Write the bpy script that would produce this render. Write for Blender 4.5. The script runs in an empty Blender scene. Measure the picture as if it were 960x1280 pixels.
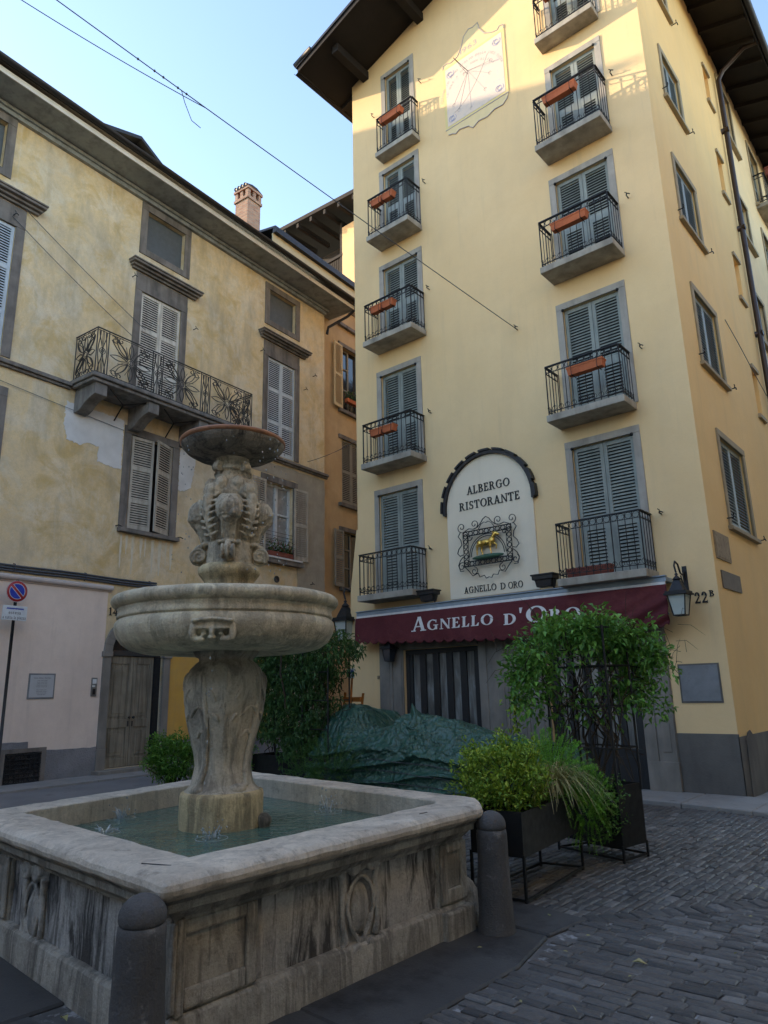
import bpy, bmesh, math, random
from mathutils import Vector, Matrix, noise as mnoise
random.seed(7)
PI = math.pi
R = math.radians
scene = bpy.context.scene
COL = scene.collection
WM = {}

def V(*a): return Vector(a)
def T(x, y, z): return Matrix.Translation((x, y, z))
def RZ(a): return Matrix.Rotation(a, 4, 'Z')
def RX(a): return Matrix.Rotation(a, 4, 'X')
def RY(a): return Matrix.Rotation(a, 4, 'Y')

# ------------------------------------------------------------------ mesh builder
class MB:
    def __init__(s, M=None):
        s.v = []; s.f = []; s.mi = []; s.sm = []
        s.M = M.copy() if M else Matrix.Identity(4)
    def add(s, vs, fs, mi=0, sm=False, M=None):
        X = s.M @ M if M else s.M
        b = len(s.v)
        s.v += [X @ Vector(p) for p in vs]
        for f in fs:
            s.f.append([b + i for i in f]); s.mi.append(mi); s.sm.append(sm)
        return s
    # facade box: u along, o outward (local -Y), z up
    def fb(s, u0, u1, o0, o1, z0, z1, mi=0, M=None):
        return s.box(u0, u1, -o1, -o0, z0, z1, mi, M)
    def box(s, x0, x1, y0, y1, z0, z1, mi=0, M=None):
        vs = [(x0,y0,z0),(x1,y0,z0),(x1,y1,z0),(x0,y1,z0),(x0,y0,z1),(x1,y0,z1),(x1,y1,z1),(x0,y1,z1)]
        fs = [(0,3,2,1),(4,5,6,7),(0,1,5,4),(1,2,6,5),(2,3,7,6),(3,0,4,7)]
        return s.add(vs, fs, mi, False, M)
    def prism(s, poly, d0, d1, mi=0, M=None):
        # poly of (u,z) facing outward (-Y); extruded from o=d0 to o=d1
        n = len(poly)
        vs = [(u, -d0, z) for u, z in poly] + [(u, -d1, z) for u, z in poly]
        fs = [list(range(n))[::-1], list(range(n, 2*n))]
        for i in range(n):
            j = (i+1) % n
            fs.append((i, j, n+j, n+i))
        return s.add(vs, fs, mi, False, M)
    def hprism(s, poly, z0, z1, mi=0, M=None):
        n = len(poly)
        vs = [(x, y, z0) for x, y in poly] + [(x, y, z1) for x, y in poly]
        fs = [list(range(n))[::-1], list(range(n, 2*n))]
        for i in range(n):
            j = (i+1) % n
            fs.append((i, j, n+j, n+i))
        return s.add(vs, fs, mi, False, M)
    def tube(s, pts, r, n=5, mi=0, M=None, closed=False, cap=True):
        pts = [Vector(p) for p in pts]
        if len(pts) < 2: return s
        m = len(pts)
        rs = r if isinstance(r, (list, tuple)) else [r]*m
        vs = []; up = None
        for i, p in enumerate(pts):
            if closed: t = pts[(i+1) % m] - pts[i-1]
            else: t = pts[min(i+1, m-1)] - pts[max(i-1, 0)]
            if t.length < 1e-9: t = Vector((0,0,1))
            t.normalize()
            if up is None:
                up = Vector((0,0,1)) if abs(t.z) < .9 else Vector((1,0,0))
            a = t.cross(up)
            if a.length < 1e-4: a = t.orthogonal()
            a.normalize(); b = a.cross(t).normalized(); up = b
            for k in range(n):
                q = 2*PI*(k+.5)/n
                vs.append(p + (a*math.cos(q) + b*math.sin(q))*rs[i])
        fs = []
        for i in range(m if closed else m-1):
            j = (i+1) % m
            for k in range(n):
                l = (k+1) % n
                fs.append((i*n+k, i*n+l, j*n+l, j*n+k))
        if cap and not closed:
            fs.append(list(range(n))); fs.append([(m-1)*n+k for k in range(n)][::-1])
        return s.add(vs, fs, mi, n > 5, M)
    def lathe(s, prof, n=32, c=(0,0), mi=0, M=None, fn=None, sm=True):
        vs = []
        for r, z in prof:
            for k in range(n):
                a = 2*PI*k/n
                rr, zz = (r, z) if fn is None else fn(r, z, a)
                vs.append((c[0]+rr*math.cos(a), c[1]+rr*math.sin(a), zz))
        fs = []
        for i in range(len(prof)-1):
            for k in range(n):
                l = (k+1) % n
                fs.append((i*n+k, i*n+l, (i+1)*n+l, (i+1)*n+k))
        if prof[0][0] > 1e-6: fs.append(list(range(n))[::-1])
        if prof[-1][0] > 1e-6: fs.append([(len(prof)-1)*n+k for k in range(n)])
        return s.add(vs, fs, mi, sm, M)
    def ell(s, c, r, n=14, m=9, mi=0, M=None):
        vs = []; fs = []
        for i in range(m+1):
            ph = -PI/2 + PI*i/m
            for k in range(n):
                a = 2*PI*k/n
                vs.append((c[0]+r[0]*math.cos(ph)*math.cos(a), c[1]+r[1]*math.cos(ph)*math.sin(a), c[2]+r[2]*math.sin(ph)))
        for i in range(m):
            for k in range(n):
                l = (k+1) % n
                fs.append((i*n+k, i*n+l, (i+1)*n+l, (i+1)*n+k))
        return s.add(vs, fs, mi, True, M)
    def grid(s, fn, nu, nv, mi=0, sm=True, M=None):
        vs = [fn(i/nu, j/nv) for j in range(nv+1) for i in range(nu+1)]
        fs = [(j*(nu+1)+i, j*(nu+1)+i+1, (j+1)*(nu+1)+i+1, (j+1)*(nu+1)+i) for j in range(nv) for i in range(nu)]
        return s.add(vs, fs, mi, sm, M)
    def build(s, name, mats, parent=None, loc=None, bevel=0, kind=None):
        if not isinstance(mats, (list, tuple)): mats = [mats]
        if parent is not None: W = WM[parent].inverted()
        elif loc is not None: W = Matrix.Translation(Vector(loc)).inverted()
        else: W = Matrix.Identity(4)
        me = bpy.data.meshes.new(name)
        me.from_pydata([W @ p for p in s.v], [], s.f)
        for m in mats: me.materials.append(m)
        me.polygons.foreach_set('material_index', s.mi)
        me.polygons.foreach_set('use_smooth', s.sm)
        me.update()
        o = bpy.data.objects.new(name, me); COL.objects.link(o)
        if parent is not None:
            o.parent = parent; WM[o] = WM[parent]
        else:
            if loc is not None: o.location = loc
            WM[o] = Matrix.Translation(Vector(loc)) if loc is not None else Matrix.Identity(4)
        if bevel:
            b = o.modifiers.new('b', 'BEVEL'); b.width = bevel; b.segments = 2; b.limit_method = 'ANGLE'
            b.angle_limit = R(40)
        if kind: o['kind'] = kind
        return o

def tag(o, label, cat, group=None):
    o['label'] = label; o['category'] = cat
    if group: o['group'] = group
    return o
def thing(name, label, cat, loc=(0,0,0), rz=0, group=None):
    o = bpy.data.objects.new(name, None); COL.objects.link(o)
    o.location = loc; o.rotation_euler = (0, 0, rz); o.empty_display_size = .2
    WM[o] = Matrix.Translation(Vector(loc)) @ RZ(rz)
    return tag(o, label, cat, group)
def clone(o, loc, label, rz=None):
    """copy a thing with its parts and sub-parts"""
    c = o.copy(); COL.objects.link(c); c.location = loc
    if rz is not None: c.rotation_euler = (0, 0, rz)
    c['label'] = label
    for ch in list(o.children):
        d = ch.copy(); COL.objects.link(d); d.parent = c
        for g in list(ch.children):
            e = g.copy(); COL.objects.link(e); e.parent = d
    return c

def lumpy(o, voxel=.014, smooth=3, disp=.01, dsize=.05):
    r = o.modifiers.new('r', 'REMESH'); r.mode = 'VOXEL'; r.voxel_size = voxel; r.use_smooth_shade = True
    sm = o.modifiers.new('s', 'SMOOTH'); sm.iterations = smooth; sm.factor = .5
    if disp:
        t = bpy.data.textures.new('clouds', 'CLOUDS'); t.noise_scale = dsize; t.noise_depth = 3
        d = o.modifiers.new('d', 'DISPLACE'); d.texture = t; d.strength = disp; d.mid_level = .5
    return o

# ------------------------------------------------------------------ glyphs
_gc = {}
def glyph_mesh(ch):
    if ch in _gc: return _gc[ch]
    cu = bpy.data.curves.new('g', 'FONT'); cu.body = ch; cu.size = 1.0; cu.resolution_u = 3
    o = bpy.data.objects.new('g', cu); COL.objects.link(o)
    dg = bpy.context.evaluated_depsgraph_get(); dg.update()
    me = o.evaluated_get(dg).to_mesh()
    vs = [tuple(v.co) for v in me.vertices]; fs = [tuple(p.vertices) for p in me.polygons]
    o.evaluated_get(dg).to_mesh_clear()
    COL.objects.unlink(o); bpy.data.objects.remove(o); bpy.data.curves.remove(cu)
    w = (max(v[0] for v in vs) + .06) if vs else .3
    _gc[ch] = (vs, fs, w)
    return _gc[ch]
def text_flat(mb, s, u, z, size, o, align='c', squash=1.0, mi=0):
    W = sum((glyph_mesh(c)[2] if c != ' ' else .3)*size*squash for c in s)
    x = u - (W/2 if align == 'c' else 0)
    for c in s:
        if c == ' ': x += .3*size*squash; continue
        vs, fs, w = glyph_mesh(c)
        mb.add([(x+v[0]*size*squash, -o, z+v[1]*size) for v in vs], fs, mi)
        x += w*size*squash
    return W
def text_arc(mb, s, cu, cz, r, a0, a1, size, o, mi=0):
    n = len(s)
    for i, c in enumerate(s):
        if c == ' ': continue
        a = a0 + (a1-a0)*(i+.5)/n
        vs, fs, w = glyph_mesh(c)
        ca, sa = math.cos(a), math.sin(a)
        # tangent direction clockwise
        tx, tz = sa, -ca
        out = []
        for v in vs:
            lx = (v[0]-w/2)*size; ly = v[1]*size
            out.append((cu + ca*(r+ly) + tx*lx, -o, cz + sa*(r+ly) + tz*lx))
        mb.add(out, fs, mi)

# serif capitals: each glyph = list of polygons in a cap height of 1; thick / thin strokes
def serif_polys(ch, K=.2, k=.075):
    P = []
    def rect(x0, y0, x1, y1): P.append([(x0,y0),(x1,y0),(x1,y1),(x0,y1)])
    def diag(xa, ya, xb, yb, w): P.append([(xa,ya),(xa+w,ya),(xb+w,yb),(xb,yb)])
    def serif(xc, y, w): rect(xc-w/2, y, xc+w/2, y+k*.85)
    def arc(cx, cy, rx, ry, tx, ty, a0, a1, n=20):
        for i in range(n):
            p = R(a0+(a1-a0)*i/n); q = R(a0+(a1-a0)*(i+1)/n)
            P.append([(cx+rx*math.cos(p), cy+ry*math.sin(p)), (cx+rx*math.cos(q), cy+ry*math.sin(q)),
                      (cx+(rx-tx)*math.cos(q), cy+(ry-ty)*math.sin(q)), (cx+(rx-tx)*math.cos(p), cy+(ry-ty)*math.sin(p))])
    top = 1-k*.85
    if ch == 'A':
        diag(.08, 0, .40, 1, k*1.2); diag(.66-.0, 0, .36, 1, K); rect(.2, .28, .72, .28+k)
        serif(.12, 0, .3); serif(.76, 0, .38); return P, .92
    if ch == 'B':
        rect(.1, 0, .1+K, 1); arc(.36, .76, .3, .24, K*.95, k, -90, 90); arc(.38, .27, .36, .27, K, k, -90, 90)
        rect(.02, 0, .4, k); rect(.02, 1-k, .38, 1); rect(.2, .5, .4, .5+k); return P, .8
    if ch == 'D':
        rect(.1, 0, .1+K, 1); arc(.36, .5, .5, .5, K, k, -90, 90); rect(.02, 0, .4, k); rect(.02, 1-k, .4, 1); return P, .94
    if ch == 'E':
        rect(.1, 0, .1+K, 1); rect(.02, 0, .66, k); rect(.02, 1-k, .62, 1); rect(.2, .48, .5, .48+k)
        P.append([(.66,0),(.7,.27),(.63,.27),(.5,k)]); P.append([(.62,1),(.5,1-k),(.6,.76),(.66,.76)])
        rect(.46, .4, .52, .62); return P, .76
    if ch == 'G':
        arc(.5, .5, .47, .51, K, k, 55, 322, 26); rect(.7, .04, .7+K*.9, .46); rect(.58, .42, .98, .42+k)
        P.append([(.76,.93),(.82,.98),(.82,.68),(.76,.72)]); return P, 1.0
    if ch == 'I':
        rect(.12, 0, .12+K, 1); serif(.12+K/2, 0, .36); serif(.12+K/2, top, .36); return P, .46
    if ch == 'L':
        rect(.1, 0, .1+K, 1); serif(.1+K/2, top, .36); rect(.02, 0, .62, k); P.append([(.62,0),(.67,.3),(.6,.3),(.46,k)]); return P, .72
    if ch == 'N':
        rect(.14, 0, .14+k, 1); rect(.8, 0, .8+k, 1); diag(.74, 0, .08, 1, K); serif(.18, 0, .32); serif(.84, top, .3); return P, 1.0
    if ch == 'O':
        arc(.5, .5, .48, .51, K, k, 0, 360, 36); return P, 1.0
    if ch == 'R':
        rect(.1, 0, .1+K, 1); arc(.36, .74, .32, .26, K*.95, k, -90, 90); rect(.02, 1-k, .4, 1); rect(.2, .48, .4, .48+k)
        diag(.66, 0, .38, .5, K); serif(.1+K/2, 0, .36); serif(.8, 0, .22); return P, .92
    if ch == 'S':
        arc(.36, .74, .28, .27, K*.8, k, 40, 250, 16); arc(.36, .27, .3, .28, K*.85, k, -140, 70, 16)
        P.append([(.14,.62),(.2,.47),(.62,.36),(.5,.54)])
        P.append([(.56,.95),(.62,1),(.62,.7),(.56,.74)]); P.append([(.06,.3),(.12,.26),(.12,.04),(.06,0)]); return P, .74
    if ch == 'T':
        rect(.32, 0, .32+K, 1); rect(.02, 1-k, .82, 1); serif(.32+K/2, 0, .38)
        P.append([(.02,1),(.02,.7),(.08,.7),(.16,1-k)]); P.append([(.82,1),(.7,1-k),(.76,.7),(.82,.7)]); return P, .86
    if ch == "'":
        P.append([(.06,1.0),(.09,.66),(.15,.66),(.22,1.0)]); return P, .3
    if ch == '2':
        arc(.34, .7, .3, .3, K, k, -20, 185, 16); P.append([(.44,.55),(.62,.6),(.24,k),(.04,k)]); rect(.04, 0, .66, k*1.5)
        rect(.6, 0, .66, .24); return P, .74
    if ch == '1':
        rect(.16, 0, .16+K, 1); serif(.16+K/2, 0, .4); P.append([(.16,1),(.16,.84),(.02,.78),(.02,.83)]); return P, .5
    if ch == '4':
        rect(.42, 0, .42+K, 1); rect(.02, .25, .74, .25+k*1.4); P.append([(.02,.25),(.12,.25),(.5,1),(.42,1)]); serif(.42+K/2, 0, .36); return P, .78
    return P, .4
def serif_text(mb, s, u, z, h, o, W=None, K=.2, k=.075, sizes=None, d=.012, xf=None, mi=0, gap=.08, base=None):
    """W: total width to fill.  xf maps (u, z, o) to a local point"""
    sizes = sizes or [1]*len(s)
    tot = 0; adv = []
    for c, sc in zip(s, sizes):
        w = .42 if c == ' ' else serif_polys(c, K, k)[1] + gap
        adv.append(w*h*sc); tot += w*h*sc
    sq = (W/tot) if W else 1
    x = u; e = 0
    xf = xf or (lambda a, b, c: (a, -c, b))
    for c, sc, w in zip(s, sizes, adv):
        if c != ' ':
            P, _ = serif_polys(c, K, k)
            for p in P:
                e = (e + 1) % 9
                ar = sum(p[i][0]*p[(i+1) % len(p)][1] - p[(i+1) % len(p)][0]*p[i][1] for i in range(len(p)))
                if ar < 0: p = p[::-1]
                dy = 0
                q = [(x + a*h*sc*sq, z + b*h*sc) for a, b in p]
                n = len(q); od = o + d + e*.0003
                vs = [xf(a, b, o) for a, b in q] + [xf(a, b, od) for a, b in q]
                fs = [list(range(n, 2*n))] + [(i, (i+1) % n, n+(i+1) % n, n+i) for i in range(n)]
                mb.add(vs, fs, mi)
        x += w*sq
    return x - u

# ------------------------------------------------------------------ materials
class NT:
    def __init__(s, name):
        s.m = bpy.data.materials.new(name); s.m.use_nodes = True
        s.t = s.m.node_tree; s.t.nodes.clear()
        s.out = s.t.nodes.new('ShaderNodeOutputMaterial')
        s.b = s.t.nodes.new('ShaderNodeBsdfPrincipled')
        s.t.links.new(s.b.outputs[0], s.out.inputs[0])
        s.tc = s.t.nodes.new('ShaderNodeTexCoord')
        s.P = s.tc.outputs['Object']
    def n(s, typ, **kw):
        x = s.t.nodes.new('ShaderNode'+typ)
        for k, v in kw.items(): setattr(x, k, v)
        return x
    def put(s, inp, v):
        if v is None: return
        if isinstance(v, bpy.types.NodeSocket): s.t.links.new(v, inp)
        elif isinstance(v, (tuple, list)) and len(v) == 3 and inp.type == 'RGBA': inp.default_value = (*v, 1)
        else: inp.default_value = v
    def map(s, sc, vec=None, loc=(0,0,0)):
        x = s.n('Mapping'); s.put(x.inputs['Vector'], vec or s.P)
        x.inputs['Scale'].default_value = sc if isinstance(sc, (tuple, list)) else (sc,)*3
        x.inputs['Location'].default_value = loc
        return x.outputs[0]
    def noise(s, scale=5, detail=4, rough=.55, vec=None, dist=0):
        x = s.n('TexNoise'); s.put(x.inputs['Vector'], vec or s.P)
        x.inputs['Scale'].default_value = scale; x.inputs['Detail'].default_value = detail
        x.inputs['Roughness'].default_value = rough; x.inputs['Distortion'].default_value = dist
        return x.outputs['Fac']
    def vor(s, scale, vec=None, feature='F1', rnd=1):
        x = s.n('TexVoronoi', feature=feature); s.put(x.inputs['Vector'], vec or s.P)
        x.inputs['Scale'].default_value = scale; x.inputs['Randomness'].default_value = rnd
        return x
    def ramp(s, fac, st, interp='LINEAR'):
        x = s.n('ValToRGB'); s.put(x.inputs[0], fac); cr = x.color_ramp; cr.interpolation = interp
        while len(cr.elements) < len(st): cr.elements.new(.5)
        for e, (p, c) in zip(cr.elements, st):
            e.position = p; e.color = (*c, 1) if isinstance(c, (tuple, list)) else (c, c, c, 1)
        return x.outputs[0]
    def mix(s, f, a, b, typ='MIX'):
        x = s.n('Mix', data_type='RGBA', blend_type=typ)
        s.put(x.inputs[0], f); s.put(x.inputs[6], a); s.put(x.inputs[7], b)
        return x.outputs[2]
    def mth(s, op, a, b=None, c=None):
        x = s.n('Math', operation=op); s.put(x.inputs[0], a)
        if b is not None: s.put(x.inputs[1], b)
        if c is not None: s.put(x.inputs[2], c)
        return x.outputs[0]
    def sep(s, vec=None):
        x = s.n('SeparateXYZ'); s.put(x.inputs[0], vec or s.P); return x.outputs
    def island(s):
        return s.n('NewGeometry').outputs['Random Per Island']
    def bump(s, h, st=.3, dist=.02):
        x = s.n('Bump'); s.put(x.inputs['Height'], h); x.inputs['Strength'].default_value = st
        x.inputs['Distance'].default_value = dist; s.t.links.new(x.outputs[0], s.b.inputs['Normal'])
    def fin(s, col, rough=.85, metal=0, spec=.3):
        s.put(s.b.inputs['Base Color'], col); s.put(s.b.inputs['Roughness'], rough)
        s.b.inputs['Metallic'].default_value = metal; s.b.inputs['Specular IOR Level'].default_value = spec
        return s.m

def surf(name, c1, c2=None, scale=3, rough=.85, bump=.25, bs=40, bd=.006, metal=0, spec=.3, streak=None, spots=None, fine=.0):
    t = NT(name); c2 = c2 or tuple(x*.75 for x in c1)
    col = t.ramp(t.noise(scale, 6, .6), [(.3, c2), (.7, c1)])
    if streak:
        sc, amt, xs, zs = streak
        f = t.ramp(t.noise(1, 5, .6, t.map((xs, xs, zs))), [(.45, 0), (.72, amt)])
        col = t.mix(f, col, sc)
    if spots:
        sc, lo, hi, ss = spots
        col = t.mix(t.ramp(t.noise(ss, 7, .7), [(lo, 0), (hi, 1)]), col, sc)
    if fine:
        col = t.mix(t.ramp(t.noise(bs*2, 3, .6), [(.3, 0), (.75, fine)]), col, tuple(x*.4 for x in c1))
    if bump: t.bump(t.noise(bs, 5, .6), bump, bd)
    return t.fin(col, rough, metal, spec)
def plain(name, c, rough=.6, metal=0, spec=.4, bump=.08):
    t = NT(name)
    col = t.ramp(t.noise(9, 5, .6), [(.25, tuple(x*.78 for x in c)), (.75, c)])
    t.bump(t.noise(70, 3, .5), bump, .003)
    return t.fin(col, t.ramp(t.noise(14, 4, .6), [(.3, rough*.8), (.7, min(1, rough*1.15))]), metal, spec)
def leafmat(name, cs, rough=.45, trans=.25):
    t = NT(name)
    n = len(cs)
    col = t.ramp(t.island(), [(i/(n-1), c) for i, c in enumerate(cs)])
    col = t.mix(t.ramp(t.noise(25, 3), [(.35, 0), (.7, .5)]), col, tuple(x*.6 for x in cs[0]))
    t.fin(col, rough, 0, .35)
    tr = t.n('BsdfTranslucent'); t.put(tr.inputs[0], t.mix(.5, col, (.25, .32, .04)))
    mx = t.n('MixShader'); mx.inputs[0].default_value = trans
    t.t.links.new(t.b.outputs[0], mx.inputs[1]); t.t.links.new(tr.outputs[0], mx.inputs[2])
    t.t.links.new(mx.outputs[0], t.out.inputs[0])
    return t.m

def leaf(mb, p, d, s, w=.42, mi=0, up=None, fold=.18):
    """a folded leaf at p pointing along d"""
    d = d.normalized(); a = d.cross(up or Vector((random.uniform(-.4,.4), random.uniform(-.4,.4), 1)))
    if a.length < 1e-3: a = d.orthogonal()
    a.normalize(); nrm = a.cross(d)
    q = p + d*s*.45
    mb.add([p, q + a*s*w*.5 + nrm*s*fold, p + d*s - nrm*s*.1, q - a*s*w*.5 + nrm*s*fold, q],
           [(0, 4, 1), (4, 2, 1), (0, 3, 4), (4, 3, 2)], mi, False)
def rdir(zb=0):
    while True:
        v = Vector((random.uniform(-1,1), random.uniform(-1,1), random.uniform(-1,1)))
        if .05 < v.length < 1: break
    v.normalize(); v.z += zb
    return v.normalized()
SKY, SUN, EXPO = .15, 2.1, 2.02
# ------------------------------------------------------------------ materials of the place
def plaster(name, c1, c2, stain, grime, sc=.55):
    t = NT(name)
    big = t.noise(sc, 7, .62, dist=.4)
    col = t.ramp(big, [(.3, c2), (.62, c1)])
    mid = t.ramp(t.noise(2.3, 8, .68), [(.42, 0), (.75, .55)])
    col = t.mix(mid, col, stain)
    # faint repaired areas and rain marks
    col = t.mix(t.ramp(t.noise(.33, 5, .6, t.map(1, loc=(9.1,3.3,5.7)), .7), [(.545, 0), (.56, .22)]), col, c2)
    col = t.mix(t.ramp(t.noise(1, 7, .7, t.map((4.5, 4.5, .35), loc=(2.2,8.1,.4))), [(.56, 0), (.74, .3)]), col, grime)
    col = t.mix(t.ramp(t.noise(1, 6, .62, t.map((1.6, 1.6, .3))), [(.5, 0), (.8, .28)]), col, grime)
    col = t.mix(t.ramp(t.noise(38, 4, .7), [(.4, 0), (.8, .16)]), col, grime)
    t.bump(t.mth('ADD', t.noise(90, 4, .6), t.mth('MULTIPLY', t.noise(7, 5, .6), 2.2)), .22, .008)
    return t.fin(col, .92, 0, .15)
M = {}
M['front'] = plaster('front_plaster', (.81,.60,.33), (.77,.555,.29), (.73,.53,.29), (.56,.43,.27))
M['side'] = plaster('bounce_tinted_plaster', (.81,.56,.25), (.76,.51,.22), (.73,.51,.25), (.57,.42,.22))  # wall paint deepened to orange for the warm light bounced onto it
M['next'] = plaster('next_plaster', (.78,.60,.35), (.72,.54,.29), (.62,.5,.3), (.45,.37,.24))
M['orange'] = plaster('orange_plaster', (.62,.445,.25), (.53,.36,.19), (.44,.30,.17), (.28,.21,.14), .9)
M['farwall'] = plaster('far_plaster', (.80,.56,.30), (.72,.47,.24), (.62,.42,.24), (.5,.36,.22))
M['pink'] = plaster('pink_plaster', (.82,.69,.585), (.75,.62,.525), (.66,.55,.47), (.46,.39,.34), 1.1)
M['ochre'] = plaster('ochre_plaster', (.66,.40,.09), (.58,.34,.08), (.5,.33,.14), (.34,.25,.13), 1.5)
M['signwall'] = plaster('sign_plaster', (.82,.725,.56), (.78,.685,.525), (.74,.645,.49), (.6,.53,.41))
M['rear_bounce'] = plaster('rear_bounce_plaster', (.72,.62,.46), (.66,.55,.4), (.6,.5,.36), (.42,.36,.26))  # pale tone so the unseen rear house bounces more light

M['street_bounce'] = plaster('street_bounce_plaster', (.80,.68,.48), (.76,.62,.42), (.6,.48,.32), (.42,.34,.24))  # warm pale tone so the unseen street house bounces light
def left_plaster():
    t = NT('left_plaster')
    nz = t.noise(.62, 9, .62, dist=.5)
    col = t.ramp(nz, [(.30, (.60,.49,.34)), (.42, (.72,.58,.37)), (.52, (.78,.605,.345)), (.62, (.80,.675,.48)), (.74, (.69,.565,.40))])
    # brownish damp areas with soft edges
    col = t.mix(t.ramp(t.noise(.95, 8, .68, t.map(1, loc=(4.7,1.2,3.3)), .8), [(.50, 0), (.64, .75)]), col, (.60,.415,.16))
    # old pale limewash
    col = t.mix(t.ramp(t.noise(1.25, 9, .7, t.map(1, loc=(1.3,7.7,2.2)), .6), [(.50, 0), (.68, .6)]), col, (.76,.71,.58))
    col = t.mix(t.ramp(t.noise(1, 8, .68, t.map((1.5, 1.5, .45))), [(.50, 0), (.70, .6)]), col, (.36,.30,.20))
    col = t.mix(t.ramp(t.noise(1, 3, .5, t.map((9, 9, .3))), [(.64, 0), (.76, .3)]), col, (.74,.70,.60))
    col = t.mix(t.ramp(t.noise(6, 8, .75), [(.45, 0), (.72, .4)]), col, (.44,.37,.25))
    col = t.mix(t.ramp(t.noise(45, 5, .75), [(.42, 0), (.8, .3)]), col, (.3,.25,.17))
    t.bump(t.mth('ADD', t.noise(80, 5, .65), t.mth('MULTIPLY', t.noise(5, 7, .65), 3)), .4, .012)
    return t.fin(col, .94, 0, .12)
M['left'] = left_plaster()
M['greyplaster'] = plaster('grey_render', (.46,.42,.34), (.34,.31,.25), (.28,.25,.20), (.19,.17,.135), 1.4)
M['paleplaster'] = surf('bare_plaster', (.74,.73,.71), (.58,.565,.54), 2, .95, .3, 60)
M['dado'] = surf('dado_cement', (.17,.16,.145), (.10,.095,.088), 1.2, .9, .5, 45, .01, streak=((.05,.05,.05), .6, 2, .5))
M['dadol'] = surf('rough_cement', (.28,.28,.29), (.16,.16,.17), 1.5, .95, 1.0, 30, .03)
M['surround'] = surf('stone_surround', (.42,.39,.34), (.32,.295,.255), 3, .9, .2, 70, .004, streak=((.13,.125,.115), .5, 4, .7))
M['surroundl'] = surf('dark_surround', (.25,.222,.195), (.155,.138,.122), 3, .9, .3, 60, .006, streak=((.07,.065,.06), .8, 4, .6))
M['paint_sur'] = surf('side_surround', (.36,.30,.20), (.27,.22,.14), 3, .9, .2, 70, .004)
M['shut'] = surf('blue_grey_shutter_paint', (.28,.31,.28), (.22,.245,.225), 5, .55, .1, 60, .002, streak=((.06,.075,.08), .4, 8, 1))
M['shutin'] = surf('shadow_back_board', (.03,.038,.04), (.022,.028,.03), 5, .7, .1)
M['shutw'] = surf('old_cream_shutter_paint', (.74,.70,.61), (.56,.52,.44), 6, .7, .15, 60, .003, streak=((.25,.22,.18), .6, 9, .8))
M['shutt'] = surf('taupe_shutter_paint', (.52,.475,.40), (.40,.36,.295), 6, .7, .15, 60, .003, streak=((.16,.14,.11), .6, 9, .8))
M['shutb'] = surf('pale_blue_shutter_paint', (.58,.64,.68), (.47,.52,.56), 6, .6, .12, 60, .003, streak=((.22,.24,.26), .4, 9, .8))
M['shutg'] = surf('grey_green_shutter', (.30,.28,.23), (.22,.2,.165), 6, .7, .12, 60, .003)
M['shuty'] = surf('cream_shutter_paint', (.66,.52,.30), (.55,.43,.25), 6, .7, .12, 60, .003)  # cream tone on the upper shutters of the alley house
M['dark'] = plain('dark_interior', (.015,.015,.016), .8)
M['blind'] = plain('grey_blind', (.10,.115,.125), .55)
M['iron'] = plain('wrought_iron', (.022,.023,.026), .55, .3, .4)
M['irong'] = plain('weathered_iron', (.06,.058,.056), .7, .2, .3)
M['slab'] = surf('balcony_concrete', (.44,.405,.34), (.28,.255,.21), 3, .9, .4, 50, .006, streak=((.12,.11,.10), .6, 4, 1.2))
M['slabl'] = surf('old_balcony_stone', (.27,.255,.24), (.16,.15,.14), 3, .92, .6, 40, .012, streak=((.05,.048,.045), .7, 5, 1))
M['terra'] = surf('terracotta', (.50,.15,.06), (.38,.105,.045), 6, .8, .2, 60, .003)
M['terrad'] = surf('old_dark_terracotta', (.24,.075,.05), (.17,.05,.04), 6, .8, .2, 60, .003)
M['soil'] = surf('soil', (.035,.025,.018), (.02,.014,.01), 12, 1, .8, 60, .02)
M['eave'] = surf('dark_eave_boards', (.022,.018,.016), (.013,.011,.010), 2, .8, .3, 30, .006, streak=((.02,.016,.014), .6, 8, .6))
M['soffit'] = surf('grey_soffit_paint', (.36,.385,.385), (.26,.28,.28), 1.4, .8, .2, 30, .004, streak=((.07,.07,.065), .5, 5, 5))
M['fascia'] = surf('pale_fascia', (.78,.76,.70), (.62,.60,.54), 3, .7, .1)
M['gutter'] = plain('dark_gutter_sheet', (.038,.036,.038), .5, .4)
M['tile'] = surf('roof_tiles', (.22,.12,.075), (.11,.07,.055), 4, .9, .5, 20, .02, spots=((.06,.06,.045), .5, .7, 6))
M['wood'] = surf('weathered_door_wood', (.30,.27,.205), (.18,.16,.12), 2, .75, .3, 30, .004, streak=((.06,.052,.04), .8, 14, .7))
M['pietra'] = surf('grey_pilaster_stone', (.28,.258,.225), (.195,.18,.157), 2, .88, .3, 60, .005, streak=((.08,.078,.072), .5, 3, .8))
M['darkpaint'] = plain('shop_dark_paint', (.030,.030,.031), .5)
M['awning'] = None
M['cassette'] = plain('awning_cassette', (.30,.37,.44), .4, .2)
M['white'] = plain('white_paint', (.78,.77,.75), .6)
M['black'] = plain('black_paint', (.018,.018,.019), .5)
M['blackpl'] = plain('black_plastic', (.016,.016,.018), .45)
M['planter'] = plain('black_steel', (.009,.0092,.0095), .6, 0)
M['bronze'] = surf('dark_lettering', (.03,.03,.03), (.02,.02,.02), 6, .6, .1)
M['gold'] = plain('gilded_metal', (.80,.52,.12), .28, .85, .5)
M['greenpaint'] = plain('green_mound_paint', (.05,.12,.07), .6)
M['bollard'] = surf('bollard_stone', (.135,.13,.128), (.075,.073,.074), 3, .8, .7, 60, .010, spots=((.24,.23,.22), .60, .70, 9), fine=.5)
M['brick'] = None
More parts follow.
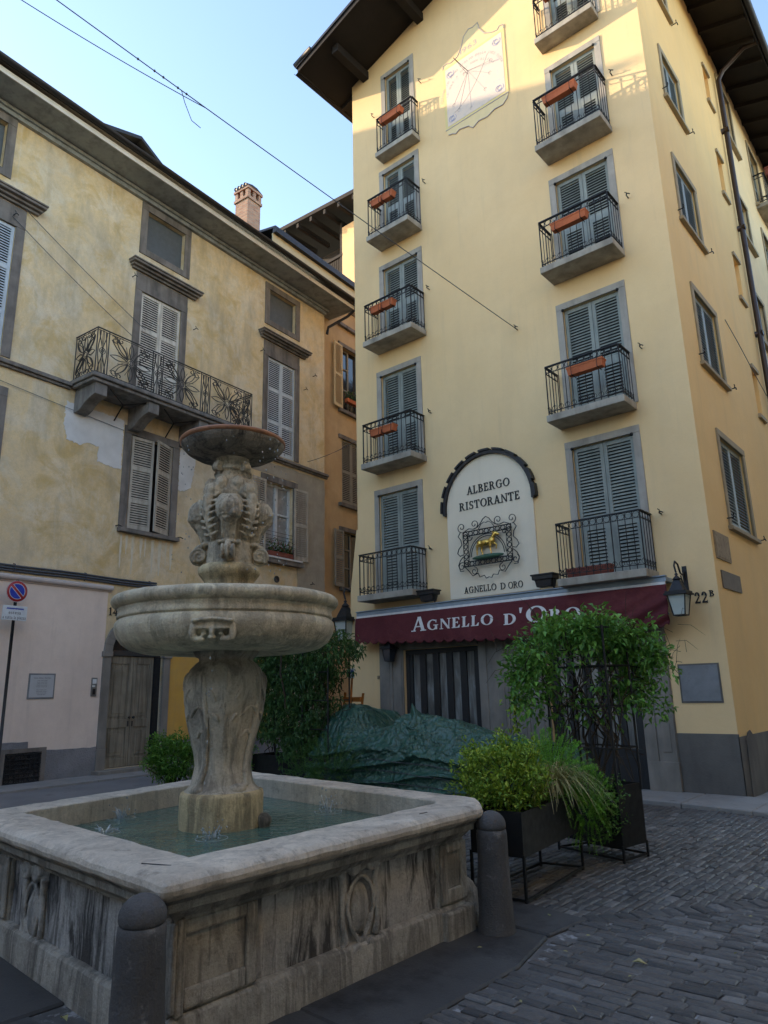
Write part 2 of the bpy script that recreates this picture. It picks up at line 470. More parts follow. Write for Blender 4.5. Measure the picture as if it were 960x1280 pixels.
M['marble'] = surf('grey_panel_metal', (.27,.285,.30), (.15,.16,.17), 2.5, .6, .1, 50, .002, metal=.2, spots=((.12,.13,.14), .55, .75, 5))
M['plaque'] = surf('plaque_stone', (.48,.49,.50), (.42,.43,.44), 5, .6, .1)
M['oldplaque'] = surf('brown_plaque_stone', (.33,.25,.15), (.24,.18,.11), 5, .85, .3, 50, .004, spots=((.16,.12,.08), .5, .7, 14))
M['glassd'] = None
M['orangewood'] = plain('orange_wood', (.55,.20,.04), .5)
M['signred'] = plain('sign_red', (.40,.025,.03), .4)
M['signblue'] = plain('sign_blue', (.02,.05,.42), .4)
M['signwhite'] = plain('sign_white', (.70,.74,.76), .4)
M['cable'] = plain('cable_sheath', (.09,.095,.11), .7)
M['copper'] = plain('brown_rain_pipe', (.06,.042,.036), .45, .5)
M['sundial'] = surf('sundial_lime_paint', (.72,.60,.50), (.67,.56,.47), 3, .9, .1, 60, .003, spots=((.56,.51,.49), .5, .75, 9))
M['dialframe'] = surf('sundial_yellow_paint', (.72,.585,.27), (.65,.55,.27), 2.5, .9, .1, 60, .003)
M['dialgreen'] = surf('sundial_green_paint', (.75,.60,.335), (.68,.56,.32), 5, .9, .1, 60, .003)
M['dialline'] = plain('sundial_line_paint', (.50,.43,.42), .9)
M['dialblue'] = plain('sundial_blue_paint', (.45,.46,.62), .9)
M['red'] = plain('red_box', (.42,.07,.05), .6)
M['lampglass'] = None

def brickmat():
    t = NT('chimney_brick')
    b = t.n('TexBrick'); v = t.n('Combinexyz') if False else None
    X = t.sep(); c = t.n('CombineXYZ'); t.put(c.inputs[0], t.mth('ADD', X[0], X[1])); t.put(c.inputs[1], X[2])
    t.put(b.inputs['Vector'], c.outputs[0])
    b.inputs['Scale'].default_value = 1; b.inputs['Brick Width'].default_value = .25; b.inputs['Row Height'].default_value = .075
    b.inputs['Mortar Size'].default_value = .02
    b.inputs['Color1'].default_value = (.30,.11,.06,1); b.inputs['Color2'].default_value = (.52,.27,.16,1); b.inputs['Mortar'].default_value = (.30,.25,.20,1)
    col = t.mix(t.ramp(t.noise(3, 6, .7), [(.5, 0), (.75, .4)]), b.outputs[0], (.5,.36,.28))
    t.bump(t.mth('SUBTRACT', t.noise(40, 4), b.outputs[1]), .4, .01)
    return t.fin(col, .9, 0, .2)
M['brick'] = brickmat()

def awn():
    t = NT('maroon_canvas')
    col = t.ramp(t.noise(1.2, 6, .6), [(.3, (.095,.021,.026)), (.7, (.135,.033,.037))])
    col = t.mix(t.ramp(t.noise(1, 5, .6, t.map((1.4, 4, .5))), [(.45, 0), (.75, .6)]), col, (.065,.010,.016))
    col = t.mix(t.ramp(t.noise(2.3, 6, .65), [(.55, 0), (.75, .35)]), col, (.24,.075,.075))
    t.bump(t.mth('ADD', t.noise(3, 5, .55), t.mth('MULTIPLY', t.noise(11, 4, .6), .25)), .7, .05)
    return t.fin(col, .75, 0, .2)
M['awning'] = awn()

def glass(name, tint, rough=.08, spec=.8):
    t = NT(name)
    col = t.ramp(t.noise(1.5, 4), [(.3, tint), (.8, tuple(min(1, x*1.8) for x in tint))])
    t.bump(t.noise(2.2, 3), .12, .02)
    return t.fin(col, rough, 0, spec)
M['pane'] = glass('window_pane', (.018,.022,.028))
M['panec'] = surf('curtained_pane', (.40,.42,.42), (.22,.235,.245), 4, .2, 0, spec=.7)
M['lampglass'] = surf('frosted_lamp_glass', (.50,.55,.52), (.42,.47,.44), 4, .25, 0, spec=.6)
M['shopglass'] = None
def shopglass():
    t = NT('shop_mottled_glass')
    f = t.noise(1, 5, .6, t.map((6, 6, 1.1)), .8)
    col = t.ramp(f, [(.35, (.08,.082,.078)), (.5, (.18,.175,.16)), (.62, (.28,.30,.295)), (.75, (.16,.15,.13))])  # mottled grey tones in upright streaks
    return t.fin(col, .28, 0, .6)
M['shopglass'] = shopglass()

# ---- fountain stone
def stone(name, light, mid, dark, zdark=.5, sc=1.0, runs=.6, spk=.45):
    t = NT(name)
    pale = tuple(min(.8, x*1.3) for x in light)
    col = t.ramp(t.noise(2.2*sc, 9, .68, dist=.6), [(.32, mid), (.50, light), (.66, pale)])
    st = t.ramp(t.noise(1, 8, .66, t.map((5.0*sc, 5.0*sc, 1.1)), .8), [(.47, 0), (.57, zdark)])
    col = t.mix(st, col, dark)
    st2 = t.ramp(t.noise(1, 7, .66, t.map((19*sc, 19*sc, 1.3), loc=(3.1, 5.2, 1.7)), .5), [(.52, 0), (.66, runs)])
    col = t.mix(st2, col, pale)
    st3 = t.ramp(t.noise(1, 6, .62, t.map((14*sc, 14*sc, .9), loc=(1.1, 2.2, 4.7)), .6), [(.57, 0), (.66, zdark*.8)])
    col = t.mix(st3, col, tuple(x*.6 for x in dark))
    col = t.mix(t.ramp(t.noise(8, 9, .75), [(.54, 0), (.68, spk)]), col, tuple(x*.5 for x in dark))
    col = t.mix(t.ramp(t.noise(60, 5, .7), [(.45, 0), (.8, .4)]), col, dark)
    t.bump(t.mth('ADD', t.noise(55, 6, .7), t.mth('MULTIPLY', t.noise(11, 6, .65), 2.0)), .6, .014)
    return t.fin(col, .85, 0, .3)
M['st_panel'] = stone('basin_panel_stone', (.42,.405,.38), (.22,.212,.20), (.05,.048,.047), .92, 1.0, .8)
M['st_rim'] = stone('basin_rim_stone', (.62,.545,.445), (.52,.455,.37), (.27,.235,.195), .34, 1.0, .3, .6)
M['st_plinth'] = stone('basin_plinth_stone', (.40,.37,.315), (.29,.268,.228), (.09,.083,.073), .55)
M['st_col'] = stone('column_stone', (.50,.45,.36), (.36,.322,.258), (.10,.092,.08), .6, 1.0, .35)
M['st_drum'] = stone('drum_stone', (.60,.49,.29), (.46,.375,.22), (.08,.07,.055), .55)
M['st_bowl'] = stone('bowl_stone', (.66,.575,.42), (.52,.45,.325), (.17,.155,.12), .42, 1.0, .25)
M['st_stat'] = stone('carved_stone', (.55,.485,.36), (.40,.35,.26), (.10,.092,.08), .5, 1.6, .3)
M['st_top'] = stone('top_bowl_stone', (.30,.265,.21), (.17,.15,.12), (.05,.048,.045), .75)
M['st_cart'] = stone('cartouche_stone', (.44,.42,.38), (.29,.275,.25), (.08,.077,.074), .5, 1.4, .35)
M['toprim'] = surf('ruddy_mineral_rim', (.42,.19,.09), (.24,.12,.07), 9, .5, .3, 50, .006)
def water():
    t = NT('basin_water')
    col = t.ramp(t.noise(1.7, 4, .5), [(.3, (.065,.13,.108)), (.7, (.10,.185,.15))])
    t.bump(t.mth('ADD', t.noise(6, 3, .5, dist=1.2), t.mth('MULTIPLY', t.noise(22, 2, .5), .35)), .45, .04)
    t.b.inputs['IOR'].default_value = 1.33
    return t.fin(col, .07, 0, .5)
M['water'] = water()
def drops():
    t = NT('falling_water'); m = t.fin((.75,.82,.85), .05, 0, .8); t.b.inputs['Transmission Weight'].default_value = .55; t.b.inputs['IOR'].default_value = 1.33
    return m
M['drops'] = drops()

# ---- ground
def setts():
    t = NT('porphyry_setts')
    i = t.island()
    col = t.ramp(i, [(0, (.062,.058,.055)), (.3, (.098,.093,.088)), (.6, (.13,.123,.115)), (.8, (.11,.097,.087)), (.92, (.165,.157,.147)), (1, (.22,.21,.198))])
    col = t.mix(t.ramp(t.noise(20, 6, .7), [(.4, 0), (.75, .5)]), col, (.05,.05,.052))
    col = t.mix(t.ramp(t.noise(1.1, 5, .6), [(.5, 0), (.75, .5)]), col, (.055,.050,.046))
    col = t.mix(t.ramp(t.noise(3.2, 6, .7), [(.58, 0), (.72, .35)]), col, (.20,.195,.19))
    t.bump(t.mth('ADD', t.noise(70, 5, .7), t.mth('MULTIPLY', t.noise(16, 4, .6), 2.5)), .6, .010)
    return t.fin(col, t.ramp(t.noise(6, 4, .6), [(.3, .38), (.7, .72)]), 0, .45)
M['setts'] = setts()
M['mortar'] = surf('joint_mortar', (.16,.155,.15), (.06,.058,.056), 2.6, .95, .5, 40, .01, spots=((.34,.34,.34), .53, .62, 7))
M['flag'] = surf('paving_slab_stone', (.10,.098,.096), (.055,.054,.054), 1.6, .7, .5, 60, .006, spots=((.035,.033,.033), .5, .66, 2.2), fine=.4)
M['kerb'] = surf('pale_kerb_stone', (.30,.29,.275), (.21,.205,.195), 2, .85, .4, 60, .006, spots=((.12,.115,.11), .56, .72, 4))
M['asphalt'] = surf('worn_street_paving', (.20,.20,.205), (.15,.15,.155), 1.5, .85, .5, 70, .006, spots=((.10,.10,.10), .55, .75, 3))
M['ground'] = surf('ground_paving', (.10,.10,.10), (.07,.07,.072), 1.2, .9, .4, 40, .01)

# ---- tarpaulin
def tarp():
    t = NT('green_tarpaulin')
    def ridge(sc, p, dist):
        n = t.noise(sc, 3, .5, dist=dist)
        return t.mth('POWER', t.mth('SUBTRACT', 1.0, t.mth('MULTIPLY', t.mth('ABSOLUTE', t.mth('SUBTRACT', n, .5)), 3.2)), p)
    r1, r2 = ridge(1.7, 6, 1.6), ridge(5.5, 6, 1.2)
    col = t.ramp(t.noise(1.6, 6, .65), [(.3, (.018,.066,.044)), (.7, (.034,.104,.072))])
    col = t.mix(t.mth('MULTIPLY', r1, .18), col, (.14,.22,.18))  # crease highlights painted into the colour along the ridges
    col = t.mix(t.ramp(t.noise(30, 8, .75), [(.54, 0), (.75, .3)]), col, (.14,.21,.18))
    t.bump(t.mth('ADD', t.mth('MULTIPLY', r1, 1.0), t.mth('ADD', t.mth('MULTIPLY', r2, .22), t.mth('MULTIPLY', t.noise(34, 4, .6), .08))), .75, .05)
    return t.fin(col, .32, 0, .6)
M['tarp'] = tarp()
# ---- plants
M['jasmine'] = leafmat('jasmine_leaves', [(0.070,0.189,0.037), (0.112,0.284,0.056), (0.175,0.398,0.076), (0.284,0.570,0.112)])
M['jasmined'] = leafmat('dark_climber_leaves', [(0.026,0.081,0.026), (0.044,0.122,0.037), (0.077,0.181,0.053), (0.144,0.276,0.089)])
M['shrub'] = leafmat('bright_shrub_leaves', [(0.127,0.253,0.030), (0.216,0.380,0.045), (0.380,0.542,0.063), (0.605,0.706,0.101)])
M['box'] = leafmat('box_shrub_leaves', [(0.045,0.142,0.020), (0.081,0.223,0.028), (0.132,0.313,0.041), (0.182,0.385,0.061)])
M['fern'] = leafmat('asparagus_fern', [(0.125,0.351,0.042), (0.211,0.528,0.064), (0.317,0.702,0.088), (0.421,0.800,0.125)])
M['ferndk'] = leafmat('dark_asparagus_fern', [(0.031,0.094,0.025), (0.052,0.146,0.034), (0.083,0.198,0.042), (0.104,0.239,0.052)])
M['ivy'] = leafmat('ivy_leaves', [(0.047,0.140,0.028), (0.083,0.199,0.035), (0.118,0.258,0.047), (0.140,0.305,0.059)])
M['drygrass'] = leafmat('dry_grass', [(0.493,0.428,0.198), (0.362,0.362,0.148), (0.592,0.493,0.263), (0.230,0.313,0.099)])
M['twig'] = surf('twig_bark', (.06,.045,.03), (.035,.026,.018), 8, .9, .5, 40, .01)
M['flower'] = leafmat('red_flowers', [(.35,.02,.03), (.25,.02,.06), (.04,.09,.03), (.02,.05,.015)])
# ------------------------------------------------------------------ facade frames (X along, -Y outward, Z up)
X0, Y0 = -3.14, 11.59
Mf = T(0, Y0, 0)
Ms = T(X0, 0, 0) @ RZ(PI/2)
TH = R(-5.1724)
Ml = T(-15.2, 7, 0) @ Matrix(((math.sin(TH), -math.cos(TH), 0, 0), (math.cos(TH), math.sin(TH), 0, 0), (0,0,1,0), (0,0,0,1)))

def wall_holes(mb, u0, u1, z0, z1, holes, depth=.24, mi=0):
    us = sorted({u0, u1, *[h[0] for h in holes], *[h[1] for h in holes]})
    zs = sorted({z0, z1, *[h[2] for h in holes], *[h[3] for h in holes]})
    us = [u for u in us if u0 <= u <= u1]; zs = [z for z in zs if z0 <= z <= z1]
    for i in range(len(us)-1):
        for j in range(len(zs)-1):
            a, b, c, d = us[i], us[i+1], zs[j], zs[j+1]
            mu, mz = (a+b)/2, (c+d)/2
            if any(h[0] < mu < h[1] and h[2] < mz < h[3] for h in holes): continue
            mb.add([(a,0,c),(b,0,c),(b,0,d),(a,0,d)], [(0,1,2,3)], mi)
    for a, b, c, d in holes:
        k = depth
        mb.add([(a,0,c),(a,k,c),(a,k,d),(a,0,d)], [(0,1,2,3)], mi)
        mb.add([(b,0,c),(b,k,c),(b,k,d),(b,0,d)], [(3,2,1,0)], mi)
        mb.add([(a,0,d),(a,k,d),(b,k,d),(b,0,d)], [(0,1,2,3)], mi)
        mb.add([(a,0,c),(a,k,c),(b,k,c),(b,0,c)], [(3,2,1,0)], mi)

def shutter(parent, Mx, u0, u1, z0, z1, o, mat, mids=(), pitch=.058, low=False, st=.065, name='shutter'):
    mb = MB(Mx); th = .038
    mb.fb(u0, u0+st, o-th, o, z0, z1); mb.fb(u1-st, u1, o-th, o, z0, z1)
    br = .11; tr = .075
    a, b = u0+st, u1-st
    mb.fb(a, b, o-th+.002, o-.002, z0, z0+br); mb.fb(a, b, o-th+.002, o-.002, z1-tr, z1)
    cuts = [z0+br]
    for m_ in mids:
        mb.fb(a, b, o-th+.002, o-.002, m_-.05, m_+.05); cuts += [m_-.05, m_+.05]
    cuts.append(z1-tr)
    for k in range(0, len(cuts), 2):
        za, zb = cuts[k], cuts[k+1]; aa, bb = a, b
        if low and k == 0:
            mb.fb(a, a+.045, o-th+.003, o-.003, za, zb); mb.fb(b-.045, b, o-th+.003, o-.003, za, zb)
            mb.fb(a+.045, b-.045, o-th+.003, o-.003, za, za+.05); mb.fb(a+.045, b-.045, o-th+.003, o-.003, zb-.06, zb)
            aa, bb, za, zb = a+.045, b-.045, za+.05, zb-.06
        n = max(1, int((zb-za)/pitch)); p = (zb-za)/n
        for i in range(n):
            z = za + i*p
            yi, yo = -(o-th+.004), -(o-.003); t_ = .009; dz = p*.62
            vs = [(aa,yo,z+.004),(bb,yo,z+.004),(bb,yi,z+.004+dz),(aa,yi,z+.004+dz),(aa,yo,z+t_+.004),(bb,yo,z+t_+.004),(bb,yi,z+dz+t_+.004),(aa,yi,z+dz+t_+.004)]
            mb.add(vs, [(0,3,2,1),(4,5,6,7),(0,1,5,4),(2,3,7,6)])
    # small iron hinge straps
    return mb.build(name, mat, parent)

def surround(mb, u0, u1, z0, z1, w, o, sill=None, mi=0):
    mb.fb(u0, u0+w, -.02, o, z0, z1-w, mi); mb.fb(u1-w, u1, -.02, o, z0, z1-w, mi)
    mb.fb(u0, u1, -.02, o+.004, z1-w, z1, mi)
    if sill:
        mb.fb(u0-.05, u1+.05, -.02, sill, z0-.09, z0-.001, mi)

def railing(parent, Mx, u0, u1, o, z0, z1, name='railing'):
    mb = MB(Mx); r = .0075
    def seg(p, q, n, caps=True):
        p = Vector(p); q = Vector(q); d = q-p; L = d.length; e = d/L
        side = Vector((0,0,1)).cross(e)
        def bar(zc, hw, hh):
            a = [p - side*hw, q - side*hw, q + side*hw, p + side*hw]
            mb.add([(v.x, v.y, zc-hh) for v in a] + [(v.x, v.y, zc+hh) for v in a],
                   [(0,3,2,1),(4,5,6,7),(0,1,5,4),(1,2,6,5),(2,3,7,6),(3,0,4,7)])
        bar(z1-.012, .024, .010); bar(z0+.07, .010, .006); bar(z1-.135, .009, .005)
        st = L/n
        for i in range(n+1):
            c = p + e*st*i
            mb.tube([(c.x, c.y, z0+.002), (c.x, c.y, z1-.02)], r, 5)
            # collar and small scrolls at the foot
            mb.ell((c.x, c.y, z0+.15), (.014,.014,.018), 6, 4)
            if i < n:
                m_ = p + e*st*(i+.5)
                for (zc, rr, a0, a1) in ((z1-.078, min(.052, st*.46), 0, 2*PI),):
                    pts = [(m_.x + e.x*rr*math.cos(t), m_.y + e.y*rr*math.cos(t), zc+rr*math.sin(t)) for t in [a0+(a1-a0)*k/12 for k in range(12)]]
                    mb.tube(pts, .0055, 4, closed=True)
                hh = st*.36
                for sgn in (-1, 1):
                    pts = [(m_.x + sgn*e.x*(st*.46 - hh*math.sin(t)*.9), m_.y + sgn*e.y*(st*.46 - hh*math.sin(t)*.9), z0+.075 + .10*t/PI) for t in [PI*k/6 for k in range(7)]]
                    mb.tube(pts, .005, 4)
    nf = max(6, round((u1-u0)/.125)); ns = max(2, round(o/.125))
    seg((u0, -o, 0), (u1, -o, 0), nf)
    seg((u0, -.02, 0), (u0, -o+.02, 0), ns); seg((u1, -.02, 0), (u1, -o+.02, 0), ns)
    return mb.build(name, M['iron'], parent)

# ------------------------------------------------------------------ the hotel building
hotel = thing('hotel_building', 'tall pale yellow hotel with stacked french balconies behind the fountain', 'building', (X0, Y0, 0))
LW = [(-9.60,-8.54,14.52,17.08), (-9.73,-8.49,12.11,14.22), (-9.80,-8.51,9.43,11.57), (-9.95,-8.65,6.51,8.84), (-10.09,-8.73,3.60,6.00)]
RW = [(-5.02,-3.84,14.75,17.10), (-5.14,-3.92,12.02,14.20), (-5.27,-3.93,9.34,11.53), (-5.36,-4.00,6.38,8.75), (-5.43,-4.04,3.42,5.97)]
SWD = .13
holes = [(a+SWD, b-SWD, c, d-SWD) for a, b, c, d in LW+RW]
shop1 = (-9.38, -7.55, .02, 2.44); shop2 = (-6.12, -4.52, .02, 2.44)
holes += [shop1, shop2]
mb = MB(Mf)
wall_holes(mb, -10.62, X0, 0, 17.2, holes)
XR, ZR = -5.73, 18.85
mb.prism([(-10.62, 17.2), (X0, 17.2), (X0, 18.06), (XR, ZR), (-10.62, 17.44)], -.2, 0)
# slightly battered foot at the left edge
mb.prism([(-10.92, 0), (-10.62, 0), (-10.62, 5.2), (-10.66, 5.2), (-10.86, 3.8)], -.6, .0)
mb.M = Matrix.Identity(4)
mb.box(-10.62, -10.6, Y0+.005, 30, 0, 17.4)                                  # alley side
front = mb.build('front_wall', M['front'], hotel)
SW = [(12.62,13.86,15.9,17.2), (12.60,13.84,12.98,14.26), (12.45,13.88,10.10,11.55), (12.47,14.02,7.16,8.76), (12.75,14.50,4.22,5.99)]
slits = [(16.52,16.95,15.75,16.75), (16.50,16.95,13.05,14.15), (16.50,16.95,10.25,11.30), (16.50,16.95,7.35,8.45)]
mb = MB(Ms)
wall_holes(mb, Y0, 17.9, 0, 18.05, [(a+.12, b-.12, c, d-.12) for a, b, c, d in SW] + slits)
mb.prism([(Y0, 18.05), (17.9, 18.05), (17.9, 18.3), (Y0, 18.3)], -.15, 0)
for a, b, c, d in slits:
    mb.add([(a, .16, c), (b, .16, c), (b, .16, d), (a, .16, d)], [(0,1,2,3)])
side = mb.build('side_wall', M['side'], hotel)
for a, b, c, d in slits:
    mb = MB(Ms); mb.fb(a-.06, b+.06, 0, .05, d, d+.09); mb.build('slit_lintel', M['paint_sur'], hotel)
    mb = MB(Ms); mb.fb(a-.06, b+.06, 0, .06, c-.09, c); mb.build('slit_sill', M['paint_sur'], hotel)
# dado
mb = MB()
mb.M = Mf; mb.fb(-4.02, X0+.012, 0, .012, 0, .9)
mb.M = Ms; mb.fb(Y0-.012, 17.9, 0, .012, 0, .86)
# worn lumps of render at the corner
mb.M = Ms; mb.prism([(Y0+.25,.0),(Y0+.9,.0),(Y0+.85,.7),(Y0+.68,.86),(Y0+.56,.93),(Y0+.44,.90),(Y0+.3,.80)], .012, .03)
mb.build('plinth_band', M['dado'], hotel)

def french(Wn, bal, zb, rail, o, slab_t=.13, low=True):
    a, b, c, d = Wn
    mb = MB(Mf)
    surround(mb, a, b, c, d, SWD, .022)
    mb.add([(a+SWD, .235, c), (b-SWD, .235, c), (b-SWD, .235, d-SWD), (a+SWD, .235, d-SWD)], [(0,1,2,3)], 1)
    # dark iron stops in the upper corners
    mb.ell((a+SWD+.01, -.03, d-SWD-.02), (.03,.03,.03), 8, 5, 2); mb.ell((b-SWD-.01, -.03, d-SWD-.02), (.03,.03,.03), 8, 5, 2)
    w = mb.build('window', [M['surround'], M['shutin'], M['iron']], hotel, bevel=.006)
    m_ = (a+b)/2; j = random.uniform(-.006, .006)
    for (p, q) in ((a+SWD+.006, m_-.004), (m_+.004, b-SWD-.006)):
        shutter(w, Mf, p, q, c+.02, d-SWD-.01, -.05+j, M['shut'], mids=(c+.98,), low=True)
    u0, u1 = bal
    mb = MB(Mf)
    mb.fb(u0-.03, u1+.03, 0, o+.05, zb, zb+slab_t)
    s_ = mb.build('balcony', M['slab'], hotel, bevel=.012)
    railing(s_, Mf, u0, u1, o, zb+slab_t, rail)
    return w
LB = [((-9.56,-8.45),14.40,15.54,.27), ((-9.70,-8.50),11.97,13.12,.5), ((-9.86,-8.50),9.28,10.34,.5), ((-9.97,-8.62),6.36,7.41,.5), ((-10.13,-8.70),3.47,4.48,.5)]
RB = [((-5.12,-3.92),14.60,15.75,.30), ((-5.22,-3.92),11.88,13.11,.5), ((-5.33,-3.96),9.20,10.32,.5), ((-5.45,-4.07),6.24,7.33,.5), ((-5.50,-4.03),3.28,4.38,.5)]
for w_, (bu, zb, rl, o_) in zip(LW+RW, LB+RB):
    french(w_, bu, zb, rl, o_)
# side windows with closed shutters
for a, b, c, d in SW:
    mb = MB(Ms)
    surround(mb, a, b, c, d, .12, .03)
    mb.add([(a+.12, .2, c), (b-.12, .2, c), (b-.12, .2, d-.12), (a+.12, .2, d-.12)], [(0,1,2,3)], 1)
    w = mb.build('window', [M['paint_sur'], M['shutin']], hotel, bevel=.006)
    mb = MB(Ms); mb.fb(a-.05, b+.05, -.02, .08, c-.07, c-.001); mb.build('sill', M['paint_sur'], w, bevel=.006)
    m_ = (a+b)/2
    for (p, q) in ((a+.125, m_-.003), (m_+.003, b-.125)):
        shutter(w, Ms, p, q, c+.01, d-.13, -.04, M['shut'], mids=())
# shutter hooks (bent iron holdbacks) on the two faces
def hook(Mx, u, z, parent, s=1, L=.10):
    mb = MB(Mx)
    mb.tube([(u, .01, z), (u, -L, z), (u+.03*s, -L-.02, z+.02), (u+.07*s, -L-.02, z-.01)], .011, 5)
    mb.tube([(u+.0, -L, z), (u+.01, -L-.01, z+.05), (u-.02, -L-.01, z+.07)], .009, 5)
    return mb.build('shutter_hook', M['iron'], parent)
for u, z in ((-8.55,4.44),(-8.43,7.42),(-3.84,7.33),(-3.85,4.35),(-6.22,8.58),(-8.34,10.37),(-8.33,13.16),(-8.33,16.03),(-9.86,15.98),(-3.77,13.12),(-3.75,10.34)):
    hook(Mf, u, z, hotel)
for a, b, c, d in SW:
    hook(Ms, a-.06, c+.12, hotel, -1); hook(Ms, b+.16, c+.02, hotel, 1)

# ground-floor shop front: doors, lintel, stone pilasters
def shopdoor(hole, n, name):
    a, b, c, d = hole
    mb = MB(Mf)
    mb.fb(a, a+.09, -.16, -.06, c, d-.09); mb.fb(b-.09, b, -.16, -.06, c, d-.09); mb.fb(a, b, -.16, -.058, d-.09, d)
    mb.fb(a+.09, b-.09, -.16, -.07, c, c+.62)
    w = (b-a-.18)/n
    for i in range(n):
        x = a+.09+w*i
        mb.fb(x, x+w*.22, -.15, -.075, c+.62, d-.09); mb.fb(x+w*.78, x+w, -.15, -.0755, c+.62, d-.09)
        mb.fb(x+w*.1, x+w*.9, -.071, -.062, c+.1, c+.5)
    door = mb.build(name, M['darkpaint'], hotel, bevel=.005)
    mb = MB(Mf)
    for i in range(n):
        x = a+.09+w*i
        mb.fb(x+w*.22, x+w*.78, -.14, -.12, c+.62, d-.09)
    mb.build('door_glass', M['shopglass'], door)
    mb = MB(Mf); mb.ell(((a+b)/2, .03, 1.05), (.03,.03,.03), 10, 6); mb.tube([((a+b)/2, .08, 1.05), ((a+b)/2, .03, 1.05)], .012, 6)
    mb.build('door_handle', M['irong'], door)
shopdoor(shop1, 5, 'shop_door'); shopdoor(shop2, 5, 'shop_door')
def pil(u0, u1, z1, o=.05, panel=True):
    mb = MB(Mf)
    mb.fb(u0, u1, 0, o, 0, z1); mb.fb(u0-.015, u1+.015, 0, o+.02, 0, .48); mb.fb(u0-.012, u1+.012, 0, o+.015, z1-.14, z1)
    if panel and u1-u0 > .25:
        mb.fb(u0+.07, u1-.07, o, o+.012, .62, z1-.26)
    mb.build('pilaster', M['pietra'], hotel, bevel=.008)
for u0, u1 in ((-10.0,-9.66),(-9.62,-9.42),(-7.52,-7.36),(-7.30,-6.92),(-6.86,-6.52),(-6.46,-6.16),(-4.48,-4.32),(-4.30,-4.03)):
    pil(u0, u1, 2.9 if u0 < -9.5 or u0 > -7.6 else 2.55)
mb = MB(Mf)
for q in ((-10.02,-9.385),(-7.545,-6.125),(-4.515,-4.02)): mb.fb(q[0], q[1], 0, .03, 0, 2.9)
for q in ((-9.385,-7.545),(-6.125,-4.515)): mb.fb(q[0], q[1], 0, .03, 2.445, 2.9)
mb.build('shopfront_stone', M['pietra'], hotel)
mb = MB(Mf); mb.fb(-9.40, -7.54, 0, .06, 2.46, 2.72); mb.fb(-6.14, -4.5, 0, .06, 2.46, 2.72)
mb.build('door_lintel', M['pietra'], hotel, bevel=.008)

# roof with deep boarded eaves
SL = .29
def roofz(x): return 17.44+SL*(x+10.62) if x <= XR else ZR-(ZR-18.06)/(X0-XR)*(x-XR)
yf = Y0-1.42; yb = 29.9; xl = -11.18; xr = X0+1.1
mb = MB()
def slope(x0, x1, lo, hi, mi):
    a, b = roofz(x0), roofz(x1)
    vs = [(x0,yf,a+lo),(x1,yf,b+lo),(x1,yb,b+lo),(x0,yb,a+lo),(x0,yf,a+hi),(x1,yf,b+hi),(x1,yb,b+hi),(x0,yb,a+hi)]
    mb.add(vs, [(0,3,2,1),(4,5,6,7),(0,1,5,4),(1,2,6,5),(2,3,7,6),(3,0,4,7)], mi)
slope(xl, XR, .0, .06, 0); slope(XR, xr, .0, .06, 0)
roof = mb.build('roof', M['eave'], hotel)
mb = MB()
yf -= .07; slope(xl-.06, XR, .085, .16, 0); slope(XR, xr+.08, .085, .16, 0); yf += .07
# courses of curved tiles seen along the rake and the eaves
for i in range(34):
    y = yf-.05+i*.2
    mb.tube([(xl-.1, y, roofz(xl)+.17), (xl+.5, y, roofz(xl+.5)+.17)], .07, 8)
mb.build('roof_tiles', M['gutter'], roof)
for x in (-10.12, -8.28, -6.5, -4.8, -3.3):
    mb = MB(); z = roofz(x)
    mb.hprism([(x-.10, Y0-1.18), (x+.10, Y0-1.18), (x+.10, Y0+.1), (x-.10, Y0+.1)], z-.27, z-.03)
    mb.build('purlin', M['eave'], roof, bevel=.01)
for i in range(16):
    for (xa, xb) in ((xl+.03, -10.6), (X0+.0, xr-.03)):
        y = Y0+.15+i*.82
        a, b = roofz(xa), roofz(xb)
        mb = MB()
        mb.add([(xa,y,a-.12),(xb,y,b-.12),(xb,y+.1,b-.12),(xa,y+.1,a-.12),(xa,y,a-.002),(xb,y,b-.002),(xb,y+.1,b-.002),(xa,y+.1,a-.002)],
               [(0,3,2,1),(4,5,6,7),(0,1,5,4),(1,2,6,5),(2,3,7,6),(3,0,4,7)])
        mb.build('rafter', M['eave'], roof)
mb = MB()
z = roofz(xl); mb.box(xl-.03, xl+.0, yf-.02, yb, z-.06, z+.10); z = roofz(xr); mb.box(xr, xr+.03, yf-.02, yb, z-.06, z+.10)
def rake(x0, x1):
    a, b = roofz(x0), roofz(x1)
    mb.add([(x0,yf-.03,a-.05),(x1,yf-.03,b-.05),(x1,yf-.003,b-.05),(x0,yf-.003,a-.05),(x0,yf-.03,a+.10),(x1,yf-.03,b+.10),(x1,yf-.003,b+.10),(x0,yf-.003,a+.10)],
           [(0,3,2,1),(4,5,6,7),(0,1,5,4),(1,2,6,5),(2,3,7,6),(3,0,4,7)])
rake(xl, XR); rake(XR, xr)
mb.build('fascia_board', M['eave'], roof)
mb = MB()
def gutter(mb, p, q, r, sgn):
    p = Vector(p); q = Vector(q)
    vs = []
    for P in (p, q):
        for k in range(9):
            a = PI + PI*k/8
            vs.append((P.x + r*math.cos(a), P.y, P.z + r*math.sin(a)))
    mb.add(vs, [(k, k+1, 9+k+1, 9+k) for k in range(8)], 0, True)
gutter(mb, (xr+.11, yf, roofz(xr)+.06), (xr+.11, yb, roofz(xr)+.06), .085, 1)
gutter(mb, (xl-.11, yf, roofz(xl)+.04), (xl-.11, yb, roofz(xl)+.04), .075, 1)
mb.build('gutter', M['gutter'], roof)
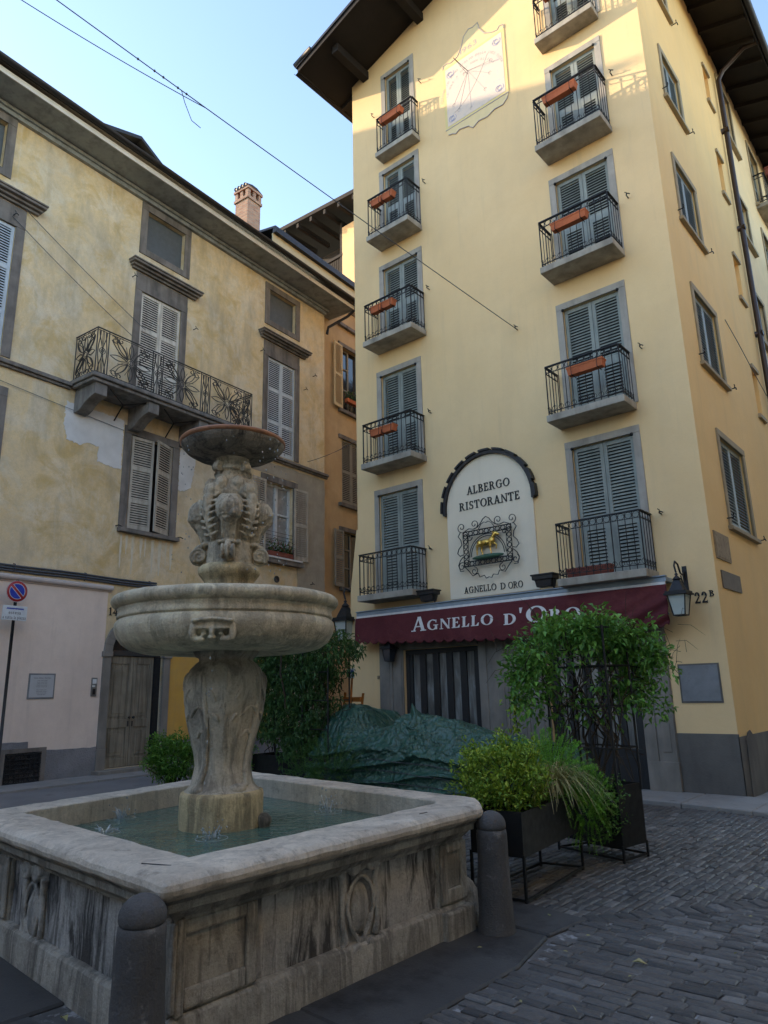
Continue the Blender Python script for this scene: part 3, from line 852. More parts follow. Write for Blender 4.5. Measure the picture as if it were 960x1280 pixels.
# downpipe on the side wall
dp = MB()
dp.tube([(xr+.05, 17.75, roofz(xr)), (xr-.3, 17.72, 17.75), (X0+.25, 17.66, 17.35), (X0+.11, 17.65, 17.1), (X0+.1, 17.6, 14), (X0+.1, 17.55, 8), (X0+.1, 17.55, 0.1)], .062, 10)
for z in (15.5, 12.6, 9.7, 6.8, 3.9): dp.tube([(X0, 17.58, z), (X0+.18, 17.58, z)], .075, 8)
dpo = dp.build('downpipe', M['copper'], None, (X0+.1, 17.6, 0))
tag(dpo, 'long dark brown rain downpipe on the orange side wall with elbow under the eaves', 'drainpipe')

# ------------------------------------------------------------------ house that continues the side street
nb = thing('neighbouring_house', 'paler yellow house beyond the downpipe along the side street', 'house', (X0, 18, 0))
NW = [(17.98,19.1,15.75,17.5), (17.98,19.1,12.7,14.0), (17.98,19.1,9.75,11.1), (17.98,19.1,6.8,8.2), (20.9,22.0,15.2,17.3), (20.9,22.0,12.2,14.3), (20.9,22.0,9.2,11.3), (24,25.2,15.5,17.2), (24,25.2,12.5,14.2)]
mb = MB(Ms); wall_holes(mb, 17.9, 30, 0, 18.35, NW); mb.build('wall', M['next'], nb)
for i, (a, b, c, d) in enumerate(NW):
    mb = MB(Ms); surround(mb, a-.1, b+.1, c, d+.1, .1, .03, sill=.1)
    w = mb.build('window', M['paint_sur'], nb)
    mb = MB(Ms); mb.fb(a, b, -.14, -.12, c, d); mb.build('pane', M['pane'], w)
    mb = MB(Ms)
    for u in (a, (a+b)/2-.03, b-.06): mb.fb(u, u+.06, -.12, -.08, c, d)
    for z in (c, (c+d)/2, d-.06): mb.fb(a+.06, (a+b)/2-.03, -.12, -.085, z, z+.06); mb.fb((a+b)/2+.03, b-.06, -.12, -.085, z, z+.06)
    mb.build('sash', M['shut'], w)
for c in (15.15, 12.15, 9.15):
    mb = MB(Ms); mb.fb(20.8, 22.1, 0, .35, c-.12, c); s_ = mb.build('balcony', M['slab'], nb)
    railing(s_, Ms, 20.85, 22.05, .3, c, c+1.0)
mb = MB(Ms); mb.fb(21.0, 21.75, .34, .52, 16.1, 16.32); mb.fb(20.98, 21.77, .33, .53, 16.32, 16.36)
o = mb.build('flower_box', M['terrad'], None, (X0+.4, 21.4, 16.1)); tag(o, 'dark red flower box on the highest side street balcony beyond the downpipe', 'flower box', 'flower boxes on balconies')

# ------------------------------------------------------------------ flower boxes on the hotel balconies
def trough(mb, L, w=.16, h=.15, mi=0):
    t = .012; k = .018
    def ring(z, e): return [(-L/2+e, -w/2+e, z), (L/2-e, -w/2+e, z), (L/2-e, w/2-e, z), (-L/2+e, w/2-e, z)]
    vs = ring(0, k) + ring(h-.03, 0) + ring(h-.03, -.008) + ring(h, -.008) + ring(h, t) + ring(h-.04, t+.002)
    fs = [(3,2,1,0)]
    for r_ in range(5):
        for i in range(4):
            j = (i+1) % 4
            fs.append((r_*4+i, r_*4+j, r_*4+4+j, r_*4+4+i))
    mb.add(vs, fs, mi)
    mb.add(ring(h-.035, t+.002), [(0,1,2,3)], 1)
def flowerbox(u, z, L, o, label, tilt=0):
    loc = (u, Y0-o, z)
    t = thing('flower_box', label, 'flower box', loc, tilt, 'flower boxes on balconies')
    mb = MB(WM[t]); trough(mb, L); mb.build('trough', [M['terra'], M['soil']], t, bevel=.004)
    for s in (-.36, .36):
        x = L*s; mb = MB(WM[t])
        mb.tube([(x, .12, .20), (x, -.095, .175), (x, -.10, -.01), (x, .09, -.012)], .008, 5)
        mb.build('bracket', M['iron'], t)
    return t
flowerbox(-4.62, 6.93, .66, .62, 'terracotta flower box on the second lowest balcony of the right column')
flowerbox(-4.66, 9.88, .70, .62, 'terracotta flower box on the middle balcony of the right column')
flowerbox(-4.60, 12.70, .68, .62, 'terracotta flower box on the second highest balcony of the right column, beside the sundial')
flowerbox(-4.52, 15.40, .64, .42, 'terracotta flower box cut by the top edge, on the highest right balcony')
flowerbox(-8.98, 15.12, .66, .39, 'terracotta flower box on the top left balcony, under the eaves')
for z, uc, nm in ((12.70, -9.12, 'second highest'), (9.93, -9.20, 'middle'), (6.99, -9.27, 'second lowest')):
    flowerbox(uc-.17, z, .33, .62, 'left one of two short flower boxes on the %s left balcony' % nm)
    flowerbox(uc+.17, z, .33, .62, 'right one of two short flower boxes on the %s left balcony' % nm)
t = thing('flower_box', 'dark reddish trough standing on the floor of the lowest right balcony, above the awning', 'flower box', (-5.02, Y0-.34, 3.412), 0, 'flower boxes on balconies')
mb = MB(WM[t]); trough(mb, .78, .18, .17); mb.build('trough', [M['terrad'], M['soil']], t)

# ------------------------------------------------------------------ sundial painted on the wall
sd = thing('sundial', 'painted wall sundial dated 1963 with scrolled yellow frame', 'sundial', (-6.83, Y0, 14.27))
mb = MB(Mf); a, b, c, d = -7.60, -6.06, 14.28, 15.88
mb.fb(a, b, 0, .02, c, d); mb.build('dial_face', M['sundial'], sd)
mb = MB(Mf)
for q in ((a-.07, a, c-.07, d+.07), (b, b+.07, c-.07, d+.07), (a, b, c-.07, c), (a, b, d, d+.07)):
    mb.fb(q[0], q[1], 0, .016, q[2], q[3])
mb.build('frame_band', M['dialframe'], sd)
mb = MB(Mf)
top = [(a-.07, d+.07), (a-.05, d+.16), (a+.05, d+.17), (a+.15, d+.12), (a+.35, d+.16), (a+.48, d+.36), (a+.56, d+.6), (a+.70, d+.72), (a+.82, d+.68), (a+.95, d+.72), (a+.99, d+.5), (a+1.12, d+.28), (a+1.3, d+.17), (b-.1, d+.13), (b-.04, d+.2), (b+.06, d+.17), (b+.07, d+.07)]
mb.prism(top[::-1], 0, .012); mb.build('scroll_ornament', M['dialgreen'], sd); mb = MB(Mf)
bot = [(a-.07, c-.07), (b+.07, c-.07), (b+.02, c-.2), (b-.1, c-.3), (b-.3, c-.28), (b-.5, c-.36), (b-.72, c-.33), (a+.66, c-.42), (a+.55, c-.30), (a+.3, c-.24), (a+.2, c-.30), (a+.1, c-.24), (a, c-.22)]
mb.prism(bot[::-1], 0, .012)
mb.build('scroll_ornament', M['dialgreen'], sd)
mb = MB(Mf)
for P in (top, bot): mb.tube([(u, -.013, z) for u, z in P], .012, 4)
cu, cz = -6.98, 15.45
for ang, L in ((-12, .62), (-38, .72), (-62, .9), (-88, 1.05), (-108, .95), (-122, .8), (-172, .1)):
    q = R(ang); e = (cu+L*math.cos(q), cz+L*math.sin(q))
    mb.tube([(cu, -.021, cz), (e[0], -.021, e[1])], .004, 4)
    mb.tube([(e[0]+.04*math.cos(t), -.021, e[1]+.04*math.sin(t)) for t in [k for k in range(6)]], .004, 4)
mb.tube([(a+.2+.12*k, -.021, 14.55+.03*k+.012*k*k) for k in range(9)], .004, 4)
mb.build('hour_line', M['dialline'], sd)
mb = MB(Mf)
text_arc(mb, 'SERENO IO SONO FIGLIO DELLA LUCE TUTTA', cu+.06, cz-.55, .82, R(172), R(12), .085, .0225)
text_arc(mb, 'LE ORE A NOI NON ALLEGRE', cu+.06, cz-.55, .67, R(165), R(25), .08, .0225)
text_flat(mb, '1963', cu+.03, d+.16, .2, .0145, squash=1.4)
mb.build('lettering', M['dialline'], sd)
for (u, z) in ((a+.14, c+.16), (b-.14, c+.17), (a+.14, d-.2), (b-.14, d-.17)):
    mb = MB(Mf)
    for k in range(3):
        mb.tube([(u+(.05+.025*k)*math.cos(t)*(1 if k != 1 else .7), -.021, z+(.05+.02*k)*math.sin(t)) for t in [i*.5+k for i in range(11 if k else 12)]], .007, 4)
    mb.build('corner_flourish', M['dialblue'], sd)
mb = MB(Mf); mb.tube([(cu, 0, cz), (cu-.10, -.45, cz+.10)], .008, 5); mb.tube([(cu-.10, -.45, cz+.10), (cu+.0, 0, cz-.1)], .004, 4); mb.build('gnomon', M['iron'], sd)

# ------------------------------------------------------------------ arched hotel sign
sg = thing('hotel_sign', 'white arched wall sign reading ALBERGO RISTORANTE with golden lamb in iron frame', 'sign', (-7.13, Y0, 3.4))
cx, zs, hw = -7.13, 5.14, .985
mb = MB(Mf)
arch = [(cx-hw, 3.36), (cx+hw, 3.36)] + [(cx+hw*math.cos(t), zs+1.02*math.sin(t)) for t in [PI*k/28 for k in range(29)]]
mb.prism(arch, 0, .03); mb.build('sign_panel', M['signwall'], sg)
mb = MB(Mf); n = 40
def archring(r0, r1, o0, o1, a0, a1, n, mi=0):
    for k in range(n):
        p, q = a0+(a1-a0)*k/n, a0+(a1-a0)*(k+1)/n
        mb.prism([(cx+r0*math.cos(p), zs+r0*1.03*math.sin(p)), (cx+r1*math.cos(p), zs+r1*1.03*math.sin(p)), (cx+r1*math.cos(q), zs+r1*1.03*math.sin(q)), (cx+r0*math.cos(q), zs+r0*1.03*math.sin(q))], o0, o1, mi)
archring(.985, 1.045, 0, .10, R(-4), R(184), 40)
for k in range(11):
    a0 = R(-4)+R(188)*(k+.1)/11; archring(1.047, 1.085, 0, .13, a0, a0+R(188)/11*.74, 3)
mb.build('arch_moulding', M['gutter'], sg)
mb = MB(Mf)
serif_text(mb, 'ALBERGO', -7.60, 5.41, .165, .031, W=1.0, K=.17, k=.09)
serif_text(mb, 'RISTORANTE', -7.80, 5.105, .165, .031, W=1.40, K=.17, k=.09)
serif_text(mb, 'AGNELLO', -7.78, 3.44, .125, .031, W=.74, K=.13, k=.09)
serif_text(mb, 'D', -6.96, 3.435, .125, .031, K=.13, k=.09); serif_text(mb, 'ORO', -6.79, 3.43, .125, .031, W=.32, K=.13, k=.09)
mb.build('lettering', M['bronze'], sg)
mb = MB(Mf)
fc = (-7.14, 4.29)
def spiral(mb, u, z, r, a0, turns, o, sgn=1, th=.009, n=22, n0=0):
    pts = []
    for i in range(n):
        t = i/(n-1); rr = r*(1-.82*t); a = a0+sgn*turns*2*PI*t
        pts.append((u+rr*math.cos(a), -o, z+rr*math.sin(a)))
    mb.tube(pts, th, 4)
og = .13
for (ha, va) in ((.545, .345), (.43, .255)):
    mb.tube([(fc[0]-ha, -og, fc[1]-va), (fc[0]+ha, -og, fc[1]-va), (fc[0]+ha, -og, fc[1]+va), (fc[0]-ha, -og, fc[1]+va)], .014, 5, closed=True)
for i in range(9):
    u = fc[0]-.49+.98*i/8
    for z in (fc[1]-.30, fc[1]+.30): mb.tube([(u+.05*math.cos(t), -og, z+.042*math.sin(t)) for t in [k*.7 for k in range(9)]], .010, 4, closed=True)
for i in range(6):
    z = fc[1]-.25+.5*i/5
    for u in (fc[0]-.49, fc[0]+.49): mb.tube([(u+.045*math.cos(t), -og, z+.042*math.sin(t)) for t in [k*.7 for k in range(9)]], .010, 4, closed=True)
for rr in (.37, .41): mb.tube([(fc[0]+rr*math.cos(t), -og, fc[1]-.17+rr*1.0*math.sin(t)) for t in [PI*k/20 for k in range(21)]], .009, 4)
for s in (-1, 1):
    spiral(mb, fc[0]+s*.40, fc[1]+.22, .07, 0, 1, og, s)
    spiral(mb, fc[0]+s*.57, fc[1]+.45, .10, R(-90), 1.3, og, s); spiral(mb, fc[0]+s*.27, fc[1]+.47, .095, R(-90), 1.3, og, -s)
    mb.tube([(fc[0]+s*x, -og, fc[1]+z) for x, z in ((.50,.36),(.40,.40),(.30,.375),(.2,.40),(.12,.47),(.07,.54),(.0,.58))], .010, 4)
    mb.tube([(fc[0]+s*x, -og, fc[1]+z) for x, z in ((.18,.36),(.12,.44),(.05,.48),(0,.46))], .008, 4)
    mb.tube([(fc[0]+s*x, -og, fc[1]+z) for x, z in ((.60,.36),(.66,.28),(.60,.2),(.58,.1),(.66,.02),(.69,-.06),(.63,-.12),(.56,-.1))], .010, 4)
    spiral(mb, fc[0]+s*.60, fc[1]-.33, .085, R(60), 1.2, og, -s)
    mb.tube([(fc[0]+s*x, -og, fc[1]+z) for x, z in ((.56,-.14),(.63,-.2),(.68,-.3),(.64,-.42),(.56,-.42))], .010, 4)
    spiral(mb, fc[0]+s*.32, fc[1]-.45, .085, R(90), 1.3, og, s)
    mb.tube([(fc[0]+s*x, -og, fc[1]+z) for x, z in ((.52,-.36),(.45,-.43),(.36,-.54),(.24,-.50),(.2,-.58),(.1,-.56),(.06,-.62),(0,-.60))], .010, 4)
for (u, z) in ((-.5,.3),(.5,.3),(-.5,-.3),(.5,-.3)): mb.tube([(fc[0]+u, 0, fc[1]+z), (fc[0]+u, -og, fc[1]+z)], .01, 5)
mb.build('iron_frame', M['iron'], sg)
mb = MB(Mf); mb.ell((fc[0], -og, fc[1]-.205), (.36, .06, .05), 18, 8); mb.build('mound', M['greenpaint'], sg)
mb = MB(Mf)
L = (fc[0], -og)
def E(u, z, ru, ro, rz): mb.ell((L[0]+u, L[1], fc[1]+z), (ru, ro, rz), 14, 9)
E(-.03, .07, .17, .055, .062); E(-.16, .065, .065, .055, .07); E(.10, .09, .07, .055, .07)
mb.tube([(L[0]+.11, L[1], fc[1]+.11), (L[0]+.17, L[1], fc[1]+.20)], .040, 8)
E(.195, .215, .058, .034, .038); E(.245, .195, .035, .024, .026); E(.15, .245, .02, .05, .014)
for u, x, y in ((-.19,-.22,-.025),(-.14,-.13,.03),(.09,.10,-.025)):
    mb.tube([(L[0]+u, L[1]+y, fc[1]+.05), (L[0]+(u+x)/2-.015, L[1]+y, fc[1]-.06), (L[0]+x, L[1]+y, fc[1]-.165)], [.030,.016,.013], 7)
mb.tube([(L[0]+.13, L[1]+.02, fc[1]+.05), (L[0]+.20, L[1]+.02, fc[1]+.0), (L[0]+.18, L[1]+.02, fc[1]-.08)], [.026,.016,.013], 7)
mb.tube([(L[0]-.21, L[1], fc[1]+.09), (L[0]-.25, L[1], fc[1]+.0)], [.014,.020], 6)
lumpy(mb.build('golden_lamb', M['gold'], sg), .007, 2, .008, .02)

# ------------------------------------------------------------------ awning
aw = thing('awning', 'maroon canvas awning with white shop lettering above the restaurant doors', 'awning', (-7.15, Y0, 3.2))
ax0, ax1 = -10.42, -3.80
mb = MB(Mf); mb.fb(ax0, ax1, 0, .30, 3.20, 3.275); mb.fb(ax0, ax1, .22, .33, 3.275, 3.30)
mb.build('cassette', M['cassette'], aw, bevel=.01)
mb = MB(Mf); mb.fb(ax0+.02, ax1-.02, .28, .315, 3.150, 3.198); mb.build('trim_strip', M['white'], aw)
def awz(s, u):         # s: 0 top, 1 lower edge ; returns (outward, z)
    f = (u-ax0)/(ax1-ax0)
    zb = 2.70 - .16*min(1, f*1.6) + (.05*(f-.8)*5 if f > .8 else 0)
    o = .325 + .05*s + .012*math.sin(PI*s)
    z = 3.152 + (zb-3.152)*s
    return o, z
def awf(a_, b_):
    u = ax0+(ax1-ax0)*a_; o, z = awz(min(b_/.86, 1), u)
    w = .022*mnoise.noise(Vector((u*1.1, b_*1.2, 3)))*(.3+b_) + .012*math.sin(u*5.1+b_*2)*b_ + .007*math.sin(u*11+1)*b_
    if a_ > .78:                                   # gathered folds towards the right bracket
        k = (a_-.78)/.22; w += .045*k*math.sin((b_*1.3 + a_*6)*13)*b_
    if b_ > .86:
        q = (b_-.86)/.14
        z -= q*(.03+.075*abs(math.sin(PI*(u-ax0)/.235))**.6)
        o += .006*q
    return (u, -(o+w), z)
mb = MB(Mf); mb.grid(awf, 240, 22)
def endf(a_, b_):
    p = Vector(awf(0, b_)); return (p.x, p.y*(1-a_), p.z+.0*a_)
def endg(a_, b_):
    p = Vector(awf(1, b_)); return (p.x, p.y*(1-a_), p.z)
c_ = mb.build('canvas', M['awning'], aw)
c_.modifiers.new('s', 'SOLIDIFY').thickness = .004
def awx(u, z, o):
    f = (u-ax0)/(ax1-ax0); zb = awz(1, u)[1]; s = (3.152-z)/(3.152-zb)
    p = awf(f, max(0, min(.86, s*.86))); return (u, p[1]-(o+.006), z)
mb = MB(Mf)
B_, s_ = 1.0, .70
serif_text(mb, 'AGNELLO', -8.86, 2.765, .285, 0, W=1.93, K=.21, k=.08, sizes=[B_, s_, s_, s_, s_, s_, s_], d=.004, xf=awx)
serif_text(mb, "D'ORO", -6.74, 2.735, .285, 0, W=1.52, K=.21, k=.08, sizes=[s_, B_, B_, s_, s_], d=.004, xf=awx)
mb.build('lettering', M['white'], aw)
mb = MB(Mf)
for u in (ax0+.4, -7.0, ax1-.3):
    mb.tube([(u, -.02, 3.05), (u, -.24, 2.78)], .018, 6)
mb.build('folding_arm', M['irong'], aw)
mb = MB(Mf); mb.tube([(ax0+.03, -.26, 2.78), (-7.2, -.26, 2.70), (ax1-.03, -.26, 2.70)], .018, 8); mb.build('front_bar', M['cassette'], aw)

# black plastic pots standing on the awning box
def pot(u, z, s, label):
    t = thing('flower_pot', label, 'flower pot', (u, Y0-.30, z), 0, 'black pots on the awning')
    mb = MB(WM[t])
    def ring(z, w): return [(-w, -w*.62, z), (w, -w*.62, z), (w, w*.62, z), (-w, w*.62, z)]
    rs = [ring(0, .17*s), ring(.15*s, .20*s), ring(.155*s, .245*s), ring(.24*s, .25*s), ring(.24*s, .275*s), ring(.275*s, .275*s), ring(.275*s, .24*s), ring(.22*s, .235*s)]
    vs = sum(rs, []); fs = [(3,2,1,0)]
    for r_ in range(len(rs)-1):
        for i in range(4):
            j = (i+1) % 4; fs.append((r_*4+i, r_*4+j, r_*4+4+j, r_*4+4+i))
    mb.add(vs, fs); mb.add(ring(.225*s, .236*s), [(0,1,2,3)], 1)
    mb.build('pot', [M['blackpl'], M['soil']], t, bevel=.006)
    mb = MB(WM[t]); mb.tube([(.14*s, .02, .02), (.19*s, .0, -.05), (.22*s, -.02, .16*s)], .012, 5); mb.build('holder', M['iron'], t)
pot(-8.46, 3.34, .80, 'black plastic flower pot on the awning box between left balcony and arched sign')
pot(-5.88, 3.34, .82, 'black plastic flower pot on the awning box left of the lowest right balcony')

# ------------------------------------------------------------------ lanterns
def lantern(loc, label, s=1.0, arm=True, off=.42, rot=0, gl='lampglass'):
    t = thing('wall_lantern', label, 'lantern', loc, rot, 'old style wall lanterns')
    W = WM[t]
    mb = MB(W)
    # lantern body hangs at local (0,-off, 0): glass from z -.34 to 0
    wt, wb, h = .145*s, .095*s, .34*s
    T4 = [(-wt,-wt),(wt,-wt),(wt,wt),(-wt,wt)]; B4 = [(-wb,-wb),(wb,-wb),(wb,wb),(-wb,wb)]
    for i in range(4):
        mb.tube([(T4[i][0], T4[i][1]-off, 0), (B4[i][0], B4[i][1]-off, -h)], .012*s, 5)
    for i in range(4):
        j = (i+1) % 4
        mb.tube([(B4[i][0], B4[i][1]-off, -h), (B4[j][0], B4[j][1]-off, -h)], .012*s, 5)
    e = wt+.05*s
    mb.box(-e, e, -off-e, -off+e, 0, .03*s); mb.box(-e*.9, e*.9, -off-e*.9, -off+e*.9, .03*s, .065*s)
    mb.add([(-e*.62,-off-e*.62,.065*s),(e*.62,-off-e*.62,.065*s),(e*.62,-off+e*.62,.065*s),(-e*.62,-off+e*.62,.065*s),(-.05*s,-off-.05*s,.25*s),(.05*s,-off-.05*s,.25*s),(.05*s,-off+.05*s,.25*s),(-.05*s,-off+.05*s,.25*s)],
           [(0,1,5,4),(1,2,6,5),(2,3,7,6),(3,0,4,7),(4,5,6,7)])
    mb.lathe([(.05*s,.25*s),(.075*s,.27*s),(.05*s,.30*s),(.02*s,.33*s),(.03*s,.36*s),(.0,.39*s)], 10, (0,-off))
    body = mb.build('lantern_frame', M['iron'], t)
    mb = MB(W)
    for i in range(4):
        j = (i+1) % 4
        mb.add([(T4[i][0]*.97, T4[i][1]*.97-off, -.004), (T4[j][0]*.97, T4[j][1]*.97-off, -.004), (B4[j][0]*.97, B4[j][1]*.97-off, -h), (B4[i][0]*.97, B4[i][1]*.97-off, -h)], [(0,1,2,3)])
    mb.build('glass', M[gl], t)
    mb = MB(W); mb.lathe([(.0,-h*.75),(.035*s,-h*.7),(.045*s,-h*.45),(.02*s,-h*.2),(.02*s,-.01)], 10, (0,-off)); mb.build('bulb', M['panec'], body)
    if arm:
        mb = MB(W)
        mb.tube([(0,0,.2*s),(0,-.04,.45*s),(0,-.12,.38*s),(0,-.22,.40*s),(0,-.30,.55*s),(0,-off,.58*s),(0,-off-.05,.5*s),(0,-off,.39*s)], .016*s, 6)
        mb.tube([(0,0,.02*s),(0,-.1,.12*s),(0,-.22,.36*s)], .012*s, 5)
        pts = [(0, -.10-.07*(1-.8*k/12)*math.cos(k*.6), .02*s+.07*(1-.8*k/12)*math.sin(k*.6)) for k in range(13)]
        mb.tube(pts, .009*s, 4)
        mb.box(-.035, .035, -.012, .0, -.02, .55*s)
        mb.build('arm', M['iron'], t)
    return t
lantern((-3.60, Y0, 2.95), 'black iron wall lantern beside the house number 22B at the right end of the awning', .9)
lantern((-10.98, Y0+.45, 3.16), 'black iron lantern at the alley corner, left of the awning', 1.25, True, .5)
lantern((-9.56, Y0-.05, 2.47), 'small dark lantern under the left end of the awning beside the shop door', .72, False, .2, gl='pane')

# house number, panels, plaques
mb = MB(Mf)
serif_text(mb, '22', -3.50, 2.84, .175, .001, W=.21, K=.22, k=.1, d=.012); serif_text(mb, 'B', -3.275, 2.93, .095, .001, K=.2, k=.12, d=.012)
o = mb.build('house_number', M['bronze'], None, (-3.4, Y0, 2.85)); tag(o, 'dark metal house number 22B on the yellow wall beside the lantern', 'house number')
mb = MB(Mf); mb.fb(-3.86, -3.30, 0, .02, 1.37, 1.905)
t = thing('service_panel', 'square grey metal service hatch low on the yellow wall', 'panel', (-3.58, Y0, 1.37))
mb.build('door_plate', M['marble'], t, bevel=.004)
mb = MB(Mf)
for q in ((-3.885, -3.86, 1.345, 1.93), (-3.30, -3.275, 1.345, 1.93), (-3.86, -3.30, 1.345, 1.37), (-3.86, -3.30, 1.905, 1.93)): mb.fb(q[0], q[1], 0, .012, q[2], q[3])
mb.build('rim', M['dado'], t)
mb = MB(Ms); mb.fb(11.72, 12.52, 0, .02, 3.54, 3.98); mb.fb(11.75, 12.49, .02, .025, 3.57, 3.95); o = mb.build('stone_plaque', M['oldplaque'], None, (X0, 12.1, 3.54))
tag(o, 'worn sandy stone plaque on the side wall, upper of the two by the corner', 'plaque')
mb = MB(Ms); mb.fb(11.86, 12.9, 0, .02, 3.08, 3.36); o = mb.build('street_plaque', surf('street_plaque_stone', (.17,.135,.10), (.12,.095,.07), 9, .8, .3, 60, .004), None, (X0, 12.4, 3.08))
tag(o, 'dark brown street name plaque on the side wall, lower of the two by the corner', 'plaque')
mb = MB(Mf); mb.fb(-10.09, -10.03, 0, .03, 1.88, 1.95); o = mb.build('doorbell', M['oldplaque'], None, (-10.06, Y0, 1.9)); tag(o, 'tiny brass doorbell on yellow wall left of the shop front', 'doorbell')
# loose cable on the side wall
mb = MB(Ms); mb.tube([(14.67, -.02, 8.89), (15.4, -.05, 8.62), (16.4, -.06, 8.30), (17.4, -.06, 8.05)], .008, 5)
o = mb.build('wall_cable', M['cable'], None, (X0, 15, 8.6)); tag(o, 'short thin cable stretched along the orange side wall to the downpipe', 'cable')
# ------------------------------------------------------------------ old house on the left
def LP(u, o, z): return Ml @ Vector((u, -o, z))
lh = thing('old_house', 'weathered beige old house with scrollwork iron balcony on the left of the piazza', 'house', (-15.2, 7, 0), TH and 0)
UR = 8.9
opens = [  # holes (u0,u1,z0,z1)
 (-8.1,-6.3,13.15,14.3), (-3.35,-2.2,13.12,14.3), (1.58,2.82,13.12,14.28), (6.2,7.42,13.12,14.2),
 (1.55,2.81,8.72,11.86), (6.18,7.42,8.72,11.86), (-3.0,-1.76,8.72,11.86),
 (1.56,2.80,5.52,7.9), (6.18,7.38,5.58,7.82), (-3.0,-1.72,5.5,7.85),
 (-8,-6.7,5.5,7.85), (-8,-6.7,9.3,11.86)]
door_h = (1.40, 2.84, .10, 3.30)
mb = MB(Ml)
wall_holes(mb, -13, UR, 0, 14.75, opens + [door_h])
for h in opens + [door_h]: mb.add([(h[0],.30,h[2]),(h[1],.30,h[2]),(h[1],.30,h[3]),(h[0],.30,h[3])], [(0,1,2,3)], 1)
wall_back = True
mb.add([(UR,0,0),(UR,9,0),(UR,9,14.75),(UR,0,14.75)], [(0,1,2,3)])
mb.add([(-13,0,0),(-13,9,0),(-13,9,14.75),(-13,0,14.75)], [(3,2,1,0)])
mb.build('wall', [M['left'], M['dark']], lh)
# areas of different render: thin coats on the wall
def coat(name, m, polys, o=.006, parent=None):
    mb = MB(Ml)
    for p in polys:
        if sum(p[i][0]*p[(i+1)%len(p)][1]-p[(i+1)%len(p)][0]*p[i][1] for i in range(len(p))) > 0: p = p[::-1]
        mb.prism(p, -.01, o)
    return mb.build(name, m, parent or lh)
def jag(P, amp=.035, step=.09):
    out = []
    for i in range(len(P)):
        a = Vector(P[i]); b = Vector(P[(i+1) % len(P)]); n = max(1, int((b-a).length/step))
        for k in range(n):
            q = a + (b-a)*k/n
            out.append((q.x+random.uniform(-amp, amp), q.y+random.uniform(-amp, amp)))
    return out
coat('pink_render', M['pink'], [[(-13,.55),(1.22,.55),(1.22,3.97),(-13,3.97)]], .010)
coat('ochre_render', M['ochre'], [[(3.02,.55),(3.02,3.2),(2.9,3.5),(4.0,4.0),(6.4,4.1),(6.5,.55)]], .004)
coat('grey_render', M['greyplaster'], [jag([(7.62,.3),(8.90,.3),(8.90,8.42),(5.6,8.42),(5.62,8.05),(7.6,8.06)], .02, .2)], .008)
coat('bare_patch', M['paleplaster'], [jag([(-.20,8.2),(1.31,8.2),(1.31,6.93),(1.0,6.95),(.69,6.98),(.68,7.34),(.41,7.36),(.2,7.26),(-.12,7.32),(-.22,7.7)], .022, .035)], .010)
coat('bare_patch', M['paleplaster'], [jag([(3.02,8.0),(3.55,7.9),(3.5,7.4),(3.42,6.95),(3.2,6.82),(3.02,6.8)], .022, .035)], .010)
lime = surf('lime_runs', (.74,.68,.54), (.62,.56,.43), 6, .95, .3, 60)
for k in range(9):
    u = 1.42+.19*k+random.uniform(-.06,.06); w_ = random.uniform(.018,.05); zb_ = random.uniform(4.45, 4.95)
    coat('lime_run', lime, [jag([(u-w_,5.38),(u+w_,5.38),(u+w_*.8,(5.38+zb_)/2),(u+w_*.3,zb_),(u-w_*.3,zb_),(u-w_*.9,(5.38+zb_)/2)], .008, .08)], .003)
coat('dado', M['dadol'], [jag([(-13,0),(1.19,0),(1.19,.60),(-.35,.62),(-.36,.80),(-13,.83)], .012, .15)], .05)
coat('dado', M['dadol'], [[(3.02,0),(UR,0),(UR,.6),(3.02,.6)]], .03)
# string course, lower moulding, cables
mb = MB(Ml)
for a, b in ((-13, -.16), (4.9, UR+.1)):
    mb.fb(a, b, 0, .07, 8.49, 8.55); mb.fb(a, b, 0, .13, 8.55, 8.63); mb.fb(a, b, 0, .09, 8.63, 8.66)
mb.build('string_course', M['surroundl'], lh, bevel=.012)
mb = MB(Ml)
mb.tube([(-13, -.04, 4.06), (1.3, -.04, 4.06)], .06, 10); mb.fb(-13, 1.3, 0, .03, 3.97, 4.02)
mb.build('round_moulding', surf('pink_moulding', (.58,.48,.42), (.47,.39,.34), 3, .8, .2), lh)
mb = MB(Ml)
for z, r in ((4.30,.022), (4.245,.024), (4.19,.02)):
    mb.tube([(-13+.5*k, -.035-.006*math.sin(k*1.7+z), z+.010*math.sin(k*1.3+z*7)+.0) for k in range(32)], r, 6)
for u in (-8,-5,-3.2,-1.0,.6,2.3): mb.tube([(u, 0, 4.17), (u, -.075, 4.2), (u, -.075, 4.32), (u, 0, 4.34)], .012, 5)
mb.build('wall_cable_run', M['cable'], lh)
def grime_sill(mb, u0, u1, z, o=.12):
    mb.fb(u0, u1, 0, o, z-.06, z); mb.fb(u0+.06, u1-.06, 0, o-.05, z-.12, z-.06)
def cornice(mb, u0, u1, z):
    mb.fb(u0+.10, u1-.10, 0, .08, z-.22, z-.16); mb.fb(u0+.06, u1-.06, 0, .16, z-.16, z-.10); mb.fb(u0+.02, u1-.02, 0, .25, z-.10, z-.04); mb.fb(u0, u1, 0, .28, z-.04, z)
# attic windows
for h in opens[:4]:
    a, b, c, d = h
    mb = MB(Ml); surround(mb, a-.2, b+.2, c-.18, d+.2, .2, .03); mb.fb(a, b, -.02, .03, c-.18, c-.002)
    w = mb.build('attic_window', M['surroundl'], lh, bevel=.008)
    mb = MB(Ml); mb.fb(a, b, -.16, -.13, c, d); mb.build('blind', M['blind'], w)
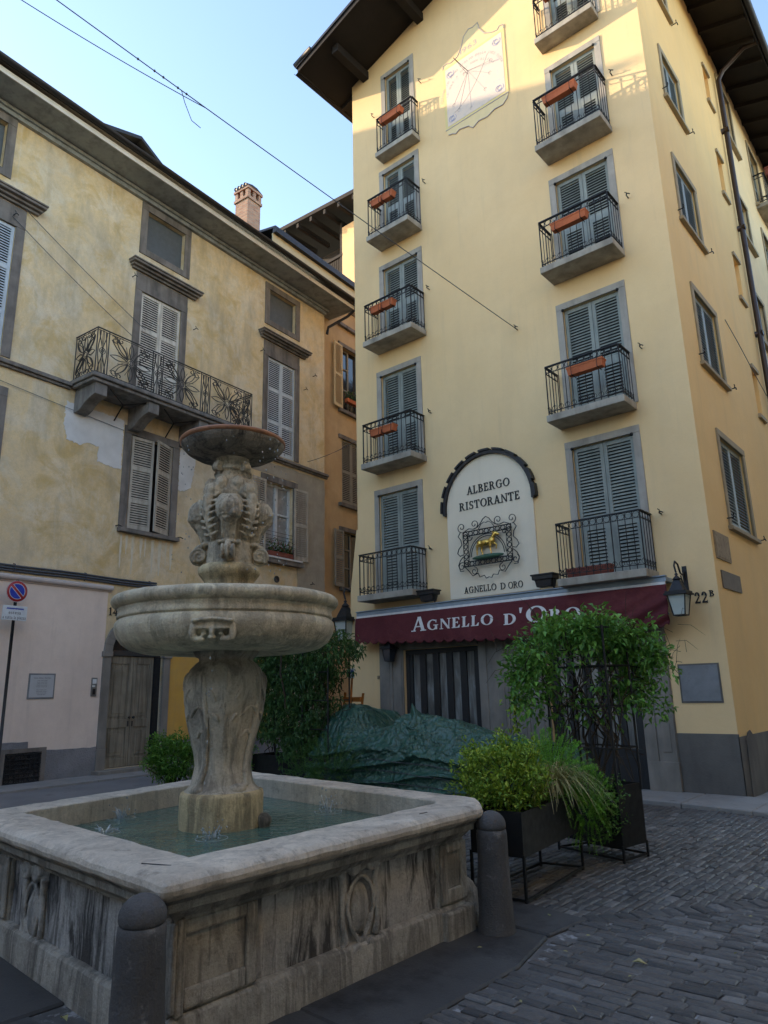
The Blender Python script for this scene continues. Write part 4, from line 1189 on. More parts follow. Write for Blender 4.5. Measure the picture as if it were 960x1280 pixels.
# tall windows of the main floor with cornice
for i, (h, m_) in enumerate(zip(opens[4:7], ('shutw', 'shutb', 'shutb'))):
    a, b, c, d = h
    mb = MB(Ml); surround(mb, a-.2, b+.2, c, d+.2, .2, .03); mb.fb(a-.2, b+.2, 0, .02, d+.2, 12.36); cornice(mb, a-.45, b+.55, 12.60)
    mb.add([(a, .22, c), (b, .22, c), (b, .22, d), (a, .22, d)], [(0,1,2,3)], 1)
    w = mb.build('window', [M['surroundl'], M['dark']], lh, bevel=.008)
    mid = (a+b)/2
    for p, q in ((a+.01, mid-.004), (mid+.004, b-.01)):
        shutter(w, Ml, p, q, c+.02, d-.01, -.02, M[m_], mids=(c+1.02, c+2.1), pitch=.062)
# half-open window below the balcony
a, b, c, d = opens[7]
mb = MB(Ml); surround(mb, a-.22, b+.2, c, d+.2, .2, .03)
w = mb.build('window', M['surroundl'], lh, bevel=.008)
mb = MB(Ml); mb.fb(a-.24, b+.24, 0, .15, c-.10, c-.002); mb.build('sill', M['surroundl'], w, bevel=.008)
mb = MB(Ml); mb.fb(a, b, -.15, -.13, c, d); mb.build('dark_backing', M['dark'], w)  # dark sheet standing in for the shade behind the slats
Mo = Ml @ T(a+.01, 0, 0) @ RZ(R(-7)) @ T(-a-.01, 0, 0)
shutter(w, Mo, a+.02, (a+b)/2+.0, c+.02, d-.02, .0, M['shutt'], mids=(c+.72, c+1.55), pitch=.06)
Mo = Ml @ T(b-.01, 0, 0) @ RZ(R(21)) @ T(-b+.01, 0, 0)
shutter(w, Mo, (a+b)/2-.04, b-.02, c+.02, d-.02, .0, M['shutt'], mids=(c+.72, c+1.55), pitch=.06)
mb = MB(Ml)
for u in (a-.27, b+.27): mb.tube([(u, 0, c+.03), (u, -.12, c+.03), (u+.08, -.14, c+.0)], .014, 5)
mb.build('shutter_hook', M['iron'], w)
# far-left windows (cut by the frame)
for h in (opens[9], opens[10], opens[11]):
    a, b, c, d = h
    mb = MB(Ml); surround(mb, a-.2, b+.2, c, d+.2, .2, .03)
    w = mb.build('window', M['surroundl'], lh, bevel=.008); mid = (a+b)/2
    mb = MB(Ml); mb.fb(a-.24, b+.24, 0, .15, c-.10, c-.002); mb.build('sill', M['surroundl'], w, bevel=.008)
    for p, q in ((a+.01, mid-.004), (mid+.004, b-.01)): shutter(w, Ml, p, q, c+.02, d-.01, -.02, M['shutb'], mids=(c+1.1,), pitch=.062)
# open window with flowers on the right
a, b, c, d = opens[8]
mb = MB(Ml); surround(mb, a-.2, b+.2, c, d+.2, .2, .03)
w = mb.build('window', M['surroundl'], lh, bevel=.008)
mb = MB(Ml); mb.fb(a-.3, b+.34, 0, .17, c-.24, c-.10, 0); mb.build('stone_sill', M['surroundl'], w, bevel=.008)
mb = MB(Ml); mb.fb(a-.22, b+.26, 0, .20, c-.098, c-.05); mb.build('white_sill', M['white'], w)
mb = MB(Ml); mb.fb(a, b, -.20, -.19, c, d); mb.build('pane', M['panec'], w)
mb = MB(Ml)
mid = (a+b)/2
for u in (a, mid-.05, mid+.0, b-.06): mb.fb(u, u+.06, -.19, -.13, c, d)
for z in (c, c+1.3, d-.08): mb.fb(a+.06, mid-.05, -.19, -.14, z, z+.055); mb.fb(mid+.06, b-.06, -.19, -.14, z, z+.055)
mb.build('sash', M['signwhite'], w)
mb = MB(Ml)
for z in range(7): mb.tube([(a+.02, -.02, c+.06+z*.11), (b-.02, -.02, c+.06+z*.11)], .007, 4)
mb.build('window_bar', M['iron'], w)
for s, hx in ((-1, a-.01), (1, b+.01)):
    Mo = Ml @ T(hx, -.045, 0) @ RZ(R(-4*s)) @ T(-hx, .045, 0)
    u0, u1 = (hx-.6, hx-.01) if s < 0 else (hx+.01, hx+.6)
    shutter(w, Mo, u0, u1, c-.02, d-.0, .07, M['shutt'], mids=(c+1.08,), pitch=.062)
# balcony
bu0, bu1, bo, bz = -.10, 4.72, .86, 8.70
mb = MB(Ml)
mb.fb(bu0-.08, bu1+.08, 0, bo+.10, 8.60, bz); mb.fb(bu0-.03, bu1+.03, 0, bo+.03, 8.52, 8.60)
bal = mb.build('balcony', M['slabl'], lh, bevel=.02)
for u in (-.02, 1.40, 2.95, 4.30):
    mb = MB(Ml)
    prof = [(0, 8.52), (.82, 8.52), (.82, 8.25), (.6, 8.2), (.42, 8.12), (.3, 8.03), (.18, 7.98), (0, 7.97)]
    n = len(prof)
    vs = [(u, -o, z) for o, z in prof] + [(u+.30, -o, z) for o, z in prof]
    mb.add(vs, [list(range(n)), list(range(n, 2*n))[::-1]] + [(i, n+i, n+(i+1) % n, (i+1) % n) for i in range(n)])
    mb.build('corbel', M['slabl'], bal, bevel=.012)
mb = MB(Ml)
for u in (.9, 2.4, 3.8):
    mb.tube([(u-.5, -.75, 8.49), (u+.15, -.3, 8.44), (u+.5, -.72, 8.49)], .014, 5); mb.tube([(u+.15, -.3, 8.44), (u+.12, -.02, 8.1)], .018, 5)
mb.build('iron_tie', M['iron'], bal)
H = 1.13
def scroll(mb, P, u, z, r, a0, turns, sgn, th=.0085):
    pts = []
    for i in range(16):
        t = i/15; rr = r*(1-.8*t); a = a0 + sgn*turns*2*PI*t
        pts.append(P(u+rr*math.cos(a), z+rr*math.sin(a)))
    mb.tube(pts, th*1.35, 4)
def wide(mb, P, w):
    cu, cz = w/2, H*.5
    for rr in (.06, .10): mb.tube([P(cu+rr*math.cos(t), cz+rr*math.sin(t)) for t in [2*PI*k/12 for k in range(12)]], .009, 4, closed=True)
    for k in range(8):
        a = PI/4*k + PI/8*0
        R1 = (min(w/2, 9)*.92 if k % 4 == 0 else (H*.42 if k % 2 == 0 else .62*min(w, H)))
        R1 = min(R1, .58)
        wd = .062
        ca, sa = math.cos(a), math.sin(a)
        pts = []
        for i in range(13):
            t = i/12; l = .10+(R1-.10)*math.sin(PI*t/1.0)**.8 if False else .10+(R1-.10)*(1-abs(2*t-1))
            q = wd*math.sin(PI*(1-abs(2*t-1)))*(1 if t < .5 else -1)
            pts.append(P(cu+ca*l-sa*q, cz+sa*l+ca*q))
        mb.tube(pts, .0115, 4)
        b2 = a+PI/8; L2 = .34*min(w, H); mb.tube([P(cu+math.cos(b2)*.1, cz+math.sin(b2)*.1), P(cu+math.cos(b2+.06)*L2*.7, cz+math.sin(b2+.06)*L2*.7), P(cu+math.cos(b2)*L2, cz+math.sin(b2)*L2)], .007, 4)
    for su in (-1, 1):
        for sz in (-1, 1):
            eu, ez = cu+su*w*.44, cz+sz*H*.42
            scroll(mb, P, eu-su*.08, ez-sz*.06, .11, math.atan2(sz, su), 1.2, su*sz)
            scroll(mb, P, eu-su*.25, ez-sz*.03, .085, math.atan2(sz, -su), 1.1, -su*sz)
            mb.tube([P(cu+su*w*(.08+.34*t), cz+sz*H*(.06+.40*t**.6)) for t in [k/8 for k in range(9)]], .0115, 4)
            mb.tube([P(cu+su*w*(.08+.36*t**.55), cz+sz*H*(.05+.30*t)) for t in [k/8 for k in range(9)]], .0115, 4)
def narrow(mb, P, w):
    cu, cz = w/2, H*.52
    for rr in (.035, .075): mb.tube([P(cu+rr*math.cos(t), cz+rr*math.sin(t)) for t in [2*PI*k/10 for k in range(10)]], .010, 4, closed=True)
    for s in (-1, 1):
        for q in (.16, .3):
            mb.tube([P(cu+s*w*(q+.16*math.cos(2*PI*(t-.5))*(-1 if q < .2 else .5)), .06+(H-.12)*t) for t in [k/14 for k in range(15)]], .011, 4)
        mb.tube([P(cu+s*.015, .06), P(cu+s*.015, cz-.08)], .008, 4); mb.tube([P(cu+s*.015, cz+.08), P(cu+s*.015, H-.03)], .008, 4)
mb = MB(Ml)
def front(u0): return lambda x, z: (u0+x, -bo, bz+z)
def sideP(u, o0): return lambda x, z: (u, -(o0+x), bz+z)
x = bu0
nw, ww = .30, (bu1-bu0-4*.30)/3
posts = [bu0]
for k in range(7):
    if k % 2 == 0: narrow(mb, front(x), nw); x += nw
    else: wide(mb, front(x), ww); x += ww
    posts.append(x)
for u in (bu0, bu1): wide(mb, sideP(u, .03), bo-.06)
for u in posts: mb.tube([(u, -bo, bz), (u, -bo, bz+H)], .014, 5)
for u in (bu0, bu1): mb.tube([(u, -.02, bz), (u, -.02, bz+H)], .012, 5)
for z, r in ((bz+H, .019), (bz+.05, .012), (bz+H-.05, .009)):
    mb.tube([(bu0, 0, z), (bu0, -bo, z), (bu1, -bo, z), (bu1, 0, z)], r, 6)
mb.build('railing', M['irong'], bal)
# arched door
a, b = 1.40, 2.84; cu = (a+b)/2; zs = 2.62
mb = MB(Ml)
mb.fb(1.20, a, -.05, .05, .55, zs-.10); mb.fb(b, 3.03, -.05, .05, .55, zs-.10); mb.fb(1.17, a+.0, -.05, .08, 0, .55); mb.fb(b, 3.06, -.05, .08, 0, .55)
mb.fb(1.17, a+.02, -.05, .08, zs-.10, zs+.02); mb.fb(b-.02, 3.06, -.05, .08, zs-.10, zs+.02)
for k in range(16):
    p, q = PI*k/16, PI*(k+1)/16; r0, r1 = .70, .915; f = .68/.72
    mb.prism([(cu+r0*math.cos(p), zs+.02+r0*f*math.sin(p)), (cu+r1*math.cos(p), zs+.02+r1*f*math.sin(p)), (cu+r1*math.cos(q), zs+.02+r1*f*math.sin(q)), (cu+r0*math.cos(q), zs+.02+r0*f*math.sin(q))], -.05, .05)
mb.fb(1.1, 3.15, 0, .32, 0, .105)
dr = mb.build('door', M['pietra'], lh, bevel=.01)
# masonry between the arch and the square opening
mb = MB(Ml)
for k in range(8):
    for s in (0, 1):
        p, q = PI/2*k/8, PI/2*(k+1)/8
        pt = lambda t: (cu+(1 if s else -1)*.70*math.cos(t), zs+.02+.70*.94*math.sin(t))
        A, B_ = pt(p), pt(q); ed = b if s else a
        poly = [A, (ed, A[1]), (ed, B_[1]), B_]
        if not s: poly = poly[::-1]
        mb.prism(poly, -.1, .0)
mb.build('arch_infill', M['left'], dr)
mb = MB(Ml); mb.fb(a, b, -.24, -.22, zs, 3.3); mb.build('fanlight', M['pane'], dr)
mb = MB(Ml)
for k in range(1, 6):
    t = PI*k/6; mb.tube([(cu+.15*math.cos(t), -(-.18), zs+.1+.15*math.sin(t)), (cu+.68*math.cos(t), .18, zs+.05+.62*math.sin(t))], .012, 5)
mb.fb(a, b, -.24, -.10, zs-.06, zs+.06)
mb.build('fanlight_grille', M['irong'], dr)
for s in (0, 1):
    p, q = (a+.02, cu-.006) if s == 0 else (cu+.006, b-.16)
    mb = MB(Ml)
    o = -.16
    mb.fb(p, q, o-.04, o, .12, zs-.07)
    mb.fb(p, p+.10, o, o+.02, .12, zs-.07); mb.fb(q-.10, q, o, o+.02, .12, zs-.07)
    for z0, z1 in ((.12,.30),(.96,1.14),(zs-.24,zs-.07)): mb.fb(p+.10, q-.10, o, o+.0195, z0, z1)
    # raised fielded panels with arched heads
    m_ = (p+q)/2; hw = (q-p)/2-.15
    def field(z0, z1, arch, hw, o0, o1):
        pts = [(m_-hw, z0), (m_+hw, z0), (m_+hw, z1-arch)] + [(m_+hw*math.cos(t), z1-arch+arch*math.sin(t)) for t in [PI*k/10 for k in range(1, 10)]] + [(m_-hw, z1-arch)]
        mb.prism(pts, o0, o1)
    field(1.20, zs-.28, .10, hw, o, o+.012); field(1.27, zs-.36, .09, hw-.05, o+.012, o+.022)
    field(.36, .90, .05, hw, o, o+.012); field(.43, .84, .04, hw-.05, o+.012, o+.022)
    lf = mb.build('door_leaf', M['wood'], dr, bevel=.006)
    mb = MB(Ml); u = q-.05 if s == 0 else p+.05
    mb.ell((u, -(o+.07), 1.18), (.032,.032,.032), 10, 6); mb.tube([(u, -o, 1.18), (u, -(o+.05), 1.18)], .012, 6); mb.fb(u-.02, u+.02, o+.02, o+.026, .98, 1.1)
    mb.build('door_handle', M['irong'], dr)
mb = MB(Ml); mb.fb(b-.15, b, -.22, -.08, .12, zs-.07); mb.build('door_post', M['dark'], dr)
# cellar grille
mb = MB(Ml); mb.fb(-.80, -.06, .03, .05, .0, .60); g = mb.build('vent_grille', M['dark'], lh)
mb = MB(Ml)
for k in range(8): u = -.78+.7*k/7; mb.tube([(u, -.065, .02), (u, -.065, .58)], .011, 5)
for k in range(7): z = .04+.52*k/6; mb.tube([(-.80, -.075, z), (-.06, -.075, z)], .011, 5)
mb.build('grille_bar', M['iron'], g)
mb = MB(Ml)
for q in ((-.9,-.80,0,.68),(-.06,.04,0,.68),(-.80,-.06,.60,.68)): mb.fb(q[0], q[1], .045, .07, q[2], q[3])
mb.build('grille_surround', M['surroundl'], g)
mb = MB(Ml); mb.M = Ml @ T(6.71, 0, 4.9) @ RX(PI/2); mb.lathe([(.0,.0),(.10,.0),(.10,.03),(.075,.035),(.07,.012),(0,.012)], 20); mb.build('round_vent', M['irong'], lh)
for u, z in ((-1.85,12.10),(1.24,12.13),(3.26,11.5),(5.85,11.9),(7.85,11.3),(8.3,11.95),(8.2,4.9)): hook(Ml, u, z, lh)

# roof: boarded soffit, pale fascia, gutter, tiles, dormer, chimney
mb = MB(Ml)
mb.fb(-13, UR, 0, .10, 14.50, 14.60); mb.fb(-13, UR+.06, 0, .16, 14.60, 14.68)
mb.fb(-13.2, UR+.62, -.3, .84, 14.70, 14.76)
mb.build('eaves_soffit', M['soffit'], lh)
mb = MB(Ml); mb.fb(-13.2, UR+.66, .842, .87, 14.695, 14.83); mb.fb(UR+.622, UR+.65, -6, .84, 14.695, 14.83); mb.build('fascia_board', M['fascia'], lh)
rs = .46
mb = MB(Ml)
def rz_(o): return 14.86 - rs*o + .4
def slab(mb, u0, u1, oa, ob, za, zb, t, mi=0):
    mb.add([(u0,-oa,za),(u1,-oa,za),(u1,-ob,zb),(u0,-ob,zb),(u0,-oa,za+t),(u1,-oa,za+t),(u1,-ob,zb+t),(u0,-ob,zb+t)], [(0,3,2,1),(4,5,6,7),(0,1,5,4),(1,2,6,5),(2,3,7,6),(3,0,4,7)], mi)
slab(mb, -13.3, UR+.72, .98, -5.2, 14.84, 14.84+6.18*rs, .10)
slab(mb, -13.3, UR+.72, -5.2, -11, 14.84+6.18*rs, 14.84+.38*rs, .10)
roofl = mb.build('roof', M['gutter'], lh)
mb = MB(Ml)
for i in range(110):
    u = -13.2+i*.205
    if u > UR+.7: break
    mb.tube([(u, -.93, 14.96), (u, -.3, 14.96+.63*rs)], .065, 7)
mb.build('roof_tiles', M['gutter'], roofl)
mb = MB(); 
def gut(u0, u1, o, z, r):
    vs = []
    for u in (u0, u1):
        for k in range(9):
            a = PI+PI*k/8; vs.append((u, -(o+r*math.cos(a)), z+r*math.sin(a)))
    mb.add(vs, [(k, k+1, 9+k+1, 9+k) for k in range(8)], 0, True, Ml)
gut(-13.3, UR+.78, 1.03, 14.93, .085)
mb.M = Ml; mb.tube([(UR+.70, -.98, 14.84), (UR+.55, -.62, 14.5), (UR+.10, -.10, 14.05), (UR+.08, -.06, 13.8)], .05, 8); mb.tube([(UR+.72, -.98, 14.87), (UR+.72, 1.5, 16.0)], .06, 6)
mb.build('gutter', M['gutter'], lh)
# dormer with low gable
mb = MB(Ml)
mb.prism([(.75, 15.6), (2.95, 15.6), (2.95, 17.1), (2.07, 17.62), (.75, 17.1)][::1], -2.6, -1.62, 0)
dm = mb.build('dormer', M['left'], lh)
mb = MB(Ml)
for (u0, z0, u1, z1) in ((.42, 17.22, 2.1, 17.82), (3.25, 17.18, 2.1, 17.82)):
    P = [(u0, z0), (u1, z1), (u1, z1-.11), (u0, z0-.11)]
    if u0 > u1: P = P[::-1]
    mb.prism(P[::-1], -3.2, -1.35)
mb.build('dormer_roof', M['gutter'], dm)
c0 = (7.95, -3.0)
mb = MB(Ml)
s = .33
mb.fb(c0[0]-s, c0[0]+s, c0[1]-s, c0[1]+s, 16.0, 19.80)
mb.fb(c0[0]-s-.05, c0[0]+s+.05, c0[1]-s-.05, c0[1]+s+.05, 19.80, 19.91)
for i in (-1, 0, 1):
    for j in (-1, 0, 1):
        if i or j: mb.fb(c0[0]+i*.28-.07, c0[0]+i*.28+.07, c0[1]+j*.28-.07, c0[1]+j*.28+.07, 19.91, 20.21)
mb.fb(c0[0]-s-.06, c0[0]+s+.06, c0[1]-s-.06, c0[1]+s+.06, 20.21, 20.31)
ch = mb.build('chimney', M['brick'], lh)
mb = MB(Ml); mb.fb(c0[0]-.2, c0[0]+.2, c0[1]-.2, c0[1]+.2, 19.85, 20.22)
for i in range(4):
    o_ = c0[1]-s+.08+i*.17
    mb.tube([(c0[0]-s-.1, -o_, 20.35), (c0[0]-s*.3, -o_, 20.47), (c0[0]+s*.4, -o_, 20.47), (c0[0]+s+.1, -o_, 20.35)], .075, 7)
mb.build('chimney_cap', M['gutter'], ch)
# television aerial on the roof
mb = MB(Ml)
mb.tube([(9.0, 3.2, 16.4), (9.0, 3.2, 18.75)], .018, 5)
mb.tube([(8.3, 3.2, 18.6), (9.7, 3.2, 18.6)], .010, 4)
for k in range(9): mb.tube([(8.35+.16*k, 2.95, 18.6), (8.35+.16*k, 3.45, 18.6)], .007, 4)
o = mb.build('television_aerial', M['irong'], None, Ml @ Vector((9.0, 3.2, 16.4))); tag(o, 'thin television aerial on the roof right of the brick chimney', 'aerial')

# ------------------------------------------------------------------ flowers in the open window
def fuchsia(Mx, a, b, c, o0, label, boxmat, name='window_flower_box', n=220, flower=True):
    p = Mx @ Vector(((a+b)/2, -o0, c))
    t = thing(name, label, 'flower box', p, 0, 'flower boxes in windows')
    mb = MB(Mx); mb.fb(a, b, o0-.08, o0+.08, c, c+.15); mb.build('trough', boxmat, t, bevel=.01)
    mb = MB(Mx)
    for i in range(n):
        q = Vector((random.uniform(a, b), -o0+random.gauss(0, .07), c+.14+abs(random.gauss(0, .16))))
        leaf(mb, q, rdir(.3), random.uniform(.06, .11), .6)
    f = mb.build('foliage', M['jasmined'], t)
    if flower:
        mb = MB(Mx)
        for i in range(46):
            q = Vector((random.uniform(a, b), -o0+random.gauss(0, .08)-.04, c+.18+abs(random.gauss(0, .16))))
            for k in range(4): leaf(mb, q, rdir(), .05, .8)
        mb.build('blossom', M['flower'], t)
    return t
fuchsia(Ml, 6.3, 7.3, 5.55, .06, 'dark trough of red flowers in the open window with white sashes', M['terrad'])

# ------------------------------------------------------------------ orange house in the alley
oh = thing('orange_house', 'orange plastered house in the alley between old house and hotel', 'house', Ml @ Vector((9, .3, 0)))
Mo_ = Ml @ T(0, .3, 0)
ow = [(10.22,11.35,14.85,16.1), (10.2,11.3,11.45,13.95), (10.2,11.35,7.98,10.35), (10.2,11.4,5.05,7.0), (13.4,14.5,11.45,13.95), (13.4,14.5,7.98,10.35)]
mb = MB(Mo_); wall_holes(mb, 8.4, 17.5, 0, 15.75, ow[1:])
for h in ow[1:]: mb.add([(h[0],.24,h[2]),(h[1],.24,h[2]),(h[1],.24,h[3]),(h[0],.24,h[3])], [(0,1,2,3)], 1)
if 1: mb.fb(8.5, 17.5, -6, -.01, 15.7, 16.2); mb.build('wall', [M['orange'], M['dark']], oh)
for i, (a, b, c, d) in enumerate(ow):
    if i == 0: d = 15.5
    mb = MB(Mo_); mb.fb(a-.18, b+.18, 0, .05, d, d+.14)
    w = mb.build('window', M['surroundl'], oh)
    mb = MB(Mo_); mb.fb(a-.2, b+.2, 0, .12, c-.12, c); mb.build('sill', M['surroundl'], w)
    if i == 1 or i == 3:
        mb = MB(Mo_); mb.fb(a, b, -.18, -.16, c, d); mb.build('pane', M['pane'], w)
        mb = MB(Mo_)
        for u in (a, (a+b)/2-.04, b-.07): mb.fb(u, u+.07, -.16, -.12, c, d)
        for z in (c, c+(d-c)*.35, c+(d-c)*.68, d-.07): mb.fb(a+.07, (a+b)/2-.04, -.16, -.125, z, z+.05)
        mb.build('sash', M['shutg'], w)
        Mq = Mo_ @ T(a, -.06, 0) @ RZ(R(6)) @ T(-a, .06, 0)
        shutter(w, Mq, a-.56, a-.02, c, d-.02, .09, M['shuty' if i == 1 else 'shutg'], mids=(c+(d-c)*.5,), pitch=.065)
    else:
        mid = (a+b)/2
        for p, q in ((a+.01, mid-.004), (mid+.004, b-.01)): shutter(w, Mo_, p, q, c+.02, d-.01, -.03, M['shuty' if i == 0 else 'shutg'], mids=((c+d)/2,), pitch=.065)
mb = MB(Mo_)
mb.fb(6, 17.6, -.3, .55, 15.72, 15.80)
mb.build('eaves_soffit', surf('cream_soffit', (.40,.36,.26), (.32,.28,.2), 2, .8, .1), oh)
mb = MB(Mo_); mb.fb(6, 17.6, .55, .58, 15.72, 16.05); mb.build('fascia_board', surf('cream_fascia', (.62,.54,.34), (.52,.44,.27), 2, .8, .1), oh)
mb = MB(Mo_); mb.fb(6, 17.6, .58, .72, 16.05, 16.20)
slab(mb, 6, 17.6, .7, -5, 16.2, 17.2, .08); mb.build('roof', M['gutter'], oh)
fuchsia(Mo_, 10.3, 11.2, 11.75, .14, 'small terracotta flower box in the upper alley window with open cream shutter', M['terra'], n=160, flower=False)
mb = MB(Mo_)
for k in range(9): mb.tube([(10.22+.13*k, -.05, 11.46), (10.22+.13*k, -.22, 12.0)], .008, 4)
mb.tube([(10.15, -.22, 12.0), (11.35, -.22, 12.0)], .010, 4)
o = mb.build('window_guard', M['iron'], None, Mo_ @ Vector((10.7, 0, 11.4))); tag(o, 'small iron guard rail below the alley flower box', 'guard rail')

# ------------------------------------------------------------------ sunlit house high behind, with roof loggia
fh = thing('loggia_house', 'sunlit house high up behind the alley with dark roof loggia', 'house', (-22, 22, 0))
mb = MB()
mb.box(-20.95, -14.5, 22, 30, 0, 23.8); mb.box(-25, -20.95, 23.3, 30, 0, 19.6); mb.box(-24.6, -20.95, 22, 23.3, 18.8, 19.6)
mb.build('wall', M['farwall'], fh)
mb = MB()
mb.box(-25, -20.95, 23.3, 30, 19.6, 24.0); mb.build('shaded_loggia_wall', M['eave'], fh); mb = MB()  # loggia wall coloured near black in place of its shade
rz0 = 24.55
mb.add([(-25.6,20.9,24.75),(-13.5,20.9,23.75),(-13.5,31,25.6),(-25.6,31,26.6),(-25.6,20.9,24.95),(-13.5,20.9,23.95),(-13.5,31,25.8),(-25.6,31,26.8)], [(0,3,2,1),(4,5,6,7),(0,1,5,4),(1,2,6,5),(2,3,7,6),(3,0,4,7)])
rf = mb.build('roof', M['eave'], fh)
mb = MB()
for k in range(9):
    x = -25+.95*k; mb.box(x, x+.14, 20.95, 23.2, 24.42-.083*.95*k, 24.66-.083*.95*k)
mb.build('rafter', M['eave'], rf)
mb = MB()
for k in range(26): mb.tube([(-24.6+.145*k, 22.05, 19.6), (-24.6+.145*k, 22.05, 22.3)], .022, 4)
mb.box(-24.6, -20.95, 21.98, 22.1, 22.25, 22.4); mb.box(-24.6, -20.95, 21.98, 22.1, 20.9, 20.98); mb.box(-21.1, -20.95, 22, 22.2, 19.6, 24.2); mb.box(-24.7, -24.5, 22, 22.2, 19.6, 24.5)
mb.build('loggia_grille', M['eave'], fh)

# ------------------------------------------------------------------ unseen houses added behind and beside the viewer for shade and bounced light, and the tall one beyond the old house
def plainhouse(name, label, x0, x1, y0, y1, h, m, faces, rh=2.2, ridge='y'):
    t = thing(name, label, 'house', ((x0+x1)/2, (y0+y1)/2, 0))
    mb = MB(); mb.box(x0, x1, y0, y1, 0, h); mb.build('wall', m, t)
    e = .6; mb = MB()
    if ridge == 'y':
        xm = (x0+x1)/2
        mb.add([(x0-e,y0-e,h),(x1+e,y0-e,h),(xm,y0-e,h+rh),(x0-e,y1+e,h),(x1+e,y1+e,h),(xm,y1+e,h+rh)], [(0,1,2),(3,5,4),(0,3,4,1),(1,4,5,2),(0,2,5,3)])
    else:
        ym = (y0+y1)/2
        mb.add([(x0-e,y0-e,h),(x0-e,y1+e,h),(x0-e,ym,h+rh),(x1+e,y0-e,h),(x1+e,y1+e,h),(x1+e,ym,h+rh)], [(0,2,1),(3,4,5),(0,1,4,3),(1,2,5,4),(2,0,3,5)])
    mb.build('roof', M['tile'], t)
    for Mx, us in faces:
        for u in us:
            z = 1.2
            while z+2.2 < h:
                mb = MB(Mx); surround(mb, u, u+1.3, z, z+2.0, .14, .04, sill=.12)
                w = mb.build('window', M['surroundl'], t)
                mb = MB(Mx); mb.fb(u+.14, u+1.16, .002, .02, z, z+1.86); mb.build('pane', M['pane'], w)
                z += 3.1
    return t
plainhouse('rear_shade_house', 'unseen house added behind the viewpoint for shade and bounced light', -14, 2.2, -15, -8.0, 6.6, M['rear_bounce'],
           [(T(2.2, -8.0, 0) @ RZ(PI), (1.5, 4.6, 7.7, 10.8, 13.9))], ridge='x')
plainhouse('street_bounce_house', 'unseen pale house added across the street to bounce warm light', 4.8, 13, -9, 34, 12.0, M['street_bounce'],
           [(T(4.8, 34, 0) @ RZ(-PI/2), tuple(2+3.2*k for k in range(12)))])
plainhouse('tall_house', 'tall house standing behind the old beige house', -37, -26.5, 2.0, 9, 21.75, M['farwall'], [], rh=.6)
plainhouse('tall_house', 'slightly lower house adjoining the tall house beyond the old beige house', -37, -26.5, -24, 1.4, 21.0, M['farwall'], [], rh=.6)
# ------------------------------------------------------------------ ground
mb = MB(); mb.add([(-150,-150,-.05),(150,-150,-.05),(150,150,-.05),(-150,150,-.05)], [(0,1,2,3)])
mb.build('ground', M['ground'], kind='structure')
mb = MB(); mb.add([(-9.5,-4.2,-.011),(4.7,-4.2,-.011),(4.7,10.9,-.011),(-9.5,10.9,-.011)], [(0,1,2,3)])
mb.build('setts_bed', M['mortar'], kind='structure')
basin_poly = [(-2.97,1.95),(-2.97,4.52),(-3.22,4.84),(-6.45,5.22),(-5.92,2.17)]
def inpoly(x, y, P):
    r = False; n = len(P)
    for i in range(n):
        a, b = P[i], P[(i+1) % n]
        if (a[1] > y) != (b[1] > y) and x < (b[0]-a[0])*(y-a[1])/(b[1]-a[1])+a[0]: r = not r
    return r
def offs(P, d):
    n = len(P); out = []
    for i in range(n):
        p0, p1, p2 = Vector(P[i-1]), Vector(P[i]), Vector(P[(i+1) % n])
        e1 = (p1-p0).normalized(); e2 = (p2-p1).normalized()
        n1 = Vector((e1.y, -e1.x)); n2 = Vector((e2.y, -e2.x))
        m = (n1+n2); m = m/max(.3, m.dot(n1))
        out.append((p1.x+m.x*d, p1.y+m.y*d))
    return out
flag_poly = [(-2.52,1.0),(-2.52,4.66),(-2.60,5.22),(-3.1,5.26),(-3.5,5.3),(-6.6,5.5),(-6.6,1.0)]
def sett(mb, cx, cy, L, W, ang, z):
    g = .0055; h = random.uniform(-.004, .004)+z; b = .009
    L2, W2 = L/2-g, W/2-g
    ca, sa = math.cos(ang), math.sin(ang)
    j = lambda k=.005: random.uniform(-k, k)
    lo = [(-L2+j(),-W2+j()),(L2+j(),-W2+j()),(L2+j(),W2+j()),(-L2+j(),W2+j())]
    tx, ty = random.uniform(-.015,.015), random.uniform(-.03,.03)
    def P(x, y, zz): return (cx+ca*x-sa*y, cy+sa*x+ca*y, zz)
    vs = [P(x, y, -.03) for x, y in lo]
    vs += [P(x, y, h-.007+tx*x+ty*y) for x, y in lo]
    top = [(x*(1-b/L2)+j(.003), y*(1-b/W2)+j(.003)) for x, y in lo]
    vs += [P(x, y, h+tx*x+ty*y+j(.002)) for x, y in top]
    vs.append(P(j(.02), j(.01), h+.004+j(.003)))
    fs = []
    for k in (0, 4):
        for i in range(4):
            q = (i+1) % 4; fs.append((k+i, k+q, k+4+q, k+4+i))
    for i in range(4): fs.append((8+i, 8+(i+1) % 4, 12))
    mb.add(vs, fs, 0, False)
mb = MB()
def bound(x): return 5.17+1.30*(x+2.6) if x > -3.4 else 4.13-.4*0      # the line where the rows change direction
def okp(x, y, pad=.0):
    return not inpoly(x, y, flag_poly) and not inpoly(x, y, basin_poly)
# rows running along x in the foreground
y = -2.2
while y < 9.5:
    W = random.uniform(.066, .086); x = -8.5+random.uniform(0, .3)
    while x < 2.4:
        L = random.uniform(.12, .27)
        cx, cy = x+L/2, y+W/2+.02*math.sin(x*1.3)
        if cy < min(bound(cx), 9.4)-.12 and okp(cx, cy) and (cx > -4.6 or cy < 2.6): sett(mb, cx, cy, L, W, .026*math.cos(x*1.3)+random.uniform(-.03,.03), 0)
        x += L
    y += W
